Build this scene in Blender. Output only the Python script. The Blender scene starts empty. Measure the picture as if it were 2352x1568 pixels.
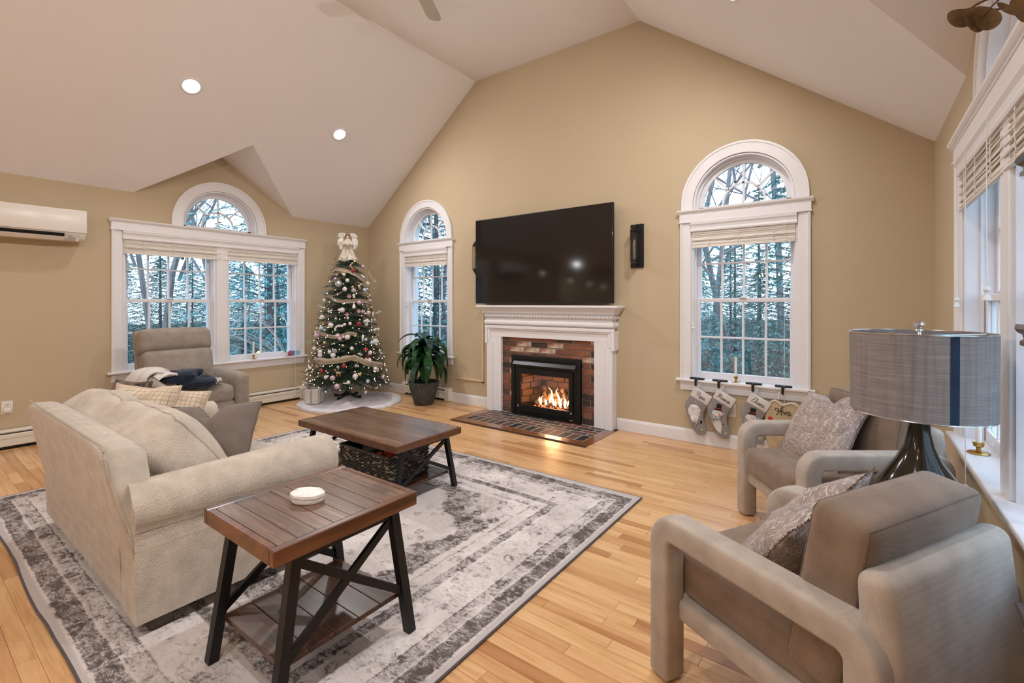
import bpy, bmesh, math, random
from mathutils import Vector, Matrix, Euler, noise
from mathutils.geometry import tessellate_polygon
R = random.Random(7)
PI = math.pi
sc = bpy.context.scene
C = sc.collection

# ------------------------------------------------------------ camera, world, exposure
YAW = 0.6356
cam_d = bpy.data.cameras.new('camera'); cam = bpy.data.objects.new('camera', cam_d); C.objects.link(cam)
cam.location = (0, 0, 1.2795); cam.rotation_euler = (PI/2, 0, YAW)
cam_d.sensor_width = 36; cam_d.lens = 1077/2352*36; cam_d.shift_y = -87.7/2352
cam_d.clip_start = 0.05; cam_d.clip_end = 200
sc.camera = cam
sc.view_settings.view_transform = 'Standard'; sc.view_settings.look = 'None'
sc.view_settings.gamma = 1; sc.view_settings.use_curve_mapping = False
sc.view_settings.exposure = -0.34
W = bpy.data.worlds.new('sky'); sc.world = W; W.use_nodes = True
nt = W.node_tree; bg = nt.nodes['Background']
tc = nt.nodes.new('ShaderNodeTexCoord'); sx = nt.nodes.new('ShaderNodeSeparateXYZ'); cr = nt.nodes.new('ShaderNodeValToRGB')
nt.links.new(tc.outputs['Generated'], sx.inputs[0]); nt.links.new(sx.outputs['Z'], cr.inputs[0]); nt.links.new(cr.outputs[0], bg.inputs[0])
cr.color_ramp.elements[0].position = 0.0; cr.color_ramp.elements[0].color = (0.72, 0.88, 1.0, 1)
cr.color_ramp.elements[1].position = 0.7; cr.color_ramp.elements[1].color = (0.42, 0.68, 1.0, 1)
bg.inputs[1].default_value = 5.0
CAN_W = 33.0      # watts of one recessed ceiling light

# room: left wall x = XL, fireplace wall y = YB, right wall x = XR
XL, YB, XR, YN = -6.045, 4.478, 0.443, -5.2
ZP, ZF = 2.43, 4.07            # plate and flat ceiling
XFL, XFR = -3.869, -1.733
KS = (ZF-ZP)/(XFL-XL)
DY0, DY1, DZ = 1.58, 3.28, 3.0      # dormer eaves and ridge
YD = (DY0+DY1)/2
CENX = (XL+XR)/2

# ------------------------------------------------------------ helpers
def S(r, g, b):
    f = lambda c: (c/255/12.92) if c/255 <= .04045 else ((c/255+.055)/1.055)**2.4
    return (f(r), f(g), f(b), 1)
MATS = {}
def nodes(m): return m.node_tree.nodes, m.node_tree.links
def mat(name, col, rough=.6, metal=0, nscale=0, nstr=.1, bump=0, bscale=40, spec=.5, stretch=None, col2=None, em=0, coat=0, sheen=0, detail=4, ramp=(.3, .7)):
    if name in MATS: return MATS[name]
    m = bpy.data.materials.new(name); m.use_nodes = True; N, L = nodes(m)
    b = N['Principled BSDF']; b.inputs['Base Color'].default_value = col
    b.inputs['Roughness'].default_value = rough; b.inputs['Metallic'].default_value = metal
    b.inputs['Specular IOR Level'].default_value = spec
    if coat: b.inputs['Coat Weight'].default_value = coat; b.inputs['Coat Roughness'].default_value = .12
    if sheen: b.inputs['Sheen Weight'].default_value = sheen; b.inputs['Sheen Roughness'].default_value = .5
    if em: b.inputs['Emission Color'].default_value = col; b.inputs['Emission Strength'].default_value = em
    t = N.new('ShaderNodeTexCoord'); mp = N.new('ShaderNodeMapping'); L.new(t.outputs['Object'], mp.inputs[0])
    if stretch: mp.inputs['Scale'].default_value = stretch
    if nscale:
        n = N.new('ShaderNodeTexNoise'); n.inputs['Scale'].default_value = nscale; n.inputs['Detail'].default_value = detail
        r = N.new('ShaderNodeValToRGB'); L.new(mp.outputs[0], n.inputs[0]); L.new(n.outputs[0], r.inputs[0])
        c2 = col2 or tuple(c*(1-nstr*2) for c in col[:3])+(1,)
        r.color_ramp.elements[0].color = c2; r.color_ramp.elements[1].color = col
        r.color_ramp.elements[0].position = ramp[0]; r.color_ramp.elements[1].position = ramp[1]
        L.new(r.outputs[0], b.inputs['Base Color'])
    if bump:
        n = N.new('ShaderNodeTexNoise'); n.inputs['Scale'].default_value = bscale; n.inputs['Detail'].default_value = 3
        bp = N.new('ShaderNodeBump'); bp.inputs['Strength'].default_value = bump; bp.inputs['Distance'].default_value = .01
        L.new(mp.outputs[0], n.inputs[0]); L.new(n.outputs[0], bp.inputs['Height']); L.new(bp.outputs[0], b.inputs['Normal'])
    MATS[name] = m
    return m
def fabric(name, col, col2=None, scale=260, bump=.5, rough=.9, weave='wave', slub=0, dist=.002, ang=(0, 0, 0)):
    """woven cloth: fine cross-wave relief with a slightly mottled colour"""
    if name in MATS: return MATS[name]
    m = bpy.data.materials.new(name); m.use_nodes = True; N, L = nodes(m); b = N['Principled BSDF']
    b.inputs['Roughness'].default_value = rough; b.inputs['Specular IOR Level'].default_value = .2
    b.inputs['Sheen Weight'].default_value = .25; b.inputs['Sheen Roughness'].default_value = .4
    t = N.new('ShaderNodeTexCoord'); mp = N.new('ShaderNodeMapping'); mp.inputs['Rotation'].default_value = ang
    L.new(t.outputs['Object'], mp.inputs[0])
    v = N.new('ShaderNodeTexVoronoi'); v.inputs['Scale'].default_value = scale; v.inputs['Randomness'].default_value = .35
    L.new(mp.outputs[0], v.inputs[0])
    n = N.new('ShaderNodeTexNoise'); n.inputs['Scale'].default_value = 14; n.inputs['Detail'].default_value = 6; L.new(mp.outputs[0], n.inputs[0])
    r = N.new('ShaderNodeValToRGB'); L.new(n.outputs[0], r.inputs[0])
    c2 = col2 or tuple(c*.82 for c in col[:3])+(1,)
    r.color_ramp.elements[0].color = c2; r.color_ramp.elements[1].color = col
    r.color_ramp.elements[0].position = .35; r.color_ramp.elements[1].position = .65
    mx = N.new('ShaderNodeMix'); mx.data_type = 'RGBA'; mx.blend_type = 'MULTIPLY'; mx.inputs[0].default_value = .45
    r2 = N.new('ShaderNodeValToRGB'); r2.color_ramp.elements[0].color = (1, 1, 1, 1); r2.color_ramp.elements[1].color = (.5, .48, .46, 1)
    r2.color_ramp.elements[0].position = .2; r2.color_ramp.elements[1].position = .75
    L.new(v.outputs['Distance'], r2.inputs[0]); L.new(r.outputs[0], mx.inputs[6]); L.new(r2.outputs[0], mx.inputs[7])
    out = mx.outputs[2]
    if slub:      # pale thread streaks in both directions
        prev = out
        for k, s_ in enumerate(((420, 60, 22), (22, 60, 420))):
            m2 = N.new('ShaderNodeMapping'); m2.inputs['Scale'].default_value = s_; L.new(t.outputs['Object'], m2.inputs[0])
            n2 = N.new('ShaderNodeTexNoise'); n2.inputs['Scale'].default_value = 1; n2.inputs['Detail'].default_value = 1; L.new(m2.outputs[0], n2.inputs[0])
            r3 = N.new('ShaderNodeValToRGB'); r3.color_ramp.elements[0].position = .60; r3.color_ramp.elements[1].position = .66
            L.new(n2.outputs[0], r3.inputs[0])
            m3 = N.new('ShaderNodeMix'); m3.data_type = 'RGBA'; m3.inputs[7].default_value = S(225, 212, 200)
            mu = N.new('ShaderNodeMath'); mu.operation = 'MULTIPLY'; mu.inputs[1].default_value = slub
            L.new(r3.outputs[0], mu.inputs[0]); L.new(mu.outputs[0], m3.inputs[0]); L.new(prev, m3.inputs[6]); prev = m3.outputs[2]
        out = prev
    L.new(out, b.inputs['Base Color'])
    bp = N.new('ShaderNodeBump'); bp.inputs['Strength'].default_value = bump; bp.inputs['Distance'].default_value = dist; bp.invert = True
    L.new(v.outputs['Distance'], bp.inputs['Height']); L.new(bp.outputs[0], b.inputs['Normal'])
    MATS[name] = m
    return m

PM = {}   # matrices of parents
def me(bm, name='m', smooth=False):
    bmesh.ops.recalc_face_normals(bm, faces=bm.faces[:])
    d = bpy.data.meshes.new(name); bm.to_mesh(d); bm.free()
    if smooth:
        d.shade_smooth()
        if smooth != 1 or smooth is not True:
            try: d.set_sharp_from_angle(angle=math.radians(smooth if smooth is not True else 40))
            except Exception: pass
    return d
def ob(name, bm, m, parent=None, smooth=40, world=False, loc=None, rot=None, kind=None, label=None):
    """bm: a bmesh (used up) or mesh data to share"""
    if isinstance(bm, bmesh.types.BMesh):
        if world and parent is not None: bm.transform(PM[parent.name].inverted())
        d = me(bm, name, smooth)
        if m is not None:
            for q in (m if isinstance(m, (list, tuple)) else [m]): d.materials.append(q)
    else: d = bm
    o = bpy.data.objects.new(name, d); C.objects.link(o)
    if parent is not None: o.parent = parent
    if loc is not None: o.location = loc
    if rot is not None: o.rotation_euler = rot
    if kind: o['kind'] = kind
    if label: o['label'] = label
    return o
def thing(name, label, cat, loc=(0, 0, 0), rot=(0, 0, 0), group=None, kind=None):
    o = bpy.data.objects.new(name, None); C.objects.link(o); o.empty_display_size = .1
    if isinstance(rot, (int, float)): rot = (0, 0, rot)
    o.location = loc; o.rotation_euler = rot
    PM[o.name] = Matrix.Translation(loc) @ Euler(rot).to_matrix().to_4x4()
    if kind: o['kind'] = kind
    if label: o['label'] = label
    if cat: o['category'] = cat
    if group: o['group'] = group
    return o
def tag(o, label, cat, group=None):
    o['label'] = label; o['category'] = cat
    if group: o['group'] = group
    return o
def struct(name, bm, m, parent=None, smooth=None, **k):
    o = ob(name, bm, m, parent, smooth, **k)
    if parent is None: o['kind'] = 'structure'
    return o
def dup(root, loc=None, rot=None, label=None):
    r = root.copy(); C.objects.link(r)
    if loc is not None: r.location = loc
    if rot is not None: r.rotation_euler = rot if not isinstance(rot, (int, float)) else (0, 0, rot)
    if label: r['label'] = label
    for ch in list(root.children):
        c = ch.copy(); C.objects.link(c); c.parent = r
        for g in list(ch.children):
            d = g.copy(); C.objects.link(d); d.parent = c
    return r
B = bmesh.new
def bevel(bm, verts, w, seg=2, ang=25):
    vs = set(verts)
    bmesh.ops.recalc_face_normals(bm, faces=list({f for v in vs for f in v.link_faces})); bm.normal_update()
    es = [e for e in bm.edges if e.verts[0] in vs and e.verts[1] in vs and len(e.link_faces) == 2 and e.calc_face_angle(0) > math.radians(ang)]
    if es and w > 0: bmesh.ops.bevel(bm, geom=es, offset=w, segments=seg, affect='EDGES', profile=.5, clamp_overlap=True)
def box(bm, x0, x1, y0, y1, z0, z1, bev=0, seg=2, mx=None):
    vs = bmesh.ops.create_cube(bm, size=1)['verts']
    for v in vs: v.co = Vector(((x0+x1)/2+v.co.x*(x1-x0), (y0+y1)/2+v.co.y*(y1-y0), (z0+z1)/2+v.co.z*(z1-z0)))
    if mx is not None:
        for v in vs: v.co = mx @ v.co
    if bev: bevel(bm, vs, bev, seg)
    return bm
def cyl(bm, p0, p1, r0, r1=None, n=12, cap=True):
    p0, p1 = Vector(p0), Vector(p1); r1 = r0 if r1 is None else r1
    d = p1-p0; q = d.to_track_quat('Z', 'Y').to_matrix()
    A = [bm.verts.new(p0+q @ Vector((math.cos(a)*r0, math.sin(a)*r0, 0))) for a in [2*PI*i/n for i in range(n)]]
    Bv = [bm.verts.new(p1+q @ Vector((math.cos(a)*r1, math.sin(a)*r1, 0))) for a in [2*PI*i/n for i in range(n)]]
    for i in range(n): bm.faces.new((A[i], A[(i+1) % n], Bv[(i+1) % n], Bv[i]))
    if cap: bm.faces.new(A[::-1]); bm.faces.new(Bv)
    return bm
def lathe(bm, prof, n=24, c=(0, 0, 0), sx=1, sy=1, cap=True):
    c = Vector(c); rings = []
    for r, z in prof:
        rings.append([bm.verts.new(c+Vector((math.cos(2*PI*i/n)*r*sx, math.sin(2*PI*i/n)*r*sy, z))) for i in range(n)])
    for a, b in zip(rings, rings[1:]):
        for i in range(n): bm.faces.new((a[i], a[(i+1) % n], b[(i+1) % n], b[i]))
    if cap: bm.faces.new(rings[0][::-1]); bm.faces.new(rings[-1])
    return bm
def catmull(pts, k=6, closed=False):
    P = [Vector(p) for p in pts]; n = len(P); out = []
    rng = range(n if closed else n-1)
    for i in rng:
        if closed: a, b, c, d = P[(i-1) % n], P[i], P[(i+1) % n], P[(i+2) % n]
        else: a, b, c, d = P[max(i-1, 0)], P[i], P[i+1], P[min(i+2, n-1)]
        for j in range(k):
            t = j/k
            out.append(.5*((2*b)+(c-a)*t+(2*a-5*b+4*c-d)*t*t+(3*b-a-3*c+d)*t**3))
    if not closed: out.append(P[-1])
    return out
def tube(bm, pts, r, n=8, closed=False, cap=True):
    P = [Vector(p) for p in pts]; m = len(P); rr = r if isinstance(r, (list, tuple)) else [r]*m
    rings = []; up = None
    for i in range(m):
        if closed: d = P[(i+1) % m]-P[(i-1) % m]
        else: d = P[min(i+1, m-1)]-P[max(i-1, 0)]
        if d.length < 1e-9: d = Vector((0, 0, 1))
        d.normalize()
        if up is None: up = Vector((0, 0, 1)) if abs(d.z) < .9 else Vector((1, 0, 0))
        s = d.cross(up)
        if s.length < 1e-6: s = d.orthogonal()
        s.normalize(); up = s.cross(d).normalized()
        rings.append([bm.verts.new(P[i]+(s*math.cos(2*PI*k/n)+up*math.sin(2*PI*k/n))*rr[i]) for k in range(n)])
    for i in range(m if closed else m-1):
        a, b = rings[i], rings[(i+1) % m]
        for k in range(n): bm.faces.new((a[k], a[(k+1) % n], b[(k+1) % n], b[k]))
    if cap and not closed: bm.faces.new(rings[0][::-1]); bm.faces.new(rings[-1])
    return bm
def sphere(bm, c, r, n=12, sc_=(1, 1, 1)):
    vs = bmesh.ops.create_uvsphere(bm, u_segments=n, v_segments=max(6, n*2//3), radius=1)['verts']
    for v in vs: v.co = Vector(c)+Vector((v.co.x*r*sc_[0], v.co.y*r*sc_[1], v.co.z*r*sc_[2]))
    return bm
def prism(bm, pts, o, u, v, w, t, bev=0, seg=2, holes=(), ang=25):
    """polygon pts (2D in axes u,v from origin o), extruded by t along w; holes are loops too"""
    o, u, v, w = Vector(o), Vector(u), Vector(v), Vector(w)
    loops = [list(pts)]+[list(h) for h in holes]
    flat = [p for l in loops for p in l]
    A = [bm.verts.new(o+u*p[0]+v*p[1]) for p in flat]; Bv = [bm.verts.new(o+u*p[0]+v*p[1]+w*t) for p in flat]
    if holes:
        for tri in tessellate_polygon([[Vector((p[0], p[1], 0)) for p in l] for l in loops]):
            try: bm.faces.new([A[i] for i in tri]); bm.faces.new([Bv[i] for i in tri][::-1])
            except ValueError: pass
    else:
        bm.faces.new(A); bm.faces.new(Bv[::-1])
    k = 0
    for l in loops:
        n = len(l)
        for i in range(n):
            a, b = k+i, k+(i+1) % n
            bm.faces.new((A[a], A[b], Bv[b], Bv[a]))
        k += n
    if bev: bevel(bm, A+Bv, bev, seg, ang)
    return bm
class TL:
    """quick list of triangles and quads"""
    def __init__(s): s.v = []; s.f = []
    def add(s, *P):
        n = len(s.v); s.v += [tuple(p) for p in P]; s.f.append(tuple(range(n, n+len(P))))
    def data(s, name, m):
        d = bpy.data.meshes.new(name); d.from_pydata(s.v, [], s.f); d.materials.append(m); return d
def nz(p, s=1, seed=0): return noise.noise(Vector((p[0]*s+seed*7.3, p[1]*s+seed*3.1, p[2]*s-seed)))
def softbox(bm, sx_, sy_, sz_, r=.05, puff=(0, 0, .02), nse=.006, seed=0, cuts=13, fn=None, ns=5):
    """soft cushion: a rounded box whose faces bulge; returns mapping p in [-1,1]^3 -> position"""
    hx, hy, hz = sx_/2, sy_/2, sz_/2; r = min(r, hx*.98, hy*.98, hz*.98)
    def f(p):
        q = [math.copysign(1-(1-min(1, abs(c)))**1.5, c) for c in p]
        P = Vector((q[0]*hx, q[1]*hy, q[2]*hz))
        c = Vector((max(-(hx-r), min(hx-r, P.x)), max(-(hy-r), min(hy-r, P.y)), max(-(hz-r), min(hz-r, P.z))))
        d = P-c
        if d.length > 1e-6:
            # push cube-surface point onto rounded corner
            P = c+d.normalized()*r
        bx, by, bz = (1-q[0]**2), (1-q[1]**2), (1-q[2]**2)
        P.x += puff[0]*q[0]*by*bz; P.y += puff[1]*q[1]*bx*bz; P.z += puff[2]*q[2]*bx*by
        if nse: 
            nn = nz(P, ns, seed)+.4*nz(P, ns*2.6, seed+3)
            P += P.normalized()*nn*nse*2
        if fn: P = fn(P, q)
        return P
    prior = set(bm.verts)
    vs = bmesh.ops.create_cube(bm, size=2)['verts']
    es = list({e for v in vs for e in v.link_edges})
    bmesh.ops.subdivide_edges(bm, edges=es, cuts=cuts, use_grid_fill=True)
    seen = [v for v in bm.verts if v not in prior]
    for v in seen: v.co = f(tuple(v.co))
    return f
def loop_on(f, z, k=10, e=1.0):
    """closed path round a softbox at height z"""
    pts = []
    for (a, b) in (((-1, -1), (1, -1)), ((1, -1), (1, 1)), ((1, 1), (-1, 1)), ((-1, 1), (-1, -1))):
        for i in range(k):
            t = i/k; pts.append(f(((a[0]+(b[0]-a[0])*t)*e, (a[1]+(b[1]-a[1])*t)*e, z)))
    return pts
def pillow(bm, w, h, t, n=26, seed=0, chop=0, wr=.008, conc=.07, p=2.4, sag=0):
    """throw pillow in its own XZ plane, thick along y. returns edge path"""
    def f(u, v, s):
        x = w/2*u*(1-conc*(1-v*v)*abs(u)); z = h/2*v*(1-conc*(1-u*u)*abs(v))
        th = t/2*max(0, (1-abs(u)**p)*(1-abs(v)**p))**.6
        cr_ = 0
        if chop:
            g = math.exp(-(u/.22)**2)*max(0, (v+.6)/1.6)**1.6
            z -= chop*g; th *= 1-.45*g
        z -= sag*(1-u*u)*(v+1)/2
        y = s*th
        k = (1-u*u)*(1-v*v)
        y += wr*(nz((u*1.6, v*1.6, s), 1.7, seed)+.5*nz((u*4, v*4, s), 1.4, seed+5))*(.3+k)
        x += wr*.8*nz((u, v, 0), 2, seed+9); z += wr*.8*nz((u, v, 3), 2, seed+11)
        return Vector((x, y, z))
    g = {}
    for s in (1, -1):
        for i in range(n+1):
            for j in range(n+1):
                edge = i in (0, n) or j in (0, n)
                if s == -1 and edge: g[(s, i, j)] = g[(1, i, j)]; continue
                u, v = math.sin((2*i/n-1)*PI/2), math.sin((2*j/n-1)*PI/2)
                g[(s, i, j)] = bm.verts.new(f(u, v, s))
        for i in range(n):
            for j in range(n):
                q = [g[(s, i, j)], g[(s, i+1, j)], g[(s, i+1, j+1)], g[(s, i, j+1)]]
                bm.faces.new(q if s == -1 else q[::-1])
    E = []
    for i in range(n): E.append(f(math.sin((2*i/n-1)*PI/2), -1, 0))
    for i in range(n): E.append(f(1, math.sin((2*i/n-1)*PI/2), 0))
    for i in range(n): E.append(f(-math.sin((2*i/n-1)*PI/2), 1, 0))
    for i in range(n): E.append(f(-1, -math.sin((2*i/n-1)*PI/2), 0))
    return E
def lathe_mesh(prof, n=24): b = B(); lathe(b, prof, n); return b
# ------------------------------------------------------------ shared materials
M_wall = mat('tan_wall_paint', S(193, 175, 146), .85, nscale=3, nstr=.015, bump=.08, bscale=180)
M_ceil = mat('white_ceiling_paint', S(234, 229, 227), .9, nscale=2, nstr=.01, bump=.1, bscale=150)
M_trim = mat('white_trim_paint', S(230, 228, 230), .38, nscale=5, nstr=.012)
M_sash = mat('white_sash_paint', S(228, 226, 230), .4, nscale=5, nstr=.012)
M_black = mat('black_metal', S(26, 26, 28), .45, .3, nscale=30, nstr=.15, bump=.1, bscale=200)
M_dark = mat('dark_void', S(20, 17, 16), .8, nscale=5, nstr=.1)
M_brass = mat('brass', S(200, 165, 95), .25, 1, nscale=10, nstr=.05)
M_chrome = mat('bright_metal', S(210, 208, 205), .15, 1, nscale=10, nstr=.03)
M_ext = mat('outside_siding', S(120, 120, 118), .8, nscale=4, nstr=.1)
M_cord = mat('white_cord', S(232, 230, 226), .6, nscale=50, nstr=.03)

def glassmat(name, tint=(1, 1, 1, 1), refl=.07, rough=0.0):
    if name in MATS: return MATS[name]
    m = bpy.data.materials.new(name); m.use_nodes = True; N, L = nodes(m); N.remove(N['Principled BSDF'])
    o = N['Material Output']; t = N.new('ShaderNodeBsdfTransparent'); t.inputs[0].default_value = tint
    g = N.new('ShaderNodeBsdfGlossy'); g.inputs['Roughness'].default_value = rough
    fr = N.new('ShaderNodeLayerWeight'); fr.inputs['Blend'].default_value = .2
    mm = N.new('ShaderNodeMath'); mm.operation = 'MULTIPLY_ADD'; mm.inputs[1].default_value = .5; mm.inputs[2].default_value = refl
    L.new(fr.outputs['Facing'], mm.inputs[0]); mx = N.new('ShaderNodeMixShader')
    # facing weight raised to a power so that only grazing views mirror strongly
    pw = N.new('ShaderNodeMath'); pw.operation = 'POWER'; pw.inputs[1].default_value = 4
    L.new(fr.outputs['Facing'], pw.inputs[0]); L.new(pw.outputs[0], mm.inputs[0])
    L.new(mm.outputs[0], mx.inputs[0]); L.new(t.outputs[0], mx.inputs[1]); L.new(g.outputs[0], mx.inputs[2]); L.new(mx.outputs[0], o.inputs[0])
    MATS[name] = m
    return m
M_glass = glassmat('window_glass', (.97, .99, 1, 1))

def woodgrain(name, ca, cb, cc, axis='X', scale=3, rough=.35, coat=.2, attr=False, knots=.0, bump=.15):
    """wood with grain along axis; attr: each piece has its own tone"""
    if name in MATS: return MATS[name]
    m = bpy.data.materials.new(name); m.use_nodes = True; N, L = nodes(m); b = N['Principled BSDF']
    b.inputs['Roughness'].default_value = rough; b.inputs['Coat Weight'].default_value = coat; b.inputs['Coat Roughness'].default_value = .15
    t = N.new('ShaderNodeTexCoord'); mp = N.new('ShaderNodeMapping')
    s = {'X': (1, 14, 14), 'Y': (14, 1, 14), 'Z': (14, 14, 1)}[axis]
    mp.inputs['Scale'].default_value = s
    if attr:
        at = N.new('ShaderNodeAttribute'); at.attribute_name = 'tone'
        ad = N.new('ShaderNodeVectorMath'); ad.operation = 'ADD'; ml = N.new('ShaderNodeVectorMath'); ml.operation = 'SCALE'; ml.inputs['Scale'].default_value = 37
        L.new(at.outputs['Color'], ml.inputs[0]); L.new(t.outputs['Object'], ad.inputs[0]); L.new(ml.outputs[0], ad.inputs[1]); L.new(ad.outputs[0], mp.inputs[0])
    else: L.new(t.outputs['Object'], mp.inputs[0])
    n = N.new('ShaderNodeTexNoise'); n.inputs['Scale'].default_value = scale; n.inputs['Detail'].default_value = 7; n.inputs['Roughness'].default_value = .62; n.inputs['Distortion'].default_value = .35
    L.new(mp.outputs[0], n.inputs[0])
    r = N.new('ShaderNodeValToRGB'); e = r.color_ramp.elements
    e[0].position = .3; e[0].color = ca; e[1].position = .72; e[1].color = cc; k = e.new(.5); k.color = cb
    L.new(n.outputs[0], r.inputs[0]); out = r.outputs[0]
    if attr:
        sp = N.new('ShaderNodeSeparateColor'); L.new(at.outputs['Color'], sp.inputs[0])
        r2 = N.new('ShaderNodeValToRGB'); e2 = r2.color_ramp.elements
        e2[0].position = 0; e2[0].color = attr[0]; e2[1].position = 1; e2[1].color = attr[1]; k2 = e2.new(.35); k2.color = attr[2]
        L.new(sp.outputs[0], r2.inputs[0])
        mx = N.new('ShaderNodeMix'); mx.data_type = 'RGBA'; mx.blend_type = 'MULTIPLY'; mx.inputs[0].default_value = 1
        L.new(out, mx.inputs[6]); L.new(r2.outputs[0], mx.inputs[7]); out = mx.outputs[2]
    if knots:
        n3 = N.new('ShaderNodeTexNoise'); n3.inputs['Scale'].default_value = 7; n3.inputs['Detail'].default_value = 3; L.new(t.outputs['Object'], n3.inputs[0])
        r3 = N.new('ShaderNodeValToRGB'); r3.color_ramp.elements[0].position = .56; r3.color_ramp.elements[1].position = .72
        L.new(n3.outputs[0], r3.inputs[0])
        mu = N.new('ShaderNodeMath'); mu.operation = 'MULTIPLY'; mu.inputs[1].default_value = knots; L.new(r3.outputs[0], mu.inputs[0])
        m4 = N.new('ShaderNodeMix'); m4.data_type = 'RGBA'; m4.inputs[7].default_value = S(48, 30, 20); L.new(mu.outputs[0], m4.inputs[0]); L.new(out, m4.inputs[6]); out = m4.outputs[2]
    L.new(out, b.inputs['Base Color'])
    bp = N.new('ShaderNodeBump'); bp.inputs['Strength'].default_value = bump; bp.inputs['Distance'].default_value = .001
    L.new(n.outputs[0], bp.inputs['Height']); L.new(bp.outputs[0], b.inputs['Normal'])
    MATS[name] = m
    return m
M_oak = woodgrain('oak_floor', S(196, 150, 104), S(222, 182, 134), S(232, 198, 154), 'X', 2.6, .3, .25,
                  attr=(S(206, 178, 158), S(255, 252, 246), S(240, 228, 216)), bump=.08)
M_table = woodgrain('brown_plank_wood', S(66, 45, 32), S(108, 80, 60), S(144, 114, 90), 'X', 4.5, .30, .35, attr=(S(190, 180, 175), S(255, 255, 255), S(225, 218, 212)), knots=.8, bump=.25)
M_tedge = woodgrain('red_brown_edge_wood', S(60, 32, 19), S(98, 56, 32), S(122, 76, 46), 'Y', 2.0, .3, .4, knots=.7)
M_tshelf = woodgrain('dark_shelf_wood', S(46, 26, 15), S(84, 52, 32), S(114, 76, 50), 'X', 4.5, .34, .3, attr=(S(190, 180, 175), S(255, 255, 255), S(225, 218, 212)), knots=.9, bump=.25)
M_hwood = woodgrain('brown_hearth_border_wood', S(92, 52, 30), S(128, 78, 48), S(150, 98, 64), 'X', 3, .25, .5)
M_leg = woodgrain('dark_sofa_leg_wood', S(40, 26, 18), S(60, 40, 28), S(74, 52, 38), 'Z', 4, .4, .2)

# ------------------------------------------------------------ walls
def arc(cx, cz, r, a0, a1, n): return [(cx+r*math.cos(a0+(a1-a0)*i/n), cz+r*math.sin(a0+(a1-a0)*i/n)) for i in range(n+1)]
ZC = 2.185      # centre height of the arched lights
WZ0, WZ1 = .585, 2.03
def arch_hole(c): return [(c-.40, 2.135)]+[(c+.40, 2.135)]+arc(c, ZC, .40, 0, PI, 24)
def rect(a, b, c, d): return [(a, c), (b, c), (b, d), (a, d)]
XW1, XW2 = -.82, -4.775
WT = .22
b = B()
outer = [(XL-WT, -.3), (XR+WT, -.3), (XR+WT, ZP), (XR, ZP), (XFR, ZF), (XFL, ZF), (XL, ZP), (XL-WT, ZP)]
holes = [rect(x-.42, x+.42, WZ0-.02, WZ1) for x in (XW1, XW2)]+[arch_hole(x) for x in (XW1, XW2)]+[rect(-3.22, -2.36, .02, .66)]
prism(b, outer, (0, YB, 0), (1, 0, 0), (0, 0, 1), (0, 1, 0), WT, holes=holes)
struct('wall_back', b, M_wall)
YW = 2.42
YO, XE = -1.5, -11.6      # the left wall ends at YO; beyond it the house goes on to XE
for nm, X, w, y0 in (('wall_left', XL, -1, YO), ('wall_right', XR, 1, YN)):
    b = B()
    outer = [(y0, -.3), (YB, -.3), (YB, ZP), (DY1, ZP), (YD, DZ), (DY0, ZP), (y0, ZP)]
    holes = [rect(YW-.925, YW-.06, WZ0-.02, WZ1), rect(YW+.06, YW+.925, WZ0-.02, WZ1), arch_hole(YW)]
    prism(b, outer, (X, 0, 0), (0, 1, 0), (0, 0, 1), (w, 0, 0), WT, holes=holes)
    struct(nm, b, M_wall)
b = B(); box(b, XE, XL-WT, YO, YO+.15, 0, ZP); struct('wall_far_left_front', b, M_wall)
b = B(); box(b, XE-.15, XE, YN, YO+.15, 0, ZP); struct('wall_far_left_end', b, M_wall)
b = B(); box(b, XE, XL-WT, YN-.15, YN, 0, ZP); struct('wall_far_left_near', b, M_wall)
b = B(); box(b, XE-.15, XL, YN-.15, YO+.15, ZP, ZP+.1); struct('ceiling_extension', b, M_ceil)
b = B(); box(b, XE-.15, XL-.1, YN-.1, YO+.1, -.12, 0); struct('floor_extension', b, mat('plain_oak_floor', S(212, 170, 122), .4, nscale=4, nstr=.1, stretch=(1, 12, 1)))
b = B(); prism(b, [(XL-WT, -.3), (XR+WT, -.3), (XR+WT, ZP), (XR, ZP), (XFR, ZF), (XFL, ZF), (XL, ZP), (XL-WT, ZP)], (0, YN, 0), (1, 0, 0), (0, 0, 1), (0, -1, 0), WT)
struct('wall_near', b, M_wall)

# ceiling: flat strip, two slopes with dormer cut-outs, dormer roofs
b = B()
def quad(*p): b.faces.new([b.verts.new(q) for q in p])
quad((XFL, YN, ZF), (XFR, YN, ZF), (XFR, YB, ZF), (XFL, YB, ZF))
for X0, X1, s in ((XL, XFL, 1), (XR, XFR, -1)):
    xr = X0+s*(DZ-ZP)/KS
    zq = lambda x: ZP+abs(x-X0)*KS
    quad((X0, YN, ZP), (X0, DY0, ZP), (xr, YD, DZ), (X1, YD, ZF), (X1, YN, ZF))
    quad((X0, DY1, ZP), (X0, YB, ZP), (X1, YB, ZF), (X1, YD, ZF), (xr, YD, DZ))
    quad((X0, DY0, ZP), (X0, YD, DZ), (xr, YD, DZ)); quad((X0, DY1, ZP), (X0, YD, DZ), (xr, YD, DZ))
bmesh.ops.remove_doubles(b, verts=b.verts[:], dist=1e-4)
struct('ceiling', b, M_ceil)
b = B()   # outside roof so no daylight leaks at the eaves
for X0, X1, s in ((XL-WT-.3, CENX, 1), (XR+WT+.3, CENX, -1)):
    z0 = ZP+.15-.3*KS
    b.faces.new([b.verts.new(q) for q in ((X0, YN-.5, 2.75), (X0, YB+.5, 2.75), (X1, YB+.5, 4.9), (X1, YN-.5, 4.9))])
bmesh.ops.solidify(b, geom=b.faces[:], thickness=.1)

b.free()

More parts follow.
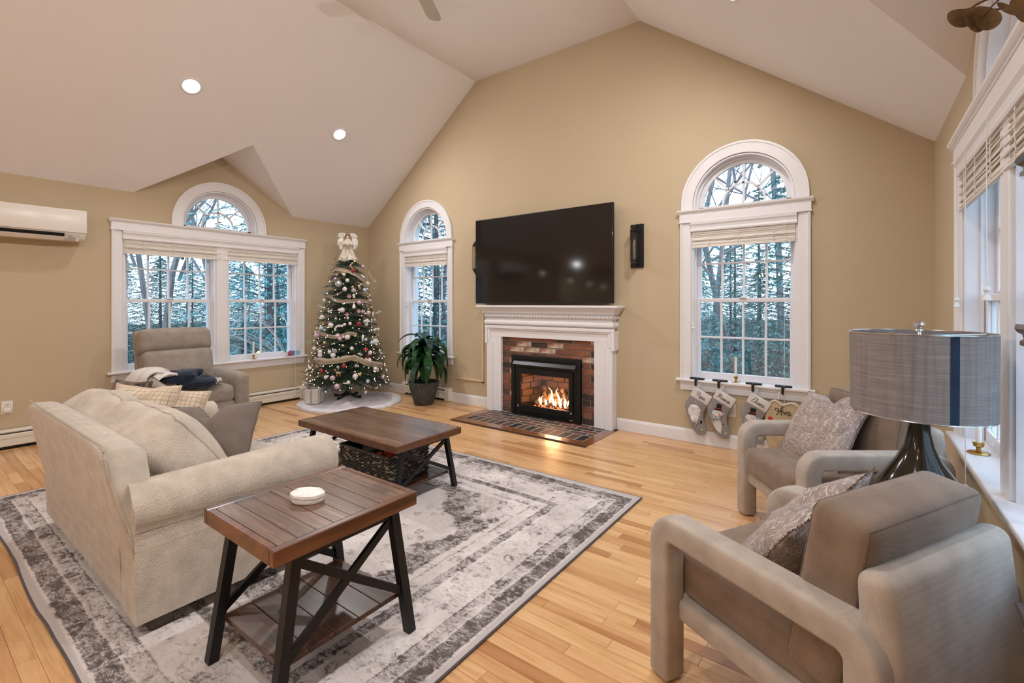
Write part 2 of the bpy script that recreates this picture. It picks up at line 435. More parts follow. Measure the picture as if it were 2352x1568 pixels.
# ------------------------------------------------------------ floor with oak strips
RUG = (-4.52, -1.14, .40, 2.95)
b = B(); box(b, XL-.1, XR+.1, YN-.1, YB+.1, -.12, -.004)
floor = struct('floor', b, mat('dark_subfloor', S(60, 40, 26), .8, nscale=5, nstr=.1))
HX0, HX1, HY0 = -3.62, -1.945, 3.775     # hearth cut-out
def proj(x, y, z):
    c, s = math.cos(YAW), math.sin(YAW); xx = x*c+y*s; d = -x*s+y*c
    if d < .1: return None
    return 1176+1077*xx/d, 696.3-1077*(z-1.2795)/d, d
planks = []
pw = .0572; y = YN; row = 0
while y < YB:
    x = XL-R.random()*.8
    y1 = min(y+pw, YB+.05)
    while x < XR+.05:
        L_ = R.choice((.35, .5, .7, .9, 1.1, .45))*R.uniform(.8, 1.25)
        a, c_ = max(x, XL-.05), min(x+L_, XR+.1)
        segs = [(a, c_)]
        if y1 > HY0: segs = [(p, q) for p, q in ((a, min(c_, HX0)), (max(a, HX1), c_)) if q-p > .01]
        for p, q in segs:
            if q-p > .01: planks.append((p, q, y, y1))
        x += L_
    y = y1; row += 1
def area(p):
    a, c_, y0, y1 = p
    mx, my = (a+c_)/2, (y0+y1)/2
    q = [proj(X, Y, 0) for X in (a, c_) for Y in (y0, y1)]
    if any(k is None for k in q): return 0
    ins = lambda k: -50 < k[0] < 2400 and 690 < k[1] < 1650
    if not any(ins(k) for k in q): return 0
    if RUG[0]-.02 < a and c_ < RUG[1]+.02 and RUG[2] < my < RUG[3]: return 0
    if a > -.3 and my < 3.6: return 0
    l = math.hypot(q[2][0]-q[0][0], q[2][1]-q[0][1]); h = abs(q[1][1]-q[0][1])+abs(q[1][0]-q[0][0])*.3
    return min(l, 900)*h
planks.sort(key=area, reverse=True)
def plank(b, p, off=(0, 0)):
    a, c_, y0, y1 = p; g = .0004
    lo = [b.verts.new((X-off[0], Y-off[1], -.004)) for X, Y in ((a+g, y0+g), (c_-g, y0+g), (c_-g, y1-g), (a+g, y1-g))]
    g2 = .0014
    mi = [b.verts.new((X-off[0], Y-off[1], -.0009)) for X, Y in ((a+g, y0+g), (c_-g, y0+g), (c_-g, y1-g), (a+g, y1-g))]
    hi = [b.verts.new((X-off[0], Y-off[1], 0)) for X, Y in ((a+g2, y0+g2), (c_-g2, y0+g2), (c_-g2, y1-g2), (a+g2, y1-g2))]
    fs = [b.faces.new(hi)]
    for A_, B_ in ((lo, mi), (mi, hi)):
        for i in range(4): fs.append(b.faces.new((A_[i], A_[(i+1) % 4], B_[(i+1) % 4], B_[i])))
    return fs
def tone_layer(b): return b.loops.layers.float_color.new('tone')
for p in planks[:290]:
    b = B(); tl = tone_layer(b); fs = plank(b, p, (p[0], p[2])); t = (R.random()**.8, R.random(), R.random(), 1)
    for f in fs:
        for l in f.loops: l[tl] = t
    ob('plank', b, M_oak, floor, None, loc=(p[0], p[2], 0))
b = B(); tl = tone_layer(b)
for p in planks[290:]:
    fs = plank(b, p); t = (R.random()**.8, R.random(), R.random(), 1)
    for f in fs:
        for l in f.loops: l[tl] = t
ob('planks_beyond', b, M_oak, floor, None, kind='stuff')

# baseboards
def bbprof(h=.118, t=.016): return [(0, 0), (t, 0), (t, h-.025), (t-.003, h-.018), (t-.003, h-.012), (t-.009, h-.004), (t-.011, h), (0, h)]
def molding(b, prof, p0, p1, out):
    """profile (out, up) run from p0 to p1"""
    p0, p1 = Vector(p0), Vector(p1); d = p1-p0; L_ = d.length
    prism(b, prof, p0, out, (0, 0, 1), d.normalized(), L_)
for nm, x0, x1 in (('baseboard_back_left', XL+.015, -5.19), ('baseboard_back_middle', -4.28, -3.60), ('baseboard_back_right', -1.97, XR-.015)):
    b = B(); molding(b, bbprof(), (x0, YB, 0), (x1, YB, 0), (0, -1, 0)); struct(nm, b, M_trim)
b = B(); molding(b, bbprof(), (XL, 3.44, 0), (XL, YB, 0), (1, 0, 0)); struct('baseboard_left', b, M_trim)
b = B(); molding(b, bbprof(), (XR, YN, 0), (XR, YB, 0), (-1, 0, 0)); struct('baseboard_right', b, M_trim)
b = B(); molding(b, bbprof(), (XL, YN, 0), (XR, YN, 0), (0, 1, 0)); struct('baseboard_near', b, M_trim)
# ------------------------------------------------------------ windows
def half_ring(r0, r1, z0, n=28):
    """arch outline with short straight legs down to z0 (2D, centred on 0)"""
    return [(r1, z0)]+arc(0, ZC, r1, 0, PI, n)+[(-r1, z0)]+[(-r0, z0)]+arc(0, ZC, r0, PI, 0, n)+[(r0, z0)]
def ringsolid(b, r0, r1, z0, y0, t, bev=.004):
    n = 28
    o = [(r1, z0)]+arc(0, ZC, r1, 0, PI, n)+[(-r1, z0)]
    i = [(r0, z0)]+arc(0, ZC, r0, 0, PI, n)+[(-r0, z0)]
    V = [[b.verts.new((p[0], y, p[1])) for p in l] for l in (o, i) for y in (y0, y0+t)]
    of, ob_, jf, jb = V
    for k in range(len(o)-1):
        b.faces.new((of[k], of[k+1], jf[k+1], jf[k])); b.faces.new((ob_[k], jb[k], jb[k+1], ob_[k+1]))
        b.faces.new((of[k], ob_[k], ob_[k+1], of[k+1])); b.faces.new((jf[k], jf[k+1], jb[k+1], jb[k]))
    b.faces.new((of[0], jf[0], jb[0], ob_[0])); b.faces.new((of[-1], ob_[-1], jb[-1], jf[-1]))
def sash(win, x0, x1, z0, z1, y, bot=.045, top=.045, cols=4, rows=2, blind=None):
    b = B(); st = .042
    box(b, x0, x0+st, y, y+.032, z0, z1, .004, 1); box(b, x1-st, x1, y, y+.032, z0, z1, .004, 1)
    box(b, x0+st-.002, x1-st+.002, y, y+.032, z0, z0+bot, .004, 1); box(b, x0+st-.002, x1-st+.002, y, y+.032, z1-top, z1, .004, 1)
    s = ob('sash', b, M_sash, win, None)
    gx0, gx1, gz0, gz1 = x0+st, x1-st, z0+bot, z1-top; m = .0085
    for i in range(1, cols):
        x = gx0+(gx1-gx0)*i/cols; b = B(); box(b, x-m, x+m, y+.004, y+.028, gz0, gz1, .003, 1); ob('muntin', b, M_sash, s, None)
    for j in range(1, rows):
        z = gz0+(gz1-gz0)*j/rows; b = B(); box(b, gx0, gx1, y+.005, y+.027, z-m, z+m, .003, 1); ob('muntin', b, M_sash, s, None)
    pb = None
    for i in range(cols):
        for j in range(rows):
            xa, za = gx0+(gx1-gx0)*i/cols, gz0+(gz1-gz0)*j/rows
            if pb is None:
                b = B(); box(b, 0, (gx1-gx0)/cols, 0, .004, 0, (gz1-gz0)/rows); o = ob('pane', b, M_glass, s, None, loc=(xa, y+.014, za)); pb = o.data
            else: ob('pane', pb, None, s, loc=(xa, y+.014, za))
    return s
def window(n, loc, rot, double):
    win = thing('window_%d' % n, None, None, loc, rot, kind='structure')
    hw = 1.02 if double else .515
    units = [(-.925, -.06), (.06, .925)] if double else [(-.42, .42)]
    b = B()
    prof = [(0, 0), (.094, 0), (.094, -.026), (.078, -.03), (.072, -.02), (.012, -.016), (.004, -.012), (0, -.008)]
    for s in (-1, 1):
        pts = [(s*(hw-.094+p[0]), p[1]) for p in prof]
        prism(b, pts, (0, 0, WZ0), (1, 0, 0), (0, 1, 0), (0, 0, 1), 2.03-WZ0)
    if double: box(b, -.062, .062, -.018, .20, WZ0, 2.03, .004, 1)
    ob('casing', b, M_trim, win, None)
    b = B(); box(b, -hw-.006, hw+.006, -.03, 0, 2.028, 2.105, .003, 1)
    cap = [(0, 0), (.034, 0), (.036, .006), (.044, .012), (.052, .022), (.054, .034), (0, .034)]
    prism(b, cap, (-hw-.022, 0, 2.102), (0, -1, 0), (0, 0, 1), (1, 0, 0), 2*hw+.044)
    prism(b, [(0, 0), (.038, .002), (.038, .01), (0, .012)], (-hw-.012, 0, 2.02), (0, -1, 0), (0, 0, 1), (1, 0, 0), 2*hw+.024)
    ob('head_casing', b, M_trim, win, None)
    b = B(); box(b, -hw-.035, hw+.035, -.058, 0, .562, .586, .007, 3)
    for u in units: box(b, u[0]-.003, u[1]+.003, -.01, .21, .55, .5862)
    ob('stool', b, M_trim, win, 40)
    ap = [(0, 0), (.014, 0), (.016, .02), (.02, .05), (.026, .062), (.028, .084), (0, .084)]
    b = B(); prism(b, ap, (-hw, 0, .478), (0, -1, 0), (0, 0, 1), (1, 0, 0), 2*hw); ob('apron', b, M_trim, win, None)
    b = B()
    for u in units:
        for s, x in ((1, u[0]), (-1, u[1])):
            box(b, min(x, x+s*.018), max(x, x+s*.018), -.002, WT+.01, WZ0, 2.03)
            box(b, min(x+s*.018, x+s*.03), max(x+s*.018, x+s*.03), .057, .07, WZ0, 2.03)
        box(b, u[0], u[1], -.002, WT+.01, 2.012, 2.032)
    ob('jamb', b, M_sash, win, None)
    for u in units:
        sash(win, u[0]+.018, u[1]-.018, 1.29, 2.012, .114, bot=.034, top=.045)
        s = sash(win, u[0]+.018, u[1]-.018, WZ0, 1.326, .074, bot=.062, top=.036)
        b = B(); xc = (u[0]+u[1])/2; box(b, xc-.03, xc+.03, .052, .078, 1.324, 1.332, .003, 1); cyl(b, (xc, .062, 1.33), (xc, .062, 1.342), .014, .01, 10); ob('latch', b, M_sash, win)
    b = B(); ringsolid(b, .405, .507, 2.136, -.02, .02); ringsolid(b, .488, .507, 2.136, -.027, .01); ob('arch_casing', b, M_trim, win, 30)
    b = B(); ringsolid(b, .388, .402, 2.136, -.004, WT+.01); ringsolid(b, .372, .39, 2.136, .055, .05); ob('arch_jamb', b, M_sash, win, 30)
    b = B(); ringsolid(b, .335, .378, 2.15, .09, .035); box(b, -.378, .378, .09, .125, 2.136, 2.172, .003, 1)
    fr = ob('arch_sash', b, M_sash, win, 30)
    m = .008
    b = B(); box(b, -m, m, .095, .118, 2.17, ZC+.34); ob('muntin', b, M_sash, fr, None)
    for a in (PI/4, 3*PI/4):
        b = B(); c_, s_ = math.cos(a), math.sin(a)
        prism(b, [(.17, -m), (.34, -m), (.34, m), (.17, m)], (0, .095, ZC), (c_, 0, s_), (-s_, 0, c_), (0, 1, 0), .023); ob('muntin', b, M_sash, fr, None)
    b = B(); n = 20
    prism(b, arc(0, ZC, .17+m, 0, PI, n)+arc(0, ZC, .17-m, PI, 0, n), (0, .095, 0), (1, 0, 0), (0, 0, 1), (0, 1, 0), .023); ob('muntin', b, M_sash, fr, None)
    for lp in ([(0, 2.17), (.17, 2.17)]+arc(0, ZC, .17, 0, PI/2, 8), [(-.17, 2.17), (0, 2.17)]+arc(0, ZC, .17, PI/2, PI, 8),
               [(.17, 2.17), (.34, 2.17)]+arc(0, ZC, .34, 0, PI/4, 8)+arc(0, ZC, .17, PI/4, 0, 6), arc(0, ZC, .34, PI/4, PI/2, 8)+arc(0, ZC, .17, PI/2, PI/4, 6),
               arc(0, ZC, .34, PI/2, 3*PI/4, 8)+arc(0, ZC, .17, 3*PI/4, PI/2, 6), arc(0, ZC, .34, 3*PI/4, PI, 8)+[(-.34, 2.17), (-.17, 2.17)]+arc(0, ZC, .17, PI, 3*PI/4, 6)):
        b = B(); prism(b, lp, (0, .104, 0), (1, 0, 0), (0, 0, 1), (0, 1, 0), .004); ob('pane', b, M_glass, fr, None)
    return win
window(1, (XL, YW, 0), PI/2, True)
window(2, (XW2, YB, 0), 0, False)
window(3, (XW1, YB, 0), 0, False)
window(4, (XR, YW, 0), -PI/2, True)

M_reed = mat('white_woven_reed', S(236, 230, 222), .7, nscale=30, nstr=.06, stretch=(1, 8, 8), bump=.15, bscale=60)
M_reed2 = mat('pale_grey_woven_reed', S(216, 208, 198), .75, nscale=40, nstr=.1, stretch=(1, 8, 8), bump=.15, bscale=60)
def tassel(b, x, y, z, s=1):
    lathe(b, [(.002, 0), (.009*s, -.003), (.011*s, -.014*s), (.005*s, -.024*s), (.006*s, -.03*s), (.012*s, -.04*s), (.014*s, -.05*s), (.003, -.052*s)][::-1], 12, (x, y, z))
def blind(label, loc, rot, w, cords, rough=0, front=.0, group=None, drop=.135, seed=1):
    """woven reed blind drawn up; x = 0 at its centre, y = 0 at the wall face"""
    t = thing('window_blind', label, 'blind', loc, rot, group)
    rr = random.Random(seed); hw = w/2
    b = B(); val = [(0, 0), (.03, 0), (.034, .012), (.03, .03), (.034, .05), (.044, .066), (.046, .085), (0, .085)]
    prism(b, val, (-hw, .002, 1.935), (0, -1, 0), (0, 0, 1), (1, 0, 0), w); ob('valance', b, M_trim, t, None)
    z = 1.937; k = 0
    n = 12 if not rough else 22
    for i in range(n):
        h = drop/n; zz = 1.934-h*(i+1); y = -.012-.006*math.sin(i*1.3)+rr.uniform(-.002, .002)*(1+rough)
        b = B(); tl = rr.uniform(-.001, .001)*(1+rough*1.5)
        pts = [(-hw+.012, y, zz+h/2-tl*2)]+[(hw*(q/4-1), y+rr.uniform(-.001, .001)*(1+rough), zz+h/2+tl*(q-4)/2+rr.uniform(-.0006, .0006)*(1+3*rough)) for q in range(1, 8)]+[(hw-.012, y, zz+h/2+tl*2)]
        tube(b, [Vector(p) for p in pts], h*.6, 6)
        for v in b.verts: v.co.y = y+(v.co.y-y)*.6
        ob('slat', b, (M_reed, M_reed2)[i % 3 == 1], t, 30)
    b = B(); box(b, -hw+.014, hw-.014, -.006, -.003, 1.934-drop, 1.936); ob('lining', b, M_reed, t)
    for q in (-.62, -.05, .6):
        b = B(); tube(b, [(hw*q+.005*math.sin(j*2), -.022-.003*(j % 2), 1.934-drop*j/12) for j in range(13)], .0024, 5); ob('twine', b, M_reed, t)
    b = B(); box(b, -hw+.012, hw-.012, -.024, -.004, 1.934-drop-.012, 1.934-drop, .003, 1); ob('bottom_fold', b, M_reed, t)
    for (x, z1, y) in cords:
        b = B(); tube(b, [(x, y, 1.94), (x+.002, y-.002, (1.94+z1)/2), (x, y, z1)], .0016, 6); c = ob('pull_cord', b, M_cord, t)
        b = B(); tassel(b, x, y, z1); ob('tassel', b, M_cord, c)
    return t
blind('woven blind over the near half of the wide window, behind the grey recliner', (XL, YW-.465, 0), PI/2, .9298, [(-.43, 1.30, -.03)], seed=2)
blind('woven blind over the half of the wide window nearer the Christmas tree', (XL, YW+.465, 0), PI/2, .9298, [(.40, .12, -.062)], seed=3)
blind('narrow-looking woven blind on the arched window behind the leafy plant', (XW2, YB, 0), 0, .84, [(-.40, 1.30, -.012), (.34, .10, -.066)], seed=4)
blind('woven blind on the arched window above the hanging stockings', (XW1, YB, 0), 0, .84, [(-.40, 1.10, -.012), (.335, .42, -.068)], seed=5)
blind('white woven reed blind nearest the corner on the right-hand wall', (XR, YW+.465, 0), -PI/2, .9298, [(-.44, 1.31, -.03), (.10, .50, -.07)], rough=1, seed=6, drop=.17)
blind('white woven reed blind on the right-hand wall, cut by the photo edge', (XR, YW-.465, 0), -PI/2, .9298, [(-.38, 1.34, -.075)], rough=1, seed=7, drop=.17)

# electric candles on the stools
M_cream = mat('candle_white', S(238, 234, 224), .5, nscale=8, nstr=.02)
def candle(label, loc, s=1):
    t = thing('window_candle', label, 'candle', loc, 0, 'electric candles on the window sills')
    b = B(); lathe(b, [(.034*s, 0), (.036*s, .004), (.03*s, .009), (.008*s, .014), (.007*s, .028), (.016*s, .034), (.018*s, .052), (.016*s, .053), (.014*s, .05)], 20); ob('base', b, M_brass, t)
    b = B(); cyl(b, (0, 0, .046), (0, 0, .2*s+.02), .0105, .0105, 16); ob('taper', b, M_cream, t)
    b = B(); lathe(b, [(.004, 0), (.007, .008), (.006, .02), (.001, .034)], 10, (0, 0, .2*s+.02)); ob('bulb', b, glassmat('clear_bulb', (.95, .95, .93, 1), .15), t)
    return t
candle('white candle in a brass base on the sill above the stockings', (-.862, YB+.0, .5865))
candle('white candle on the wide window sill beside the recliner', (XL+.005, 2.78, .5865))
candle('large white candle with brass base on the right-hand window sill', (XR+.005, 3.02, .5865), 1.15)

# ------------------------------------------------------------ things on the walls
M_heat = mat('cream_heater_enamel', S(222, 214, 200), .4, nscale=4, nstr=.02)
def heater(label, loc, rot, L_, caps):
    t = thing('baseboard_heater', label, 'heater', loc, rot, 'baseboard heaters')
    b = B(); box(b, 0, L_, -.012, 0, .02, .17, .001, 1); prism(b, [(0, .17), (-.03, .17), (-.058, .158), (-.06, .15), (-.056, .15), (-.03, .163), (0, .163)], (0, 0, 0), (0, 1, 0), (0, 0, 1), (1, 0, 0), L_); ob('back_plate', b, M_heat, t, None)
    b = B(); prism(b, [(-.068, .035), (-.066, .03), (-.06, .03), (-.06, .09), (-.064, .098), (-.064, .126), (-.058, .132), (-.062, .134), (-.07, .126), (-.07, .098), (-.066, .09)], (0, 0, 0), (0, 1, 0), (0, 0, 1), (1, 0, 0), L_); ob('front_panel', b, M_heat, t, None)
    b = B(); box(b, 0, L_, -.058, -.012, .012, .14); ob('fins', b, M_dark, t, None)
    b = B(); box(b, 0, L_, -.05, -.046, .141, .147); ob('damper', b, M_heat, t, None)
    for x0, x1 in caps:
        b = B(); prism(b, [(0, 0.005), (-.074, .005), (-.074, .13), (-.062, .16), (-.03, .174), (0, .174)], (x0, 0, 0), (0, 1, 0), (0, 0, 1), (1, 0, 0), x1-x0, .003, 1); ob('end_cap', b, M_heat, t, None)
heater('long cream baseboard heater under the wide window and wall unit', (XL, -1.3, 0), PI/2, 4.7, [(4.65, 4.73), (-.02, .05)])
heater('short cream baseboard heater behind the big potted plant', (-5.19, YB, 0), 0, .91, [(-.01, .07), (.84, .915)])

M_ac = mat('white_glossy_plastic', S(228, 222, 214), .25, nscale=3, nstr=.01)
t = thing('wall_air_conditioner', 'white wall-mounted air conditioner above the left edge', 'air conditioner', (XL, .72, 1.86), PI/2)
b = B(); prism(b, [(0, 0), (-.15, 0), (-.19, .018), (-.215, .06), (-.225, .1), (-.225, .275), (-.2, .285), (0, .285)], (-.45, 0, 0), (0, 1, 0), (0, 0, 1), (1, 0, 0), .9, .008, 2); ob('body', b, M_ac, t)
b = B(); box(b, -.452, .452, -.232, -.222, .072, .28, .006, 2); ob('front_panel', b, M_ac, t)
b = B(); prism(b, [(-.155, -.001), (-.192, .016), (-.219, .06), (-.2, .06), (-.155, .012)], (-.4, -.002, 0), (0, 1, 0), (0, 0, 1), (1, 0, 0), .7); ob('outlet_slot', b, M_dark, t, None)
b = B(); prism(b, [(-.165, -.008), (-.205, .022), (-.207, .026), (-.165, -.002)], (-.4, -.012, .004), (0, 1, 0), (0, 0, 1), (1, 0, 0), .7, .001, 1); ob('flap', b, M_ac, t, None)
b = B(); box(b, .325, .37, -.214, -.2, .016, .03, .002, 1); ob('sensor', b, mat('grey_plastic', S(150, 148, 145), .4, nscale=9, nstr=.02), t)
b = B(); cyl(b, (.39, -.19, -.004), (.39, -.19, .016), .008, .008, 8); ob('clip', b, M_ac, t)
def text(name, s, m, parent, loc, rot, size, shear=0, ext=.0006, off=0):
    c = bpy.data.curves.new(name, 'FONT'); c.body = s; c.size = size; c.shear = shear; c.extrude = ext; c.offset = off; c.align_x = 'CENTER'; c.align_y = 'CENTER'; c.materials.append(m)
    tmp = bpy.data.objects.new('tmp', c); d = bpy.data.meshes.new_from_object(tmp); bpy.data.objects.remove(tmp); bpy.data.curves.remove(c)
    return ob(name, d, None, parent, loc=loc, rot=rot, kind='stuff')
M_ink = mat('dark_grey_print', S(70, 68, 70), .6, nscale=30, nstr=.03)
text('lettering', 'Airstage', M_ink, t, (.325, -.2268, .045), (PI/2-.25, 0, 0), .017, .3)
b = B(); box(b, .365, .4, -.2262, -.225, .044, .0455); ob('printed_line', b, M_ink, t, None)

def outlet(label, loc, rot, w=.072, h=.115, plug=False):
    t = thing('wall_outlet', label, 'outlet', loc, rot)
    b = B(); box(b, -w/2, w/2, -.006, 0, -h/2, h/2, .003, 2); ob('cover_plate', b, M_ac, t)
    for z in (-.024, .024):
        b = B(); lathe(b, [(.016, 0), (.017, .002), (.0165, .003)], 20); b.transform(Matrix.Translation((0, -.006, z)) @ Matrix.Rotation(PI/2, 4, 'X')); ob('receptacle', b, M_ac, t)
        b = B(); box(b, -.008, -.005, -.0095, -.0085, z, z+.009); box(b, .005, .008, -.0095, -.0085, z, z+.008); cyl(b, (0, -.0085, z-.007), (0, -.0095, z-.007), .0028, n=8); ob('slots', b, M_dark, t, None)
    if plug: b = B(); box(b, -.024, .024, -.03, -.009, -.045, -.006, .008, 3); ob('plug', b, M_ac, t)
outlet('white wall outlet at the far left beside the sofa back', (XL, .685, .36), PI/2, plug=True)
outlet('white wall outlet half hidden behind the snowman stocking', (-.805-.09, YB, .335), 0)

M_wc = mat('tan_painted_plastic', S(212, 192, 156), .6, nscale=8, nstr=.02)
t = thing('cord_raceway', 'tan cord raceway running down the wall left of the fireplace', 'cord cover', (-3.745, YB, .0))
b = B(); box(b, -.014, .014, -.018, 0, .30, 1.235, .003, 1); ob('upright_channel', b, M_wc, t)
b = B(); box(b, -.47, -.014, -.018, 0, .30, .326, .003, 1); ob('level_channel', b, M_wc, t)
b = B(); box(b, -.014, .016, -.022, 0, .292, .304, .002, 1); ob('end_piece', b, M_dark, t)

# ------------------------------------------------------------ recessed lights, fan
M_lamp = mat('lit_lamp_lens', (1, .95, .9, 1), .5, em=14)
n_s = Vector((-KS, 0, 1)).normalized()
k = 0
for X, s in ((-4.925, 1), (-.677, -1)):
    for Y in ((3.245, 1.715) if s == 1 else (3.245, 1.715, .18, -1.35, -2.9)):  # right-hand lights past the first are unseen, added as fill
        z = ZP+(abs(X-(XL if s == 1 else XR)))*KS
        nrm = Vector((s*KS, 0, -1)).normalized()
        rot = nrm.to_track_quat('Z', 'Y').to_euler()
        lab = None
        if s == 1 and Y == 3.245: lab = 'round lit recessed ceiling light above the Christmas tree'
        elif s == 1 and Y == 1.715: lab = 'round lit recessed ceiling light high above the recliner'
        elif s == -1 and Y == 3.245: lab = 'recessed ceiling light touching the top edge of the photo'
        else: lab = 'unseen recessed ceiling light added on the right slope for fill'
        t = thing('recessed_light', lab, 'ceiling light', (X, Y, z), rot, 'recessed ceiling lights')
        b = B(); lathe(b, [(.066, .002), (.07, .008), (.088, .007), (.094, .003), (.095, 0), (.066, -.002)], 32, cap=False); ob('trim_ring', b, M_trim, t)
        b = B(); lathe(b, [(.067, 0), (.066, .004)], 32); ob('lens', b, M_lamp, t)
        ld = bpy.data.lights.new('recessed_lamp', 'AREA'); ld.shape = 'DISK'; ld.size = .13; ld.energy = CAN_W; ld.color = (1, .975, .965)
        lo = bpy.data.objects.new('recessed_lamp', ld); C.objects.link(lo); lo.parent = t; lo.location = (0, 0, .012); lo.rotation_euler = (PI, 0, 0)
for X, Y in ((-5.0, -4.2), (-4.3, -4.4), (-8.2, -2.4), (-8.2, -4.3), (-6.6, -3.4)):  # unseen ceiling lights added at the back to brighten the room
    z = ZP if X < XL else ZP+abs(X-XL)*KS
    t = thing('recessed_light', 'unseen recessed ceiling light added on the right slope for fill', 'ceiling light', (X, Y, z-.001), (PI, 0, 0) if X < XL else Vector((KS, 0, -1)).to_track_quat('Z', 'Y').to_euler(), 'recessed ceiling lights')
    b = B(); lathe(b, [(.066, .002), (.07, .008), (.088, .007), (.094, .003), (.095, 0), (.066, -.002)], 32, cap=False); ob('trim_ring', b, M_trim, t)
    b = B(); lathe(b, [(.067, 0), (.066, .004)], 32); ob('lens', b, M_lamp, t)
    ld = bpy.data.lights.new('recessed_lamp', 'AREA'); ld.shape = 'DISK'; ld.size = .13; ld.energy = CAN_W; ld.color = (1, .975, .965)
    lo = bpy.data.objects.new('recessed_lamp', ld); C.objects.link(lo); lo.parent = t; lo.location = (0, 0, .012); lo.rotation_euler = (PI, 0, 0)
M_fan = mat('beige_grey_fan_paint', S(176, 166, 150), .5, nscale=6, nstr=.02)
t = thing('ceiling_fan', 'beige-grey ceiling fan with blade tips at the top edge', 'ceiling fan', (-2.78, 2.45, ZF))
b = B(); lathe(b, [(.07, 0), (.075, -.04), (.05, -.07), (.05, -.09), (.12, -.11), (.14, -.15), (.13, -.22), (.09, -.26), (.02, -.27)][::-1], 28); ob('motor', b, M_fan, t)
for i in range(5):
    a = math.radians(119+72*i)
    b = B(); prism(b, [(.17, -.045), (.3, -.062), (.58, -.068), (.64, -.06), (.665, -.03), (.665, .03), (.64, .06), (.58, .068), (.3, .062), (.17, .045)], (0, 0, -.215), (1, 0, 0), (0, 1, .17), (0, 0, 1), .008, .002, 1)
    b.transform(Matrix.Rotation(a, 4, 'Z')); bl = ob('blade', b, M_fan, t)
    b = B(); prism(b, [(.1, -.02), (.24, -.03), (.24, .03), (.1, .02)], (0, 0, -.225), (1, 0, 0), (0, 1, .1), (0, 0, 1), .008); b.transform(Matrix.Rotation(a, 4, 'Z')); ob('bracket', b, M_fan, bl)
# ------------------------------------------------------------ fireplace
FX = -2.79
M_mort = mat('grey_mortar', S(168, 160, 150), .9, nscale=30, nstr=.1, bump=.4, bscale=90)
BR = [mat('red_brick', S(134, 82, 64), .85, nscale=18, nstr=.2, bump=.5, bscale=70), mat('orange_brick', S(150, 94, 68), .85, nscale=18, nstr=.18, bump=.5, bscale=70),
      mat('brown_brick', S(104, 72, 56), .85, nscale=18, nstr=.2, bump=.5, bscale=70), mat('whitewashed_brick', S(196, 174, 152), .85, nscale=9, nstr=.2, col2=S(140, 84, 62), bump=.5, bscale=70, ramp=(.4, .56)),
      mat('dark_brick', S(70, 54, 48), .85, nscale=18, nstr=.2, bump=.5, bscale=70)]
fp = thing('fireplace', 'white fireplace surround with mantel shelf and red brick facing', 'fireplace', (FX, YB, 0))
def bx(name, m, p, *a, parent=None, bev=.003, seg=1, sm=None):
    b = B(); box(b, *a, bev, seg); return ob(name, b, m, parent, sm)
for s in (-1, 1):      # pilasters
    b = B(); xi, xo = .605, .80
    box(b, s*xi if s > 0 else -xo, s*xo if s > 0 else -xi, -.095, 0, 0, .8845, .002, 1)
    x0, x1 = sorted((s*(xo-.07), s*(xo+.012))); box(b, x0, x1, -.108, 0, 0, .83, .004, 1)
    ob('pilaster', b, M_trim, fp, None)
b = B(); box(b, -.80, .80, -.095, 0, .885, 1.04, .002, 1); ob('header_board', b, M_trim, fp, None)
b = B()     # raised architrave moulding with eared corners
def frame_strip(x0, x1, z0, z1, y, t=.012): box(b, x0, x1, y-t, y+.01, z0, z1, .003, 1)
frame_strip(-.835, .835, .985, 1.02, -.108, .014); frame_strip(-.83, .83, .968, .988, -.1, .01)
for s in (-1, 1):
    x0, x1 = sorted((s*.80, s*.835)); box(b, x0, x1, -.12, 0, .80, .99, .004, 1)
    x0, x1 = sorted((s*.765, s*.80)); box(b, x0, x1, -.112, -.09, .83, .985, .004, 1)
    prism(b, [(.765, .829), (.799, .812), (.799, .829)], (0, -.111, 0), (s, 0, 0), (0, 0, 1), (0, 1, 0), .03)
ob('architrave', b, M_trim, fp, None)
def ring_molding(b, prof, hw, z):
    """profile (out, up) returned round three sides of the mantel"""
    for i in range(len(prof)-1):
        pass
    P = []
    for o_, u in prof: P.append([Vector((-hw-o_, 0, z+u)), Vector((-hw-o_, -.10-o_, z+u)), Vector((hw+o_, -.10-o_, z+u)), Vector((hw+o_, 0, z+u))])
    V = [[b.verts.new(p) for p in r] for r in P]
    for a, c_ in zip(V, V[1:]):
        for i in range(3): b.faces.new((a[i], a[i+1], c_[i+1], c_[i]))
    b.faces.new(V[0]); b.faces.new(V[-1][::-1])
    n = len(V)
    b.faces.new([r[0] for r in V]); b.faces.new([r[3] for r in V][::-1])
b = B(); ring_molding(b, [(0, 0), (.012, .004), (.03, .02), (.034, .04), (.03, .055), (.012, .075), (.008, .105)], .80, 1.02); ob('frieze', b, M_trim, fp, 30)
b = B(); ring_molding(b, [(.008, 0), (.03, .002), (.03, .034), (.008, .036)], .80, 1.118); ob('dentil_band', b, M_trim, fp, None)
dd = B(); box(dd, -.0165, .0165, -.012, .0, 0, .028, .001, 1); dd = me(dd, 'dentil'); dd.materials.append(M_trim)
for i in range(40): ob('dentil', dd, None, fp, loc=(-.81+i*1.62/39, -.131, 1.121))
for s, rz in ((-1, -PI/2), (1, PI/2)):
    for i in range(3): ob('dentil', dd, None, fp, loc=(s*.831, -.10+i*.042, 1.121), rot=(0, 0, rz))
b = B(); ring_molding(b, [(.03, 0), (.034, .006), (.046, .014), (.05, .03), (.066, .048), (.082, .062), (.088, .07), (.088, .078)], .80, 1.154); ob('cornice', b, M_trim, fp, 30)
b = B(); box(b, -.905, .905, -.205, 0, 1.231, 1.256, .006, 2); ob('mantel_shelf', b, M_trim, fp, 40)
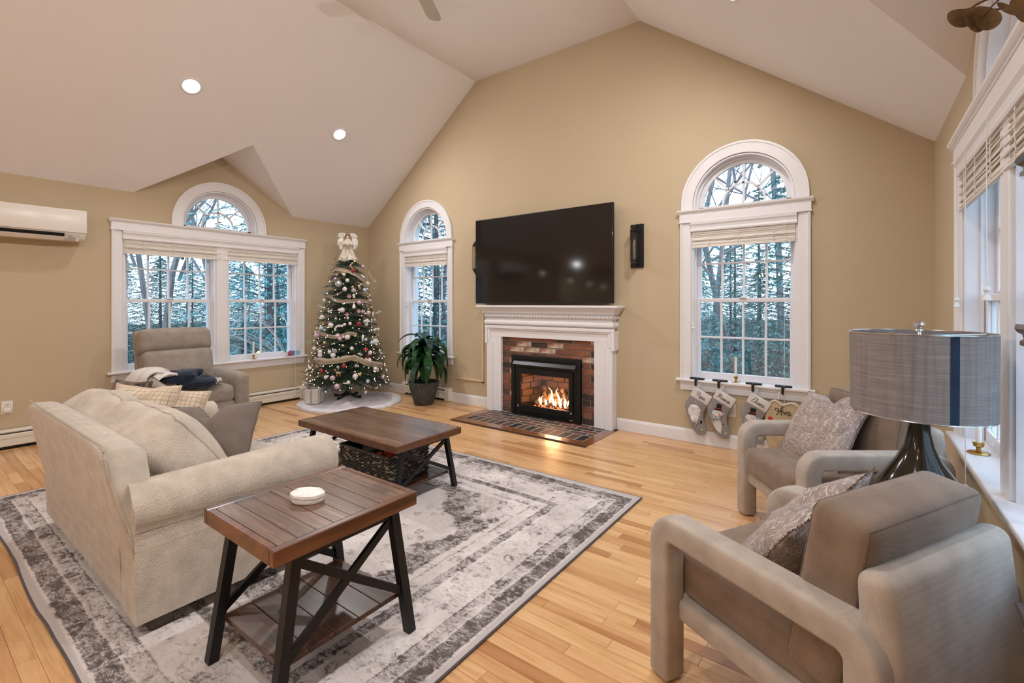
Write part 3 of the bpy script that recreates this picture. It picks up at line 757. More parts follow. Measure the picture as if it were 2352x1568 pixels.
# brick facing
b = B(); prism(b, rect(-.62, .62, 0, .90), (0, -.05, 0), (1, 0, 0), (0, 0, 1), (0, 1, 0), .045, holes=[rect(-.42, .42, .02, .64)]); ob('mortar', b, M_mort, fp, None)
rr = random.Random(5); course = .0645; bh = .055
def brick_mesh(L_, H, D, seed):
    b = B(); box(b, -L_/2, L_/2, -D, 0, -H/2, H/2, .003, 1)
    for v in b.verts: v.co += Vector((nz(v.co, 30, seed), nz(v.co, 30, seed+1), nz(v.co, 30, seed+2)))*.0025
    return b
for i in range(14):
    z = .006+course*(i+.5)-.0
    x = -.61-(.1 if i % 2 else 0)
    while x < .61:
        a, c_ = max(x, -.61), min(x+.2, .61); x += .21
        segs = [(a, c_)]
        if z < .66:
            segs = []
            if a < -.455: segs.append((a, min(c_, -.455)))
            if c_ > .455: segs.append((max(a, .455), c_))
        for p, q in segs:
            if q-p < .03: continue
            w = [3, 4.5, 3.5, 2.2, 1.4]; 
            if .74 < z < .86 and abs((p+q)/2+.1) < .35: w = [3, 2, 1, 9, 1]
            m = BR[rr.choices(range(5), w)[0]]
            ob('brick', brick_mesh(q-p-.004, bh, .012+rr.uniform(-.001, .0015), rr.random()*90), m, fp, None, loc=((p+q)/2, -.05, z))

# gas insert
M_insert = mat('black_enamel', S(18, 18, 20), .38, .2, nscale=60, nstr=.2, bump=.15, bscale=400)
M_hood = mat('grey_hood_metal', S(70, 70, 74), .35, .6, nscale=40, nstr=.05)
gi = thing('gas_fireplace_insert', 'black gas fireplace insert with burning fire behind glass', 'fireplace insert', (FX, YB-.062, 0))
b = B(); prism(b, rect(-.45, .45, .004, .688), (0, -.03, 0), (1, 0, 0), (0, 0, 1), (0, 1, 0), .03, holes=[rect(-.33, .33, .12, .52)], bev=0)
box(b, -.45, -.40, -.042, -.03, .004, .688, .004, 1); box(b, .40, .45, -.042, -.03, .004, .688, .004, 1); box(b, -.3995, .3995, -.0415, -.03, .64, .6875, .004, 1)
ob('surround', b, M_insert, gi, None)
b = B(); prism(b, rect(-.36, .36, .095, .545), (0, -.046, 0), (1, 0, 0), (0, 0, 1), (0, 1, 0), .018, holes=[rect(-.315, .315, .128, .478)]); ob('door_frame', b, M_insert, gi, None)
b = B(); prism(b, [(-.04, .60), (-.075, .575), (-.082, .585), (-.05, .622), (-.04, .622)], (-.405, 0, 0), (0, 1, 0), (0, 0, 1), (1, 0, 0), .81, .002, 1); ob('hood', b, M_hood, gi, None)
lv = B(); box(lv, -.32, .32, -.052, -.03, -.004, .004, .001, 1); lv = me(lv, 'louver'); lv.materials.append(M_insert)
for z in (.505, .517, .529, .54, .045, .058, .071, .084): ob('louver', lv, None, gi, loc=(0, .004, z), rot=(.5, 0, 0))
b = B(); box(b, -.34, .34, -.034, -.028, .495, .548); box(b, -.34, .34, -.034, -.028, .035, .092); ob('vent_recess', b, M_dark, gi, None)
for x in (-.345, .345): b = B(); lathe(b, [(.011, 0), (.012, .008), (.008, .012)], 12); b.transform(Matrix.Translation((x, -.044, .108)) @ Matrix.Rotation(PI/2, 4, 'X')); ob('knob', b, M_chrome, gi)
b = B(); box(b, .325, .365, -.044, -.042, .03, .04); ob('badge', b, M_chrome, gi, None)
b = B(); box(b, -.315, .315, -.036, -.032, .128, .478); ob('glass', b, glassmat('fire_glass', (.92, .9, .88, 1), .06), gi, None)
# firebox
M_fb = mat('firebrick', S(150, 104, 78), .85, nscale=12, nstr=.15, bump=.3, bscale=60)
M_soot = mat('sooty_mortar', S(60, 46, 38), .95, nscale=12, nstr=.2)
b = B(); box(b, -.45, .45, .42, .44, 0, .64); box(b, -.45, .45, -.01, .44, .6, .62); box(b, -.45, .45, -.01, .44, .06, .085)
for s in (-1, 1): prism(b, [(s*.40, -.01), (s*.42, -.01), (s*.34, .43), (s*.32, .43)], (0, 0, .06), (1, 0, 0), (0, 1, 0), (0, 0, 1), .56)
fb = ob('firebox', b, M_soot, gi, None)
for i in range(6):
    z = .15+i*.078
    for j in range(-2, 3):
        x = j*.17+(.085 if i % 2 else 0)
        if abs(x) > .33: continue
        ob('firebrick', brick_mesh(.158, .068, .01, i*7+j), M_fb, fb, None, loc=(x, .42, z))
    for s in (-1, 1):
        for j in range(2):
            y = .12+j*.19+(.05 if i % 2 else 0); x = s*(.40-.08*(y+.01)/.44)
            bb = brick_mesh(.165, .068, .01, i*3+j); ob('firebrick', bb, M_fb, fb, None, loc=(x, y, z), rot=(0, 0, (-PI/2 if s > 0 else PI/2)+s*.18))
M_log = mat('charred_log', S(150, 112, 80), .9, nscale=8, nstr=.35, col2=S(40, 30, 24), bump=1, bscale=30, ramp=(.35, .6))
for p0, p1, r in (((-.24, .2, .14), (.22, .26, .16), .04), ((-.2, .1, .13), (.02, .24, .24), .032), ((.26, .1, .13), (.08, .25, .29), .032), ((-.05, .12, .12), (.24, .17, .19), .028), ((.1, .12, .16), (.27, .22, .3), .02), ((-.12, .16, .2), (-.2, .28, .3), .02)):
    b = B(); p0, p1 = Vector(p0), Vector(p1); n = 9
    tube(b, [p0.lerp(p1, i/n)+Vector((nz((i, 0, r*99), .7), nz((i, 3, r*99), .7), nz((i, 6, r*99), .7)))*.02 for i in range(n+1)], [r*(1+.25*nz((i, 9, r*50), .9)) for i in range(n+1)], 10)
    ob('log', b, M_log, gi)
m = bpy.data.materials.new('flame'); m.use_nodes = True; N, L = nodes(m); N.remove(N['Principled BSDF'])
e = N.new('ShaderNodeEmission'); e.inputs[1].default_value = 9; t_ = N.new('ShaderNodeTexCoord'); sp = N.new('ShaderNodeSeparateXYZ'); cr = N.new('ShaderNodeValToRGB')
L.new(t_.outputs['Generated'], sp.inputs[0]); L.new(sp.outputs['Z'], cr.inputs[0]); L.new(cr.outputs[0], e.inputs[0]); L.new(e.outputs[0], N['Material Output'].inputs[0])
cr.color_ramp.elements[0].color = (1, .35, .12, 1); cr.color_ramp.elements[1].color = (1, .5, .18, 1); q = cr.color_ramp.elements.new(.45); q.color = (1, .8, .5, 1)
M_flame = m
rf = random.Random(3)
for i in range(15):
    x = -.17+i*.4/14; h = rf.uniform(.05, .14) if i not in (5, 9) else .2; y = .09+rf.uniform(-.02, .05)
    b = B(); prof = [(.002, 0), (.012, .12*h), (.016, .3*h), (.012, .55*h), (.006, .8*h), (.0008, h)]
    lathe(b, prof, 8)
    for v in b.verts: v.co.x += .16*v.co.z*math.sin(i*2.1+v.co.z*30)*1.4; v.co.y *= .7
    ob('flame', b, M_flame, gi, loc=(x, y, .125))
b = B()
for i in range(90): sphere(b, (rf.uniform(-.22, .24), rf.uniform(.05, .14), .1+rf.uniform(0, .02)), rf.uniform(.005, .012), 5)
ob('embers', b, mat('glowing_embers', (1, .25, .12, 1), .9, em=1.6, nscale=60, nstr=.4), gi, kind='stuff')
b = B(); tube(b, [(-.2, .08, .115), (.24, .08, .115)], .009, 8); ob('burner', b, M_black, gi)
ld = bpy.data.lights.new('fire_glow', 'POINT'); ld.energy = 9; ld.color = (1, .55, .25); ld.shadow_soft_size = .09
lo = bpy.data.objects.new('fire_glow', ld); C.objects.link(lo); lo.parent = gi; lo.location = (.03, .1, .26)

# hearth set flush in the floor
HB = [mat('dark_hearth_brick', S(66, 54, 52), .6, nscale=14, nstr=.15, bump=.3, bscale=60), mat('red_hearth_brick', S(118, 74, 62), .6, nscale=14, nstr=.15, bump=.3, bscale=60),
      mat('brown_hearth_brick', S(92, 70, 60), .6, nscale=14, nstr=.15, bump=.3, bscale=60), mat('black_hearth_brick', S(38, 36, 40), .55, nscale=14, nstr=.15, bump=.3, bscale=60)]
hx0, hx1, hy0 = HX0+.1, HX1-.1, HY0+.1
he = thing('hearth', 'flush brick hearth with brown wood border in front of the fireplace', 'hearth', (FX, HY0, 0))
b = B(); box(b, hx0, hx1, hy0, YB-.05, -.004, .0032); ob('grout', b, mat('pale_grout', S(176, 172, 168), .9, nscale=30, nstr=.06), he, None, world=True)
b = B(); prism(b, [(HX0, HY0), (HX1, HY0), (hx1, hy0), (hx0, hy0)], (0, 0, -.004), (1, 0, 0), (0, 1, 0), (0, 0, 1), .008, .001, 1); ob('border_board', b, M_hwood, he, None, world=True)
for q in ([(HX0, HY0), (hx0, hy0), (hx0, YB-.1), (HX0, YB-.1)], [(HX1, HY0), (HX1, YB-.1), (hx1, YB-.1), (hx1, hy0)]):
    b = B(); prism(b, q, (0, 0, -.004), (1, 0, 0), (0, 1, 0), (0, 0, 1), .008, .001, 1); ob('border_board', b, M_hwood, he, None, world=True)
def hbrick(x0, x1, y0, y1):
    b = B(); box(b, x0, x1, y0, y1, -.003, .0045, .0015, 1)
    ob('brick', b, HB[rr.choices(range(4), [5, 3, 4, 2.2])[0]], he, None, world=True)
nb = 15; wv = (hx1-hx0)/nb
for i in range(nb): hbrick(hx0+i*wv+.0065, hx0+(i+1)*wv-.0065, hy0+.005, hy0+.183)
y = hy0+.195; i = 0
while y < YB-.11:
    x = hx0-(.1 if i % 2 else 0)
    while x < hx1:
        a, c_ = max(x, hx0)+.0065, min(x+.2, hx1)-.0065
        if c_-a > .02: hbrick(a, c_, y, y+.071)
        x += .2
    y += .085; i += 1

# ------------------------------------------------------------ television and sconces
M_scr = mat('black_screen_glass', S(14, 13, 14), .085, nscale=3, nstr=.05, spec=.6)
t = thing('television', 'large flat black television above the mantel', 'television', (-2.872, YB-.1, 1.785))
b = B(); box(b, -.905, .905, -.012, .02, -.508, .508, .004, 2); ob('case', b, M_black, t)
b = B(); box(b, -.898, .898, -.0135, -.0115, -.498, .501, .001, 1); ob('screen', b, M_scr, t)
b = B(); box(b, -.55, .55, .018, .05, -.45, .1, .01, 2); box(b, -.3, .3, .045, .1, -.2, .2, .004, 1); ob('wall_mount', b, M_black, t)
M_tubeg = glassmat('sconce_glass', (.9, .88, .85, 1), .03)
def sconce(label, x):
    t = thing('wall_sconce', label, 'wall lamp', (x, YB, 1.845), 0, 'black tube sconces beside the television')
    b = B(); box(b, -.066, .066, -.02, 0, -.215, .215, .003, 1); ob('back_plate', b, M_black, t)
    for z, s in ((.15, 1), (-.15, -1)):
        b = B(); lathe(b, [(.036, 0), (.037, .012), (.028, .022), (.03, .034), (.016, .046), (.008, .06)], 20)
        b.transform(Matrix.Translation((0, -.085, z-.012*s)) @ (Matrix.Rotation(PI, 4, 'X') if s < 0 else Matrix.Identity(4))); ob('cap', b, M_black, t)
        b = B(); tube(b, [(0, -.085, z+.04*s), (0, -.05, z+.052*s), (0, -.016, z+.045*s)], .008, 8); ob('arm', b, M_black, t)
    b = B(); lathe(b, [(.033, -.145), (.033, .145), (.031, .145), (.031, -.145)], 24, (0, -.085, 0), cap=False); ob('glass_tube', b, M_tubeg, t)
    b = B(); lathe(b, [(.003, -.14), (.013, -.135), (.014, -.05), (.014, .02), (.011, .045), (.002, .06)], 14, (0, -.085, 0)); ob('bulb', b, glassmat('pale_bulb_glass', (.85, .84, .82, 1), .35, .2), t)
    b = B()
    for k in range(3):
        a = PI/2+2*PI*k/3; cyl(b, (.039*math.cos(a), -.085+.039*math.sin(a), -.15), (.039*math.cos(a), -.085+.039*math.sin(a), .15), .0022, n=6)
    ob('guard_rods', b, M_black, t)
sconce('black wall sconce to the right of the television', -1.757)
sconce('black wall sconce peeking out left of the television', -3.80)

# ------------------------------------------------------------ stockings on the sill
M_fe = fabric('grey_stocking_knit', S(158, 152, 150), scale=420, bump=.6)
M_fw = fabric('white_stocking_cuff', S(236, 230, 228), scale=300, bump=.3)
M_blk = mat('black_felt', S(22, 22, 24), .9, nscale=60, nstr=.1)
M_fluff = fabric('white_fluff', S(246, 244, 242), scale=420, bump=.5, dist=.003)
M_org = mat('orange_felt', S(232, 110, 50), .9, nscale=60, nstr=.05)
M_red = mat('red_felt', S(190, 40, 36), .9, nscale=60, nstr=.05)
M_pink = mat('skin_pink_felt', S(224, 170, 150), .9, nscale=60, nstr=.05)
M_plaid = mat('grey_plaid', S(200, 198, 198), .9, nscale=160, nstr=.3, col2=S(80, 80, 84), ramp=(.48, .52))
LET = {  # hand-drawn cursive strokes, unit height 1, each list of strokes
 'P': ([[(.18, -.05), (.25, .5), (.34, 1.0), (.3, .6)], [(.02, .62), (-.05, .85), (.2, 1.12), (.6, 1.05), (.66, .78), (.48, .55), (.28, .52)]], .62),
 'M': ([[(-.02, .12), (.1, 0), (.2, .4), (.3, 1.0), (.36, .5), (.42, .1), (.52, .6), (.66, 1.0), (.68, .5), (.72, .08), (.84, .1)], [(.3, 1.0), (.1, .95), (.05, .75), (.2, .7)]], .86),
 'E': ([[(.62, .88), (.5, 1.08), (.22, 1.0), (.2, .72), (.42, .56), (.16, .5), (.04, .2), (.22, -.04), (.5, .06), (.62, .22)]], .62),
 'A': ([[(-.15, .5), (-.2, .75), (.05, .8), (.15, .55), (.0, .35)], [(-.0, .0), (.1, -.05), (.3, .45), (.58, 1.1), (.56, .5), (.58, .0), (.72, .05)], [(.2, .42), (.5, .45), (.7, .5)]], .74),
 'a': ([[(.36, .42), (.2, .5), (.04, .3), (.08, .05), (.24, .05), (.36, .42), (.36, .1), (.46, .04), (.56, .18)]], .5),
 'p': ([[(0, .2), (.1, .45), (.08, 0), (.06, -.42)], [(.09, .3), (.24, .5), (.38, .35), (.3, .06), (.12, .04)], [(.3, .06), (.46, .16)]], .46),
 'm': ([[(0, .2), (.08, .45), (.08, .02), (.2, .42), (.28, .4), (.28, .02), (.4, .42), (.5, .38), (.5, .06), (.62, .16)]], .58),
 'n': ([[(0, .2), (.08, .45), (.08, .02), (.22, .42), (.32, .38), (.32, .06), (.44, .16)]], .42),
 'l': ([[(0, .18), (.2, .7), (.2, 1.0), (.1, .95), (.08, .3), (.14, .04), (.28, .18)]], .27),
 'i': ([[(0, .18), (.08, .42), (.08, .1), (.16, .04), (.26, .18)], [(.1, .6), (.11, .64)]], .25),
 'v': ([[(0, .3), (.1, .45), (.16, .02), (.3, .3), (.34, .48), (.44, .4)]], .44)}
def cursive(b, word, size, r, y):
    x = 0; out = []
    for ch in word:
        st, w = LET[ch]
        for s in st: out.append([(x+p[0]+p[1]*.18, p[1]) for p in s])
        x += w
    for s in out:
        pts = catmull([((p[0]-x/2)*size, y, (p[1]-.35)*size) for p in s], 4)
        tube(b, pts, [r*(.75+.5*abs(math.sin(i*.9))) for i in range(len(pts))], 6)
def flake(b, x, z, s, y):
    for k in range(3):
        a = k*PI/3+.3; dx, dz = math.cos(a)*s, math.sin(a)*s; tube(b, [(x-dx, y, z-dz), (x+dx, y, z+dz)], s*.12, 4)
def stocking(label, x, word, kind, tilt, ci=0):
    t = thing('christmas_stocking', label, 'stocking', (x, YB-.07, .482), (0, 0, 0), 'grey stockings under the window')
    rot = Matrix.Rotation(tilt, 4, 'Y')
    pts = [(-.06, -.02), (.09, -.02), (.10, -.13), (.125, -.2), (.185, -.26), (.205, -.31), (.18, -.345), (.13, -.35), (.05, -.30), (-.03, -.23), (-.07, -.17), (-.068, -.08)]
    pc = [(p.x, p.y) for p in catmull([(p[0], p[1], 0) for p in pts], 4, True)]
    pc = [(a, min(z, -.015)) for a, z in pc]
    b = B(); prism(b, pc, (0, -.016, 0), (1, 0, 0), (0, 0, 1), (0, 1, 0), .03, .009, 2, ang=50); b.transform(rot); ob('stocking_body', b, M_fe, t)
    b = B(); box(b, -.07, .098, -.021, .018, -.078, .012, .007, 2); b.transform(rot); cf = ob('cuff', b, M_fw, t)
    b = B(); cursive(b, word, .042, .0011, -.0225)
    b.transform(rot @ Matrix.Translation((.012, 0, -.036))); ob('embroidered_name', b, M_blk, cf)
    b = B(); tube(b, catmull([(-.055, 0, .005), (-.052, .004, .04), (-.045, .006, .062), (-.04, .004, .04), (-.045, .004, .005)], 4), .0028, 6); b.transform(rot); ob('hanging_loop', b, M_cord, t)
    y = -.018
    fc = Vector((-.045, 0, -.165)) if kind == 'gnome' else Vector((-.02, 0, -.155))
    D = Matrix.Translation(rot @ (Vector((.035, 0, -.19)) if kind == 'gnome' else Vector((.03, 0, -.18)))) @ Matrix.Rotation(.12, 4, 'Y') @ Matrix.Translation(-fc)
    if kind == 'gnome':
        b = B(); sphere(b, (-.045, y, -.165), .056, 16, (.95, .3, 1.05)); sphere(b, (-.035, y-.004, -.215), .042, 14, (.9, .3, 1)); sphere(b, (-.05, y-.004, -.125), .038, 12, (1.1, .35, .7)); sphere(b, (-.08, y-.002, -.15), .022, 10, (1, .3, 1)); sphere(b, (-.012, y-.002, -.15), .022, 10, (1, .3, 1))
        for v in b.verts: v.co += Vector((nz(v.co, 60), 0, nz(v.co, 60, 3)))*.005
        b.transform(D); ob('beard', b, M_fluff, t)
        b = B(); sphere(b, (-.05, y-.018, -.142), .008, 10, (1, .6, .6)); b.transform(D); ob('nose', b, M_pink, t)
        b = B(); prism(b, [(-.045, -.25), (-.01, -.235), (.01, -.25), (-.012, -.29)], (0, y-.003, 0), (1, 0, 0), (0, 0, 1), (0, 1, 0), .006, .001, 1); b.transform(D); ob('plaid_patch', b, M_plaid, t)
        b = B(); sphere(b, (.024, y-.002, -.24), .012, 10, (.8, .4, 1.3)); b.transform(D); ob('mitten', b, M_blk, t)
    else:
        b = B(); sphere(b, (-.02, y, -.155), .037, 16, (1.2, .22, .85)); prism(b, [(-.052, -.215), (.01, -.2), (.03, -.26), (.03, -.325), (-.01, -.3), (-.045, -.25)], (0, y-.003, 0), (1, 0, 0), (0, 0, 1), (0, 1, 0), .006, .002, 1); b.transform(D); ob('snowman', b, M_fw, t)
        b = B(); prism(b, [(-.045, -.122), (.012, -.118), (.012, -.108), (.004, -.108), (.01, -.06), (-.004, -.072), (-.012, -.058), (-.02, -.07), (-.03, -.06), (-.034, -.11), (-.045, -.112)], (0, y-.012, 0), (1, 0, 0), (0, 0, 1), (0, 1, 0), .005); b.transform(D); ob('top_hat', b, M_blk, t)
        b = B(); box(b, -.033, .005, y-.0135, y-.006, -.108, -.102); b.transform(D); ob('hat_band', b, M_red, t)
        b = B(); cyl(b, (-.004, y-.009, -.162), (.026, y-.014, -.166), .0065, .001, 8); b.transform(D); ob('carrot_nose', b, M_org, t)
        b = B(); sphere(b, (-.018, y-.009, -.146), .0028, 6); sphere(b, (-.002, y-.009, -.147), .0028, 6); tube(b, [(.028, y-.002, -.24), (.05, y-.002, -.225)], .0012, 4); tube(b, [(.04, y-.002, -.232), (.052, y-.002, -.238)], .001, 4); b.transform(D); ob('twig_arm', b, M_blk, t)
        b = B(); tube(b, catmull([(-.065, y-.002, -.185), (-.03, y-.008, -.198), (.012, y-.004, -.188)], 5), .013, 8); tube(b, [(-.055, y-.002, -.19), (-.045, y-.004, -.235)], .011, 8); b.transform(D); ob('scarf', b, M_plaid, t)
    b = B()
    for fx, fz, fs in ((.075, -.15, .011), (.165, -.29, .013), (.0, -.105, .008)): flake(b, fx, fz, fs, y)
    b.transform(rot); ob('snowflake', b, M_fw, t)
    return t
def hanger(x, label):
    t = thing('stocking_holder', label, 'stocking holder', (x, YB-.02, .586), 0, 'black stocking holders on the sill')
    b = B(); box(b, -.062, .062, -.034, .012, 0, .016, .005, 2); ob('weight_bar', b, M_black, t)
    b = B(); box(b, -.012, .012, -.062, -.024, -.004, .012, .003, 1); box(b, -.010, .010, -.070, -.062, -.05, .008, .003, 1); tube(b, [(0, -.066, -.03), (0, -.07, -.05), (0, -.055, -.054), (0, -.05, -.045)], .0045, 8); ob('hook', b, M_black, t)
for x, lab in ((-1.18, 'leftmost black stocking holder, over the bearded gnome stocking'), (-.985, 'black stocking holder second from the left, over the snowman stocking'), (-.715, 'third black stocking holder, right of the sill candle'), (-.495, 'rightmost black stocking holder, over the gift sack')): hanger(x, lab)
stocking('grey stocking with a white-bearded gnome, leftmost under the window', -1.130, 'Papa', 'gnome', .50)
stocking('grey stocking with a snowman in a black hat, second from the left', -.935, 'Maman', 'snow', .50)
stocking('grey stocking with white cuff, partly behind the chair arm', -.667, 'Eliana', 'snow', .50)
M_bur = fabric('cream_burlap', S(206, 184, 148), scale=260, bump=.5)
t = thing('christmas_sack', 'cream drawstring stocking sack hanging rightmost, behind the armchair pillow', 'stocking', (-.495, YB-.06, .49))
b = B(); prism(b, [(-.11, -.07), (-.1, -.03), (-.06, -.005), (-.02, -.02), (0, -.035), (.03, -.025), (.08, -.01), (.12, -.035), (.13, -.08), (.13, -.3), (.1, -.42), (0, -.44), (-.1, -.42), (-.13, -.3), (-.13, -.15)], (0, -.02, 0), (1, 0, 0), (0, 0, 1), (0, 1, 0), .05, .014, 3); ob('sack_body', b, M_bur, t)
b = B(); tube(b, catmull([(-.11, -.022, -.06), (-.06, -.026, -.012), (0, -.026, -.042), (.06, -.026, -.02), (.125, -.022, -.05)], 6), .0045, 6); ob('piping', b, M_cord, t)
b = B(); cursive(b, 'Ava', .062, .002, -.024); b.transform(Matrix.Translation((.005, 0, -.10))); ob('embroidered_name', b, M_blk, t)
b = B(); sphere(b, (-.09, -.022, -.165), .018, 10, (1, .4, 1)); ob('red_patch', b, M_red, t)
b = B(); sphere(b, (.06, -.022, -.3), .03, 10, (1, .3, 1)); ob('red_patch', b, M_red, t)
b = B(); tube(b, [(-.03, -.012, 0), (-.025, -.016, .06)], .006, 6); ob('hanging_loop', b, M_cord, t)
# ------------------------------------------------------------ rug
m = bpy.data.materials.new('distressed_rug'); m.use_nodes = True; N, L = nodes(m); b_ = N['Principled BSDF']
b_.inputs['Roughness'].default_value = .95; b_.inputs['Specular IOR Level'].default_value = .1
def NN(t, **k):
    n = N.new(t)
    for a, v in k.items(): setattr(n, a, v)
    return n
def mth(op, a, b=None, c=None):
    n = NN('ShaderNodeMath', operation=op)
    for i, q in enumerate((a, b, c)):
        if q is None: continue
        if isinstance(q, (int, float)): n.inputs[i].default_value = q
        else: L.new(q, n.inputs[i])
    return n.outputs[0]
tcn = NN('ShaderNodeTexCoord'); P0 = tcn.outputs['Object']
sep = NN('ShaderNodeSeparateXYZ'); L.new(P0, sep.inputs[0])
RX, RY = (RUG[1]-RUG[0])/2, (RUG[3]-RUG[2])/2
ax = mth('ABSOLUTE', sep.outputs['X']); ay = mth('ABSOLUTE', sep.outputs['Y'])
ed = mth('MINIMUM', mth('SUBTRACT', RX, ax), mth('SUBTRACT', RY, ay))
dn = NN('ShaderNodeTexNoise'); dn.inputs['Scale'].default_value = 22; dn.inputs['Detail'].default_value = 3; L.new(P0, dn.inputs[0])
dv = NN('ShaderNodeVectorMath', operation='MULTIPLY_ADD'); dv.inputs[1].default_value = (.075, .05, 0); L.new(dn.outputs['Color'], dv.inputs[0]); L.new(P0, dv.inputs[2]); PD = dv.outputs[0]
sm = NN('ShaderNodeMapping'); sm.inputs['Scale'].default_value = (1, 2.3, 1); L.new(PD, sm.inputs[0]); PS = sm.outputs[0]
def nois(sc_, det=4, rough=.6, src=None):
    n = NN('ShaderNodeTexNoise'); n.inputs['Scale'].default_value = sc_; n.inputs['Detail'].default_value = det; n.inputs['Roughness'].default_value = rough
    L.new(src or P0, n.inputs[0]); return n.outputs[0]
wob = mth('MULTIPLY', mth('SUBTRACT', nois(9, 2), .5), .022)
edw = mth('ADD', ed, wob)
def ramp(x, pts, interp='LINEAR'):
    r = NN('ShaderNodeValToRGB'); r.color_ramp.interpolation = interp; e = r.color_ramp.elements
    e[0].position, e[0].color = pts[0][0], (pts[0][1],)*3+(1,); e[1].position, e[1].color = pts[-1][0], (pts[-1][1],)*3+(1,)
    for p, v in pts[1:-1]: k = e.new(p); k.color = (v, v, v, 1)
    L.new(x, r.inputs[0]); return r.outputs[0]
# darkness of each border band by distance from the edge (0..1.3 m mapped to 0..1)
bands = ramp(mth('DIVIDE', edw, 1.3), [(0, .30), (.026, .30), (.03, .9), (.085, .85), (.09, .35), (.10, .62), (.138, .60), (.142, .95), (.147, .2), (.155, .34), (.28, .36), (.285, .1), (.297, .8), (.332, .78), (.336, .2), (.385, .40), (.39, .75), (.40, .25), (.5, .42)])
# field and medallion
ang = mth('ARCTAN2', sep.outputs['Y'], sep.outputs['X'])
rad = mth('SQRT', mth('ADD', mth('POWER', mth('DIVIDE', sep.outputs['X'], 1.12), 2), mth('POWER', mth('DIVIDE', sep.outputs['Y'], .74), 2)))
lob = mth('MULTIPLY', mth('COSINE', mth('MULTIPLY', ang, 12)), .06)
rw = mth('ADD', mth('ADD', rad, lob), mth('MULTIPLY', mth('SUBTRACT', nois(6, 3), .5), .12))
med = ramp(mth('DIVIDE', rw, 1.6), [(0, .2), (.15, .7), (.2, .62), (.23, .18), (.43, .22), (.5, .2), (.56, .26), (.585, .8), (.66, .78), (.72, .55), (1, .45)])
infield = ramp(mth('DIVIDE', edw, 1.3), [(0, 0), (.42, 0), (.43, 1), (1, 1)])
mixd = NN('ShaderNodeMix', data_type='FLOAT'); L.new(infield, mixd.inputs[0]); L.new(bands, mixd.inputs[2]); L.new(med, mixd.inputs[3]); dark = mixd.outputs[0]
# motifs: flower rings and scattered leaves
vo = NN('ShaderNodeTexVoronoi'); vo.inputs['Scale'].default_value = 10.5; vo.inputs['Randomness'].default_value = .7; L.new(PD, vo.inputs[0])
ring = ramp(vo.outputs['Distance'], [(0, .3), (.1, .2), (.16, 1), (.28, .95), (.34, .1), (1, .0)])
vo2 = NN('ShaderNodeTexVoronoi'); vo2.inputs['Scale'].default_value = 30; vo2.inputs['Randomness'].default_value = 1; L.new(PD, vo2.inputs[0])
dots = ramp(vo2.outputs['Distance'], [(0, 1), (.3, .95), (.42, .15), (1, 0)])
n1 = nois(34, 7, .75, PS); n2 = nois(6, 5, .65); n3 = nois(70, 4, .7, PS)
pat = mth('ADD', mth('MULTIPLY', ring, .22), mth('ADD', mth('MULTIPLY', dots, .12), mth('MULTIPLY', n1, 1.0)))
wear = mth('MULTIPLY', mth('SUBTRACT', n2, .5), .8)
thr = mth('SUBTRACT', mth('ADD', mth('ADD', pat, wear), mth('MULTIPLY', mth('SUBTRACT', n3, .5), .9)), mth('SUBTRACT', .97, mth('MULTIPLY', dark, .66)))
val = ramp(mth('ADD', mth('MULTIPLY', thr, 1.7), .5), [(0, 0), (.25, .08), (.5, .38), (.8, .85), (1, 1)])
c1 = NN('ShaderNodeMix', data_type='RGBA'); L.new(ramp(nois(3.5, 4), [(0.3, 0), (.7, 1)]), c1.inputs[0]); c1.inputs[6].default_value = S(226, 219, 216); c1.inputs[7].default_value = S(196, 187, 184)
c2 = NN('ShaderNodeMix', data_type='RGBA'); L.new(val, c2.inputs[0]); L.new(c1.outputs[2], c2.inputs[6]); c2.inputs[7].default_value = S(92, 84, 82)
# plain edge strip
c3 = NN('ShaderNodeMix', data_type='RGBA'); L.new(ramp(mth('DIVIDE', ed, 1.3), [(0, 1), (.018, 1), (.024, 0), (1, 0)]), c3.inputs[0]); L.new(c2.outputs[2], c3.inputs[6]); c3.inputs[7].default_value = S(186, 178, 176)
L.new(c3.outputs[2], b_.inputs['Base Color'])
bp = NN('ShaderNodeBump'); bp.inputs['Strength'].default_value = .4; bp.inputs['Distance'].default_value = .002; L.new(nois(500, 2), bp.inputs['Height']); L.new(bp.outputs[0], b_.inputs['Normal'])
M_rug = m
cx, cy = (RUG[0]+RUG[1])/2, (RUG[2]+RUG[3])/2
def rugz(x, y):
    e = min(y-RUG[2], 9)
    return .010+max(0, .006*(math.sin(x*9)+.6*math.sin(x*17+1)))*math.exp(-e/.10)*(1 if x < -1.9 else .2)
def rugpt(u, v, top):
    x = RUG[0]+(RUG[1]-RUG[0])*u; y = RUG[2]+(RUG[3]-RUG[2])*v
    z = rugz(x, y) if top else 0
    return (x-cx, y-cy+(.006*math.sin(x*5)*(1-v)**8)+.05*(u-.5)*v**3, z if top else .0005+max(0, z))
t = thing('area_rug', 'large distressed grey and ivory patterned rug under the sofa and tables', 'rug', (cx, cy, 0))
b = B(); nx, ny = 110, 60
us = [i/nx for i in range(nx+1)]; vs_ = [(i/ny)**1.4 for i in range(ny+1)]
G = [[b.verts.new(rugpt(u, v, True)) for v in vs_] for u in us]; G2 = [[b.verts.new((g.co.x, g.co.y, 0.0004+max(0, g.co.z-.0098))) for g in r] for r in G]
for i in range(nx):
    for j in range(ny): b.faces.new((G[i][j], G[i+1][j], G[i+1][j+1], G[i][j+1]))
rim = [(i, 0) for i in range(nx)]+[(nx, j) for j in range(ny)]+[(i, ny) for i in range(nx, 0, -1)]+[(0, j) for j in range(ny, 0, -1)]
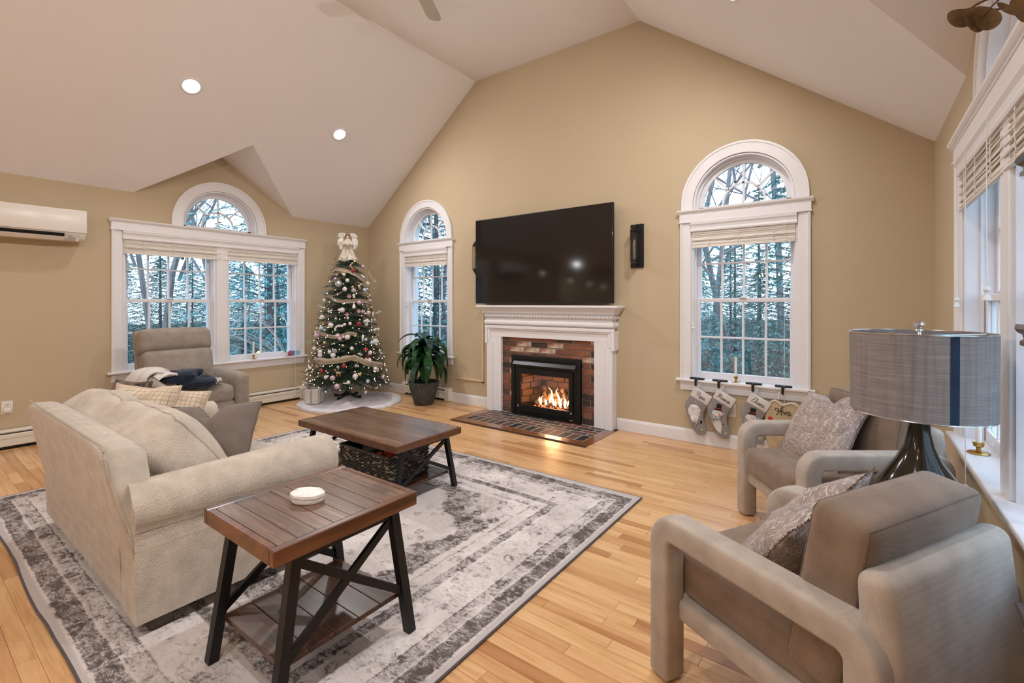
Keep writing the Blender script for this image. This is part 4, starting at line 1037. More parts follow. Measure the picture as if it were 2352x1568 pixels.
for k in range(len(rim)):
    a, c_ = rim[k], rim[(k+1) % len(rim)]; b.faces.new((G[a[0]][a[1]], G[c_[0]][c_[1]], G2[c_[0]][c_[1]], G2[a[0]][a[1]]))
lone = [v for v in b.verts if not v.link_faces]; bmesh.ops.delete(b, geom=lone, context='VERTS')
ob('pile', b, M_rug, t)
b = B(); tube(b, [Vector(rugpt(us[i], vs_[j], True))-Vector((0, 0, .004)) for i, j in rim], .0052, 6, True); ob('bound_edge', b, mat('dark_grey_rug_binding', S(96, 88, 90), .9, nscale=60, nstr=.15), t)

# ------------------------------------------------------------ sofa
M_sofa = fabric('oatmeal_basketweave', S(212, 200, 185), scale=190, bump=.8, dist=.003)
M_sofab = fabric('oatmeal_plain_weave', S(204, 194, 180), scale=420, bump=.3)
M_pipe = fabric('oatmeal_welt', S(190, 174, 154), scale=420, bump=.3)
sf = thing('sofa', 'oatmeal fabric loveseat with rolled arms seen from behind', 'sofa', (-2.96, 1.0, 0))
SX0, SX1 = -3.775, -2.17
b = B()
prof = [(.585, .07), (.575, .3), (.503, .69), (.506, .722), (.53, .738), (.60, .732), (.645, .70), (.66, .4), (.66, .07)]
rings = []; W_ = SX1-SX0
for t_, ins in [(0, .018), (.003, .008), (.011, 0)]+[(i/10, 0) for i in range(1, 10)]+[(.989, 0), (.997, .008), (1, .018)]:
    r = []
    for y, z in prof:
        yc, zc_ = .585, .4; y += (yc-y)*ins/.08*.8 if ins else 0; z += (zc_-z)*ins/.33 if ins else 0
        x = SX0+(SX1-SX0)*t_; k = max(0, (z-.42)/.32)
        x -= .024 if t_ > .5 else 0; x += (-.12 if t_ > .5 else .02)*k*abs(2*t_-1)**3
        zz = z-(.02*abs(2*t_-1)**6 if z > .6 else 0)
        r.append(b.verts.new((x, y, zz)))
    rings.append(r)
for a, c_ in zip(rings, rings[1:]):
    for k in range(len(prof)): b.faces.new((a[k], a[(k+1) % len(prof)], c_[(k+1) % len(prof)], c_[k]))
b.faces.new(rings[0]); b.faces.new(rings[-1][::-1])
ob('back_panel', b, M_sofab, sf, 50, world=True)
b = B(); tube(b, [(SX1-.004, .588, .08), (SX1-.006, .578, .3), (SX1-.03, .55, .45), (SX1-.10, .517, .63), (SX1-.118, .51, .69)], .004, 6); tube(b, [(SX1-.12, .508, .716)]+[(SX1-.15-(SX1-SX0-.18)*i/8, .511, .732) for i in range(9)], .0035, 6); ob('seam_welt', b, M_pipe, sf, world=True)
def arm(mirror):
    b = B(); rings = []; n = 14
    for i in range(n+1):
        ys_ = .60 if mirror else .574; t_ = i/n; y = ys_+(1.40-ys_)*t_
        cxr = -2.272+.012*min(1, t_*1.4); r = .106+.010*min(1, t_*1.3); zc = .477
        pts = [(SX1, .07), (SX1, .33), (SX1-.010, .372)]
        for k in range(15):
            a = math.radians(-40+k*(236/14)); pts.append((cxr+r*math.cos(a), zc+r*math.sin(a)))
        pts += [(-2.36, .36), (-2.36, .07)]
        if i == n:      # soften the front rim
            for d_, ins in ((.008, .0),):
                rings.append([b.verts.new((-5.92-q0 if mirror else q0, y+d_, q1)) for q0, q1 in [((cxr-.02)+(p[0]-(cxr-.02))*(1-ins/.09), .36+(p[1]-.36)*(1-ins/.25)) for p in pts]])
        else: rings.append([b.verts.new((-5.92-p[0] if mirror else p[0], y+.012*nz((p[0]*5, y, p[1]*5), 1.5), p[1])) for p in pts])
    for a, c_ in zip(rings, rings[1:]):
        for k in range(len(a)): b.faces.new((a[k], a[(k+1) % len(a)], c_[(k+1) % len(a)], c_[k]))
    caps = [b.faces.new(rings[0]), b.faces.new(rings[-1][::-1])]
    bmesh.ops.triangulate(b, faces=caps)
    ob('rolled_arm', b, M_sofa, sf, 50, world=True)
arm(False); arm(True)
b = B(); box(b, -3.66, -2.30, .62, 1.36, .07, .28, .015, 3); ob('seat_base', b, M_sofa, sf, world=True)
for i, xc in enumerate((-3.295, -2.665)):
    b = B(); f = softbox(b, .62, .74, .17, .05, (0, 0, .022), .004, i); b.transform(Matrix.Translation((xc, 1.03, .365))); ob('seat_cushion', b, M_sofa, sf, world=True)
for i, (xc, yc, zc, w, rx, rz, ry) in enumerate(((-3.39, .80, .535, .66, .55, -.04, .0), (-2.735, .81, .545, .68, .62, .05, .0))):
    b = B(); f = softbox(b, w, .27, .47, .085, (.03, .05, .02), .016, 11+i*5, 17, ns=3.4)
    mx = Matrix.Translation((xc, yc, zc)) @ Euler((rx, ry, rz)).to_matrix().to_4x4(); b.transform(mx); c_ = ob('back_cushion', b, M_sofa, sf, world=True)
    b = B()
    for yy in (-.78, .78):
        pts = []
        for (a0, a1) in (((-1, -1), (1, -1)), ((1, -1), (1, 1)), ((1, 1), (-1, 1)), ((-1, 1), (-1, -1))):
            for k in range(10): q = k/10; pts.append(mx @ f((a0[0]+(a1[0]-a0[0])*q, yy, a0[1]+(a1[1]-a0[1])*q)))
        tube(b, pts, .0055, 6, True)
    ob('welt', b, M_pipe, sf, world=True)
for x, y in ((-2.235, .665), (-2.235, 1.31), (-3.69, .665), (-3.69, 1.31)):
    b = B(); prism(b, [(-.045, .085), (.045, .085), (.034, .0), (-.030, .0)], (x, y-.04, .0105), (1, 0, 0), (0, 0, 1), (0, 1, 0), .08, .006, 2); ob('leg', b, M_leg, sf, world=True)

M_gpil = fabric('taupe_pillow_linen', S(124, 112, 104), scale=300, bump=.5)
M_gwelt = fabric('taupe_pillow_welt', S(108, 98, 90), scale=300, bump=.3)
def throw_pillow(name, label, loc, rot, w, h, t_, mt, mw, r=.005, trim='piping', group=None, **k):
    t = thing(name, label, 'pillow', loc, rot, group)
    b = B(); E_ = pillow(b, w, h, t_, **k); ob('cover', b, mt, t, 60)
    b = B(); tube(b, E_, r, 6, True); ob(trim, b, mw, t)
    return t
throw_pillow('throw_pillow', 'taupe grey throw pillow dented in the middle, by the near sofa arm', (-2.82, 1.05, .565), (-.75, -.04, .80), .48, .38, .20, M_gpil, M_gwelt, seed=4, chop=.08, conc=.02)
# cream pillows with a brown windowpane check
m = fabric('cream_check_linen', S(226, 208, 184), scale=300, bump=.3)
N, L = nodes(m); bb_ = N['Principled BSDF']; src = bb_.inputs['Base Color'].links[0].from_socket
tt = N.new('ShaderNodeTexCoord'); prev = src
for ax_ in ('X', 'Z'):
    sp = N.new('ShaderNodeSeparateXYZ'); L.new(tt.outputs['Object'], sp.inputs[0])
    nn_ = N.new('ShaderNodeTexNoise'); nn_.inputs['Scale'].default_value = 8; L.new(tt.outputs['Object'], nn_.inputs[0])
    w1 = N.new('ShaderNodeMath'); w1.operation = 'MULTIPLY_ADD'; w1.inputs[1].default_value = .012; L.new(nn_.outputs[0], w1.inputs[0]); L.new(sp.outputs[ax_], w1.inputs[2])
    w2 = N.new('ShaderNodeMath'); w2.operation = 'PINGPONG'; w2.inputs[1].default_value = .0125; L.new(w1.outputs[0], w2.inputs[0])
    w3 = N.new('ShaderNodeMath'); w3.operation = 'LESS_THAN'; w3.inputs[1].default_value = .0011; L.new(w2.outputs[0], w3.inputs[0])
    w4 = N.new('ShaderNodeMath'); w4.operation = 'MULTIPLY'; w4.inputs[1].default_value = .75; L.new(w3.outputs[0], w4.inputs[0])
    mx = N.new('ShaderNodeMix'); mx.data_type = 'RGBA'; mx.inputs[7].default_value = S(120, 88, 66); L.new(w4.outputs[0], mx.inputs[0]); L.new(prev, mx.inputs[6]); prev = mx.outputs[2]
L.new(prev, bb_.inputs['Base Color'])
throw_pillow('throw_pillow', 'cream pillow with brown windowpane check, left one on the sofa', (-3.47, .94, .60), (-.35, .03, .62), .40, .38, .20, m, fabric('cream_fringe', S(222, 204, 180), scale=200, bump=.8), .004, 'fringe', seed=8, chop=.03)
throw_pillow('throw_pillow', 'cream checked pillow leaning behind the first, toward the far arm', (-3.41, 1.05, .58), (-.45, .15, 1.05), .40, .36, .19, m, fabric('cream_fringe', S(222, 204, 180)), .004, 'fringe', seed=12)
throw_pillow('throw_pillow', 'grey pillow mostly hidden behind the checked pillows', (-3.62, 1.08, .60), (-.3, .5, .75), .30, .30, .15, fabric('grey_pillow_cloth', S(168, 156, 146), scale=300), M_gwelt, .004, seed=15)
t = throw_pillow('fur_pillow', 'dark mottled fur pillow just showing behind the sofa back cushions', (-3.70, .93, .625), (-.3, 0, .4), .30, .34, .15, mat('mottled_fur', S(120, 100, 88), .95, nscale=22, nstr=.4, col2=S(44, 36, 34), bump=1, bscale=120, ramp=(.42, .56)), M_gwelt, .003, seed=19)

# ------------------------------------------------------------ recliner
M_rec = fabric('grey_taupe_recliner_fabric', S(160, 149, 138), scale=380, bump=.35)
M_recw = fabric('recliner_seam', S(112, 103, 95), scale=380, bump=.3)
rc = thing('recliner', 'grey taupe upholstered recliner in front of the wide window', 'armchair', (-5.20, 1.78, 0), -PI/2-.02)
# local frame: +y points the way the chair faces, x to its left-right
rc.rotation_euler = (0, 0, -PI/2+.02); PM[rc.name] = Matrix.Translation(rc.location) @ rc.rotation_euler.to_matrix().to_4x4()
def soft(name, parent, mt, dims, loc, rot=(0, 0, 0), r=.06, puff=(0, 0, .015), nse=.003, seed=0, cuts=13, fn=None, ns=5, seams=()):
    b = B(); f = softbox(b, *dims, r=r, puff=puff, nse=nse, seed=seed, cuts=cuts, fn=fn, ns=ns)
    mx = Matrix.Translation(loc) @ Euler(rot).to_matrix().to_4x4(); b.transform(mx); o = ob(name, b, mt, parent, 60)
    return o, f, mx
def crease(P, q):
    for z0, d in ((-.10, .040), (-.42, .028)):
        if q[1] > .2: P.y -= d*math.exp(-((q[2]-z0+.12*q[0]**2)/.05)**2)*(1-q[0]**4)
    return P
soft('headrest', rc, M_rec, (.62, .17, .24), (0, -.30, .905), (.24, 0, 0), .06, (0, .03, .01), seed=1)
soft('back_cushion', rc, M_rec, (.60, .18, .50), (0, -.20, .575), (.24, 0, 0), .06, (0, .04, .01), seed=2, fn=crease, cuts=19)
b = B(); box(b, -.31, .31, -.04, .04, -.36, .36, .02, 2); b.transform(Matrix.Translation((0, -.33, .66)) @ Matrix.Rotation(.24, 4, 'X')); ob('back_shell', b, M_rec, rc)
soft('seat_cushion', rc, M_rec, (.56, .60, .17), (0, .07, .40), (.05, 0, 0), .06, (0, .01, .03), seed=3)
soft('footrest_panel', rc, M_rec, (.56, .10, .26), (0, .325, .22), (0, 0, 0), .04, (0, .012, 0), seed=4)
for s in (-1, 1): soft('armrest', rc, M_rec, (.135, .70, .52), (s*.35, .02, .335), (0, 0, 0), .05, (.01, .01, .012), seed=5+s)
b = B(); box(b, -.33, .33, -.3, .28, .02, .2, .02, 2); ob('base', b, mat('dark_underside', S(60, 56, 54), .9, nscale=9, nstr=.05), rc)
for x in (-.28, .28):
    for y in (-.26, .26): b = B(); cyl(b, (x, y, 0), (x, y, .03), .025, .025, 12); ob('foot', b, M_black, rc)
# folded blanket over the left arm of the picture
m = mat('striped_throw', S(214, 208, 204), .95, bump=.4, bscale=200, nscale=6, nstr=.05, col2=S(196, 190, 188))
M_navy = fabric('navy_blanket', S(40, 50, 66), scale=260, bump=.5)
def drape(name, parent, mt, path, w, seed, thick=.012, fold=.02, taper=1):
    """cloth band swept along a path, wrinkled across its width"""
    P = catmull(path, 6); n = len(P); mcols = 14; b = B(); G = []
    for i, p in enumerate(P):
        d = (P[min(i+1, n-1)]-P[max(i-1, 0)]).normalized(); s = d.cross(Vector((0, 0, 1)))
        if s.length < .15: s = Vector((1, 0, 0)) if abs(d.x) < .9 else Vector((0, 1, 0))
        s.normalize()
        if i and s.dot(ps_) < 0: s = -s
        ps_ = s; up = s.cross(d).normalized()
        G.append([p+s*(j/mcols-.5)*w*taper**(i/n)+up*(fold*math.sin(j*1.3+seed)+fold*1.3*nz((i*.12, j*.35, seed), 1)) for j in range(mcols+1)])
    V = [[b.verts.new(q) for q in r] for r in G]
    for i in range(n-1):
        for j in range(mcols): b.faces.new((V[i][j], V[i+1][j], V[i+1][j+1], V[i][j+1]))
    bmesh.ops.recalc_face_normals(b, faces=b.faces[:]); r = bmesh.ops.solidify(b, geom=b.faces[:], thickness=thick)
    return ob(name, b, mt, parent, 70)
th = thing('throw_blanket', 'grey and navy throw blanket heaped over the recliner arm and seat', 'blanket', (-5.0, 1.5, .6))
drape('pale_side', th, m, [(.06, -.24, -.30), (.07, -.22, -.12), (.06, -.16, .05), (.05, -.05, .085), (.06, .04, .05)], .30, 1, fold=.016)
drape('pale_side', th, m, [(.2, -.2, -.26), (.2, -.17, -.05), (.18, -.08, .07), (.13, .02, .06)], .20, 4, fold=.014)
for lx, ly, lz, dx_, dy_, dz_, rz_, sd in ((.07, .10, .015, .26, .24, .075, .3, 3), (.12, .25, -.035, .24, .26, .06, -.2, 8), (.05, .22, .03, .12, .2, .05, .5, 12), (.0, .02, .02, .16, .16, .07, .2, 17)):
    b = B(); softbox(b, dx_, dy_, dz_, dz_*.49, (.01, .01, .012), .022, sd, 17, ns=9); b.transform(Matrix.Translation((lx, ly, lz)) @ Matrix.Rotation(rz_, 4, 'Z')); ob('navy_fold', b, M_navy, th, 70)
drape('pale_side', th, fabric('pale_blanket_lining', S(214, 208, 206), scale=300, bump=.5), [(.16, .32, -.06), (.12, .40, -.035), (.05, .44, -.06)], .10, 5, fold=.012)

# ------------------------------------------------------------ armchairs
M_ch = fabric('beige_grey_twill', S(194, 182, 170), scale=520, bump=.25)
M_ch2 = fabric('brown_taupe_cushion_twill', S(146, 126, 110), scale=520, bump=.25)
M_chs = fabric('armchair_seam', S(120, 104, 90), scale=420, bump=.2)
def ubar(b, x, w, hl, top, t_, z0=.006):
    """arm loop: rounded bar swept up, along and down"""
    r = .06; n = 6; h = t_/2; yl, zt = hl-h, top-h
    P = [(-yl, z0), (-yl, z0+.012), (-yl, zt-r)]+[(-yl+r-r*math.cos(a), zt-r+r*math.sin(a)) for a in [PI/2*i/n for i in range(1, n+1)]]
    P += [(-yl+r+(2*yl-2*r)*i/6, zt) for i in range(1, 6)]
    P += [(yl-r+r*math.sin(a), zt-r+r*math.cos(a)) for a in [PI/2*i/n for i in range(n+1)]]+[(yl, z0+.012), (yl, z0)]
    m_ = 20; rings = []
    for i, (y, z) in enumerate(P):
        p0, p1 = P[max(i-1, 0)], P[min(i+1, len(P)-1)]; d = Vector((p1[0]-p0[0], p1[1]-p0[1])).normalized(); nn = Vector((-d.y, d.x))
        k_ = .8 if i in (0, len(P)-1) else 1
        ring = []
        for j in range(m_):
            a = 2*PI*j/m_; ca, sa = math.cos(a), math.sin(a); e_ = .36
            ux = math.copysign(abs(ca)**e_, ca)*w/2*k_; un = math.copysign(abs(sa)**e_, sa)*h*k_
            ring.append(b.verts.new((x+ux, y+nn.x*un, z+nn.y*un)))
        rings.append(ring)
    for a_, c_ in zip(rings, rings[1:]):
        for j in range(m_): b.faces.new((a_[j], a_[(j+1) % m_], c_[(j+1) % m_], c_[j]))
    b.faces.new(rings[0]); b.faces.new(rings[-1][::-1])
def armchair(label, C_, rot):
    t = thing('armchair', label, 'armchair', (C_[0], C_[1], 0), rot, 'matching beige armchairs')
    for s in (-1, 1):
        b = B(); ubar(b, s*.30, .09, .358, .565, .084); ob('arm_frame', b, M_ch, t, 60)
        b = B(); box(b, s*.255-.03, s*.255+.03, -.29, .30, .20, .275, .018, 3); ob('side_rail', b, M_ch, t, 50)
        for y in (-.317, .317): b = B(); cyl(b, (s*.3, y, 0), (s*.3, y, .012), .016, n=10); ob('glide', b, M_black, t)
    b = B(); box(b, -.27, .27, .272, .33, .20, .29, .018, 3); ob('front_rail', b, M_ch, t, 50)
    b = B(); box(b, -.25, .25, -.30, .28, .222, .25, .004, 1); ob('seat_deck', b, M_ch2, t, 50)
    soft('seat_cushion', t, M_ch2, (.508, .66, .155), (0, .03, .338), (.035, 0, 0), .035, (0, .006, .014), .0015, seed=3)
    _, f, mx = soft('back_cushion', t, M_ch2, (.55, .15, .46), (0, -.195, .545), (.17, 0, 0), .032, (0, .012, .008), .0025, seed=8, cuts=15)
    b = B()
    for yy in (-.93, .93):
        pts = []
        for (a0, a1) in (((-1, -1), (1, -1)), ((1, -1), (1, 1)), ((1, 1), (-1, 1)), ((-1, 1), (-1, -1))):
            for k in range(12): q = k/12; pts.append(mx @ f((.97*(a0[0]+(a1[0]-a0[0])*q), yy, .985*(a0[1]+(a1[1]-a0[1])*q))))
        tube(b, pts, .0022, 5, True)
    ob('cushion_seam', b, M_chs, t)
    b = B(); prism(b, [(-.30, .16), (-.272, .668), (-.350, .674), (-.40, .16)], (-.30, 0, 0), (0, 1, 0), (0, 0, 1), (1, 0, 0), .60, .034, 5, ang=30)
    for v in b.verts: v.co.x *= 1+.03*(v.co.z < .3)
    ob('back_panel', b, M_ch, t, 45)
    return t
AA = math.atan2(.477, -.879)-PI/2
chA = armchair('near beige armchair with its back to the camera, bottom right', (-.11, 1.734), AA)
AB = math.atan2(-.589, -.808)-PI/2
chB = dup(chA, (-.1125, 3.09, 0), AB, 'far beige armchair under the stocking window, by the corner')
M_slub = fabric('lilac_taupe_slub_linen', S(166, 150, 144), S(146, 130, 124), scale=240, bump=.7, slub=.75)
M_frin = fabric('brown_fringe_yarn', S(140, 116, 94), scale=160, bump=1)
def fringed(label, loc, rot, seed, chop=.0, w=.48, h=.46, t_=.16):
    t = thing('fringed_pillow', label, 'pillow', loc, rot, 'slub linen pillows with fringe')
    b = B(); E_ = pillow(b, w, h, t_, seed=seed, chop=chop, wr=.016, conc=.06); ob('cover', b, M_slub, t, 70)
    b = B(); rq = random.Random(seed); n = len(E_)
    for i in range(n):
        p, q = E_[i], E_[(i+1) % n]
        m_ = max(2, int((q-p).length/.006))
        for k in range(m_):
            c_ = p.lerp(q, k/m_); o = Vector((c_.x, 0, c_.z)).normalized()
            e = c_+o*rq.uniform(.007, .013)+Vector((rq.uniform(-.004, .004), rq.uniform(-.004, .004), rq.uniform(-.004, .004)))
            cyl(b, c_-o*.003, e, .0028, .001, 4)
    ob('fringe', b, M_frin, t, None)
    return t
fringed('lilac taupe fringed pillow leaning in the far armchair', (-.165, 3.15, .572), (.62, .12, AB+.12), 31, .05)
fringed('taupe fringed pillow slumped in the near armchair', (-.16, 1.80, .51), (.62, -.22, AA+.05), 37, .04, .50, .44, .18)

# ------------------------------------------------------------ plank tables
def bar(b, p0, p1, w, t_, up=(0, 0, 1)):
    """flat steel bar"""
    p0, p1 = Vector(p0), Vector(p1); d = (p1-p0).normalized(); u = Vector(up); s = d.cross(u).normalized(); u = s.cross(d).normalized()
    V = [[b.verts.new(p+s*a*w/2+u*c_*t_/2) for a, c_ in ((-1, -1), (1, -1), (1, 1), (-1, 1))] for p in (p0, p1)]
    for k in range(4): b.faces.new((V[0][k], V[0][(k+1) % 4], V[1][(k+1) % 4], V[1][k]))
    b.faces.new(V[0][::-1]); b.faces.new(V[1])
def plank_table(name, label, cat, loc, wx, wy, h, th, fw, legw, ztop_in, leg_top, leg_bot, zs, nplk, along, shelf_half, bow=.003):
    """wx, wy = top size; A-frames stand at x = +-leg; along: axis the planks run"""
    t = thing(name, label, cat, loc)
    for s in (-1, 1):
        b = B(); box(b, s*wx/2-(fw if s > 0 else 0), s*wx/2+(0 if s > 0 else fw), -wy/2, wy/2, h-th, h, .003, 1); ob('edge_board', b, M_tedge, t, None)
        b = B(); box(b, -wx/2+fw, wx/2-fw, s*wy/2-(fw if s > 0 else 0), s*wy/2+(0 if s > 0 else fw), h-th, h, .003, 1)
        o = ob('edge_board', b, M_tedge, t, None)
    rq = random.Random(nplk)
    L0, W0 = (wx-2*fw, wy-2*fw) if along == 'X' else (wy-2*fw, wx-2*fw)
    for i in range(nplk):
        a = -W0/2+W0*i/nplk+.0006; c_ = -W0/2+W0*(i+1)/nplk-.0006
        b = B(); tl = tone_layer(b)
        if along == 'X': box(b, -L0/2+.0008, L0/2-.0008, a, c_, h-.022, h-.0006-rq.uniform(0, .0008), .0010, 1)
        else: box(b, a, c_, -L0/2+.0008, L0/2-.0008, h-.022, h-.0006-rq.uniform(0, .0008), .0010, 1)
        tn = (rq.random(), rq.random(), rq.random(), 1)
        for f in b.faces:
            for l in f.loops: l[tl] = tn
        ob('plank', b, M_table, t, None)
    zt = h-th
    for s in (-1, 1):
        xt = s*leg_top[0]; xb = s*leg_bot[0]
        for q in (-1, 1):
            b = B(); bar(b, (xb, q*leg_bot[1], 0.010), (xt, q*leg_top[1], zt), legw, legw, (1, 0, 0)); ob('leg', b, M_black, t, None)
        # X brace between the two legs of one side
        f = lambda z, q: (xb+(xt-xb)*z/zt, q*(leg_bot[1]+(leg_top[1]-leg_bot[1])*z/zt), z)
        for q in (-1, 1):
            b = B(); bar(b, f(zs+.02, q), f(zt-.025, -q), legw*.8, legw*.45, (1, 0, 0)); ob('cross_brace', b, M_black, t, None)
        b = B(); bar(b, f(zt-.012, -1), f(zt-.012, 1), legw, .012, (1, 0, 0)); ob('frame_bar', b, M_black, t, None)
    sxh, syh = shelf_half
    n2 = max(4, nplk-3); W1 = 2*(syh if along == 'X' else sxh)
    for i in range(n2):
        a = -W1/2+W1*i/n2+.001; c_ = -W1/2+W1*(i+1)/n2-.001
        b = B(); tl = tone_layer(b)
        if along == 'X': box(b, -sxh, sxh, a, c_, zs-.004, zs+.014, .0015, 1)
        else: box(b, a, c_, -syh, syh, zs-.004, zs+.014, .0015, 1)
        tn = (rq.random(), rq.random(), rq.random(), 1)
        for f_ in b.faces:
            for l in f_.loops: l[tl] = tn
        ob('shelf_plank', b, M_tshelf, t, None)
    return t
# planks of the side table run across the picture (x), legs stand on the long sides
plank_table('side_table', 'small plank-topped side table with black crossed legs, nearest the camera', 'table', (-1.622, .967, 0), .492, .556, .552, .052, .026, .034, 0,
            (.205, .19), (.222, .262), .155, 8, 'X', (.20, .232))
plank_table('coffee_table', 'long plank-topped coffee table with black crossed legs and lower shelf', 'table', (-2.765, 2.127, 0), 1.10, .57, .422, .045, .024, .030, 0,
            (.49, .19), (.505, .262), .11, 8, 'X', (.48, .225))
# trinket tray
t = thing('trinket_dish', 'small white oval dish on the side table', 'dish', (-1.635, .945, .5525), .5)
M_por = mat('white_ceramic', S(236, 230, 224), .3, nscale=20, nstr=.04, bump=.3, bscale=60)
b = B(); lathe(b, [(.02, 0), (.052, 0), (.055, .006), (.054, .016), (.02, .017)], 32, (0, 0, 0), 1.12, .80); ob('base', b, M_por, t)
b = B(); lathe(b, [(.02, .016), (.053, .0165), (.057, .02), (.056, .03), (.05, .034), (.03, .033), (.001, .0335)], 32, (0, 0, 0), 1.12, .80)
for v in b.verts: v.co += Vector((v.co.x, v.co.y, 0)).normalized()*.0012*math.sin(math.atan2(v.co.y, v.co.x)*8)+Vector((0, 0, nz(v.co, 40)*.0015))
ob('lid', b, M_por, t)
# wicker basket with toys
M_wick = mat('black_wicker', S(92, 80, 68), .6, nscale=60, nstr=.35, col2=S(34, 30, 27), bump=.5, bscale=90)
M_wick2 = mat('pale_wicker', S(186, 166, 142), .7, nscale=60, nstr=.3, bump=.5, bscale=90)
bk = thing('wicker_basket', 'black woven basket of toys on the coffee table shelf', 'basket', (-2.645, 2.09, .1245), 0)
bw, bd, bh_ = .52, .34, .17
rows = 16; b = TL(); b2 = TL(); rq = random.Random(9)
sb = B(); sphere(sb, (0, 0, 0), 1, 6); sb.verts.index_update(); SV = [v.co.copy() for v in sb.verts]; SF = [tuple(v.index for v in f.verts) for f in sb.faces]; sb.free()
def bead(T, c_, s_):
    n = len(T.v); T.v += [(c_[0]+p.x*s_[0], c_[1]+p.y*s_[1], c_[2]+p.z*s_[2]) for p in SV]; T.f += [tuple(n+i for i in f) for f in SF]
for i in range(rows):
    z = .008+bh_*(i+.5)/rows; n = 30
    for s0, s1, L_ in (((-bw/2, -bd/2), (bw/2, -bd/2), bw), ((bw/2, -bd/2), (bw/2, bd/2), bd), ((bw/2, bd/2), (-bw/2, bd/2), bw), ((-bw/2, bd/2), (-bw/2, -bd/2), bd)):
        m_ = int(L_/.019); dx, dy = (s1[0]-s0[0])/m_, (s1[1]-s0[1])/m_; nx_, ny_ = dy/math.hypot(dx, dy), -dx/math.hypot(dx, dy)
        for k in range(m_):
            o = .004*(1 if (k+i) % 2 else -1); k0 = k+rq.uniform(-.1, .1)
            cxx, cyy = s0[0]+dx*(k0+.5)+nx_*o, s0[1]+dy*(k0+.5)+ny_*o
            tgt = b2 if rq.random() < .22 else b
            bead(tgt, (cxx, cyy, z+rq.uniform(-.001, .001)), (abs(dx)*.66+.0035, abs(dy)*.66+.0035, .0052))
for q_, nm_, m_ in ((b, 'dark_weave', M_wick), (b2, 'pale_strands', M_wick2)):
    d = q_.data(nm_, m_); d.shade_smooth(); ob(nm_, d, None, bk, kind='stuff')
b = B(); box(b, -bw/2+.006, bw/2-.006, -bd/2+.006, bd/2-.006, .0, .01)
for s in (-1, 1): box(b, s*(bw/2-.005)-.003, s*(bw/2-.005)+.003, -bd/2+.005, bd/2-.005, 0, bh_); box(b, -bw/2+.005, bw/2-.005, s*(bd/2-.005)-.003, s*(bd/2-.005)+.003, 0, bh_)
ob('inner_wall', b, M_dark, bk, None)
b = B(); tube(b, [(-bw/2, -bd/2, bh_+.004), (bw/2, -bd/2, bh_+.004), (bw/2, bd/2, bh_+.004), (-bw/2, bd/2, bh_+.004)], .009, 8, True); ob('rim', b, M_wick, bk)
def toy(name, label, m_, loc, fn, rot=0):
    b = B(); fn(b); o = ob(name, b, m_, None, 40, loc=loc, rot=(0, 0, rot)); tag(o, label, 'toy'); return o
M_tor = mat('orange_toy_plastic', S(236, 96, 40), .35, nscale=14, nstr=.1); M_trd = mat('red_toy_plastic', S(208, 44, 40), .35, nscale=14, nstr=.1); M_tgr = mat('green_toy_plastic', S(70, 150, 112), .4, nscale=14, nstr=.1); M_tgy = mat('grey_toy_cloth', S(110, 104, 100), .9, nscale=14, nstr=.2)
bz = .1245+.012
def ball(r, c_=(0, 0, 0)): return lambda b: sphere(b, (c_[0], c_[1], c_[2]+r), r, 16)
filler = thing('toy_basket_filling', 'dark soft toys filling the bottom of the basket', 'toy', (-2.645, 2.09, bz))
b = B(); softbox(b, .46, .29, .11, .04, (0, 0, .02), .02, 3); b.transform(Matrix.Translation((0, 0, .058))); ob('plush', b, mat('dark_plush', S(54, 48, 50), .95, nscale=12, nstr=.3), filler)
toy('toy_ball', 'orange ball in the near corner of the basket', M_tor, (-2.56, 1.995, .252), lambda b: sphere(b, (0, 0, .0), .038, 16))
def mask(b):
    softbox(b, .10, .05, .12, .024, (0, .01, 0), .004, 5, 9)
o = thing('toy_robot', 'orange toy head with black swirl markings in the basket', 'toy', (-2.49, 2.03, .275), (.5, .2, .3))
b = B(); mask(b); ob('head', b, M_tor, o)
b = B(); tube(b, [(.022*math.cos(a)-.01, -.03, .022*math.sin(a)+.01) for a in [k*.55 for k in range(10)]], .003, 6); tube(b, [(-.04, -.03, .05), (-.045, -.032, 0), (-.035, -.03, -.05)], .004, 6); ob('black_marking', b, M_blk, o)
toy('toy_car', 'green and teal toy piece beside the orange toy', M_tgr, (-2.55, 2.08, .262), lambda b: (softbox(b, .05, .09, .05, .015, (0, 0, .004), .002, 1, 7), cyl(b, (-.02, .02, -.02), (.02, .02, -.02), .018, n=12)), .4)
toy('toy_block', 'red toy piece at the back of the basket', M_trd, (-2.575, 2.125, .28), lambda b: (box(b, -.02, .03, -.02, .03, -.03, .035, .008, 2), cyl(b, (0, 0, .03), (0, 0, .045), .012, n=10)), .3)
toy('toy_shoe', 'grey toy bundle lying over the basket rim', M_tgy, (-2.72, 2.06, .265), lambda b: softbox(b, .17, .09, .06, .03, (0, 0, .012), .012, 6, 9), .3)
toy('toy_fish', 'small orange and white toy at the basket corner nearest the leg', M_tor, (-2.43, 1.965, .268), lambda b: (sphere(b, (0, 0, 0), .024, 12, (1.3, .8, 1)), prism(b, [(.02, 0), (.045, .02), (.045, -.02)], (0, -.004, 0), (1, 0, 0), (0, 0, 1), (0, 1, 0), .008, .002, 1)), .8)

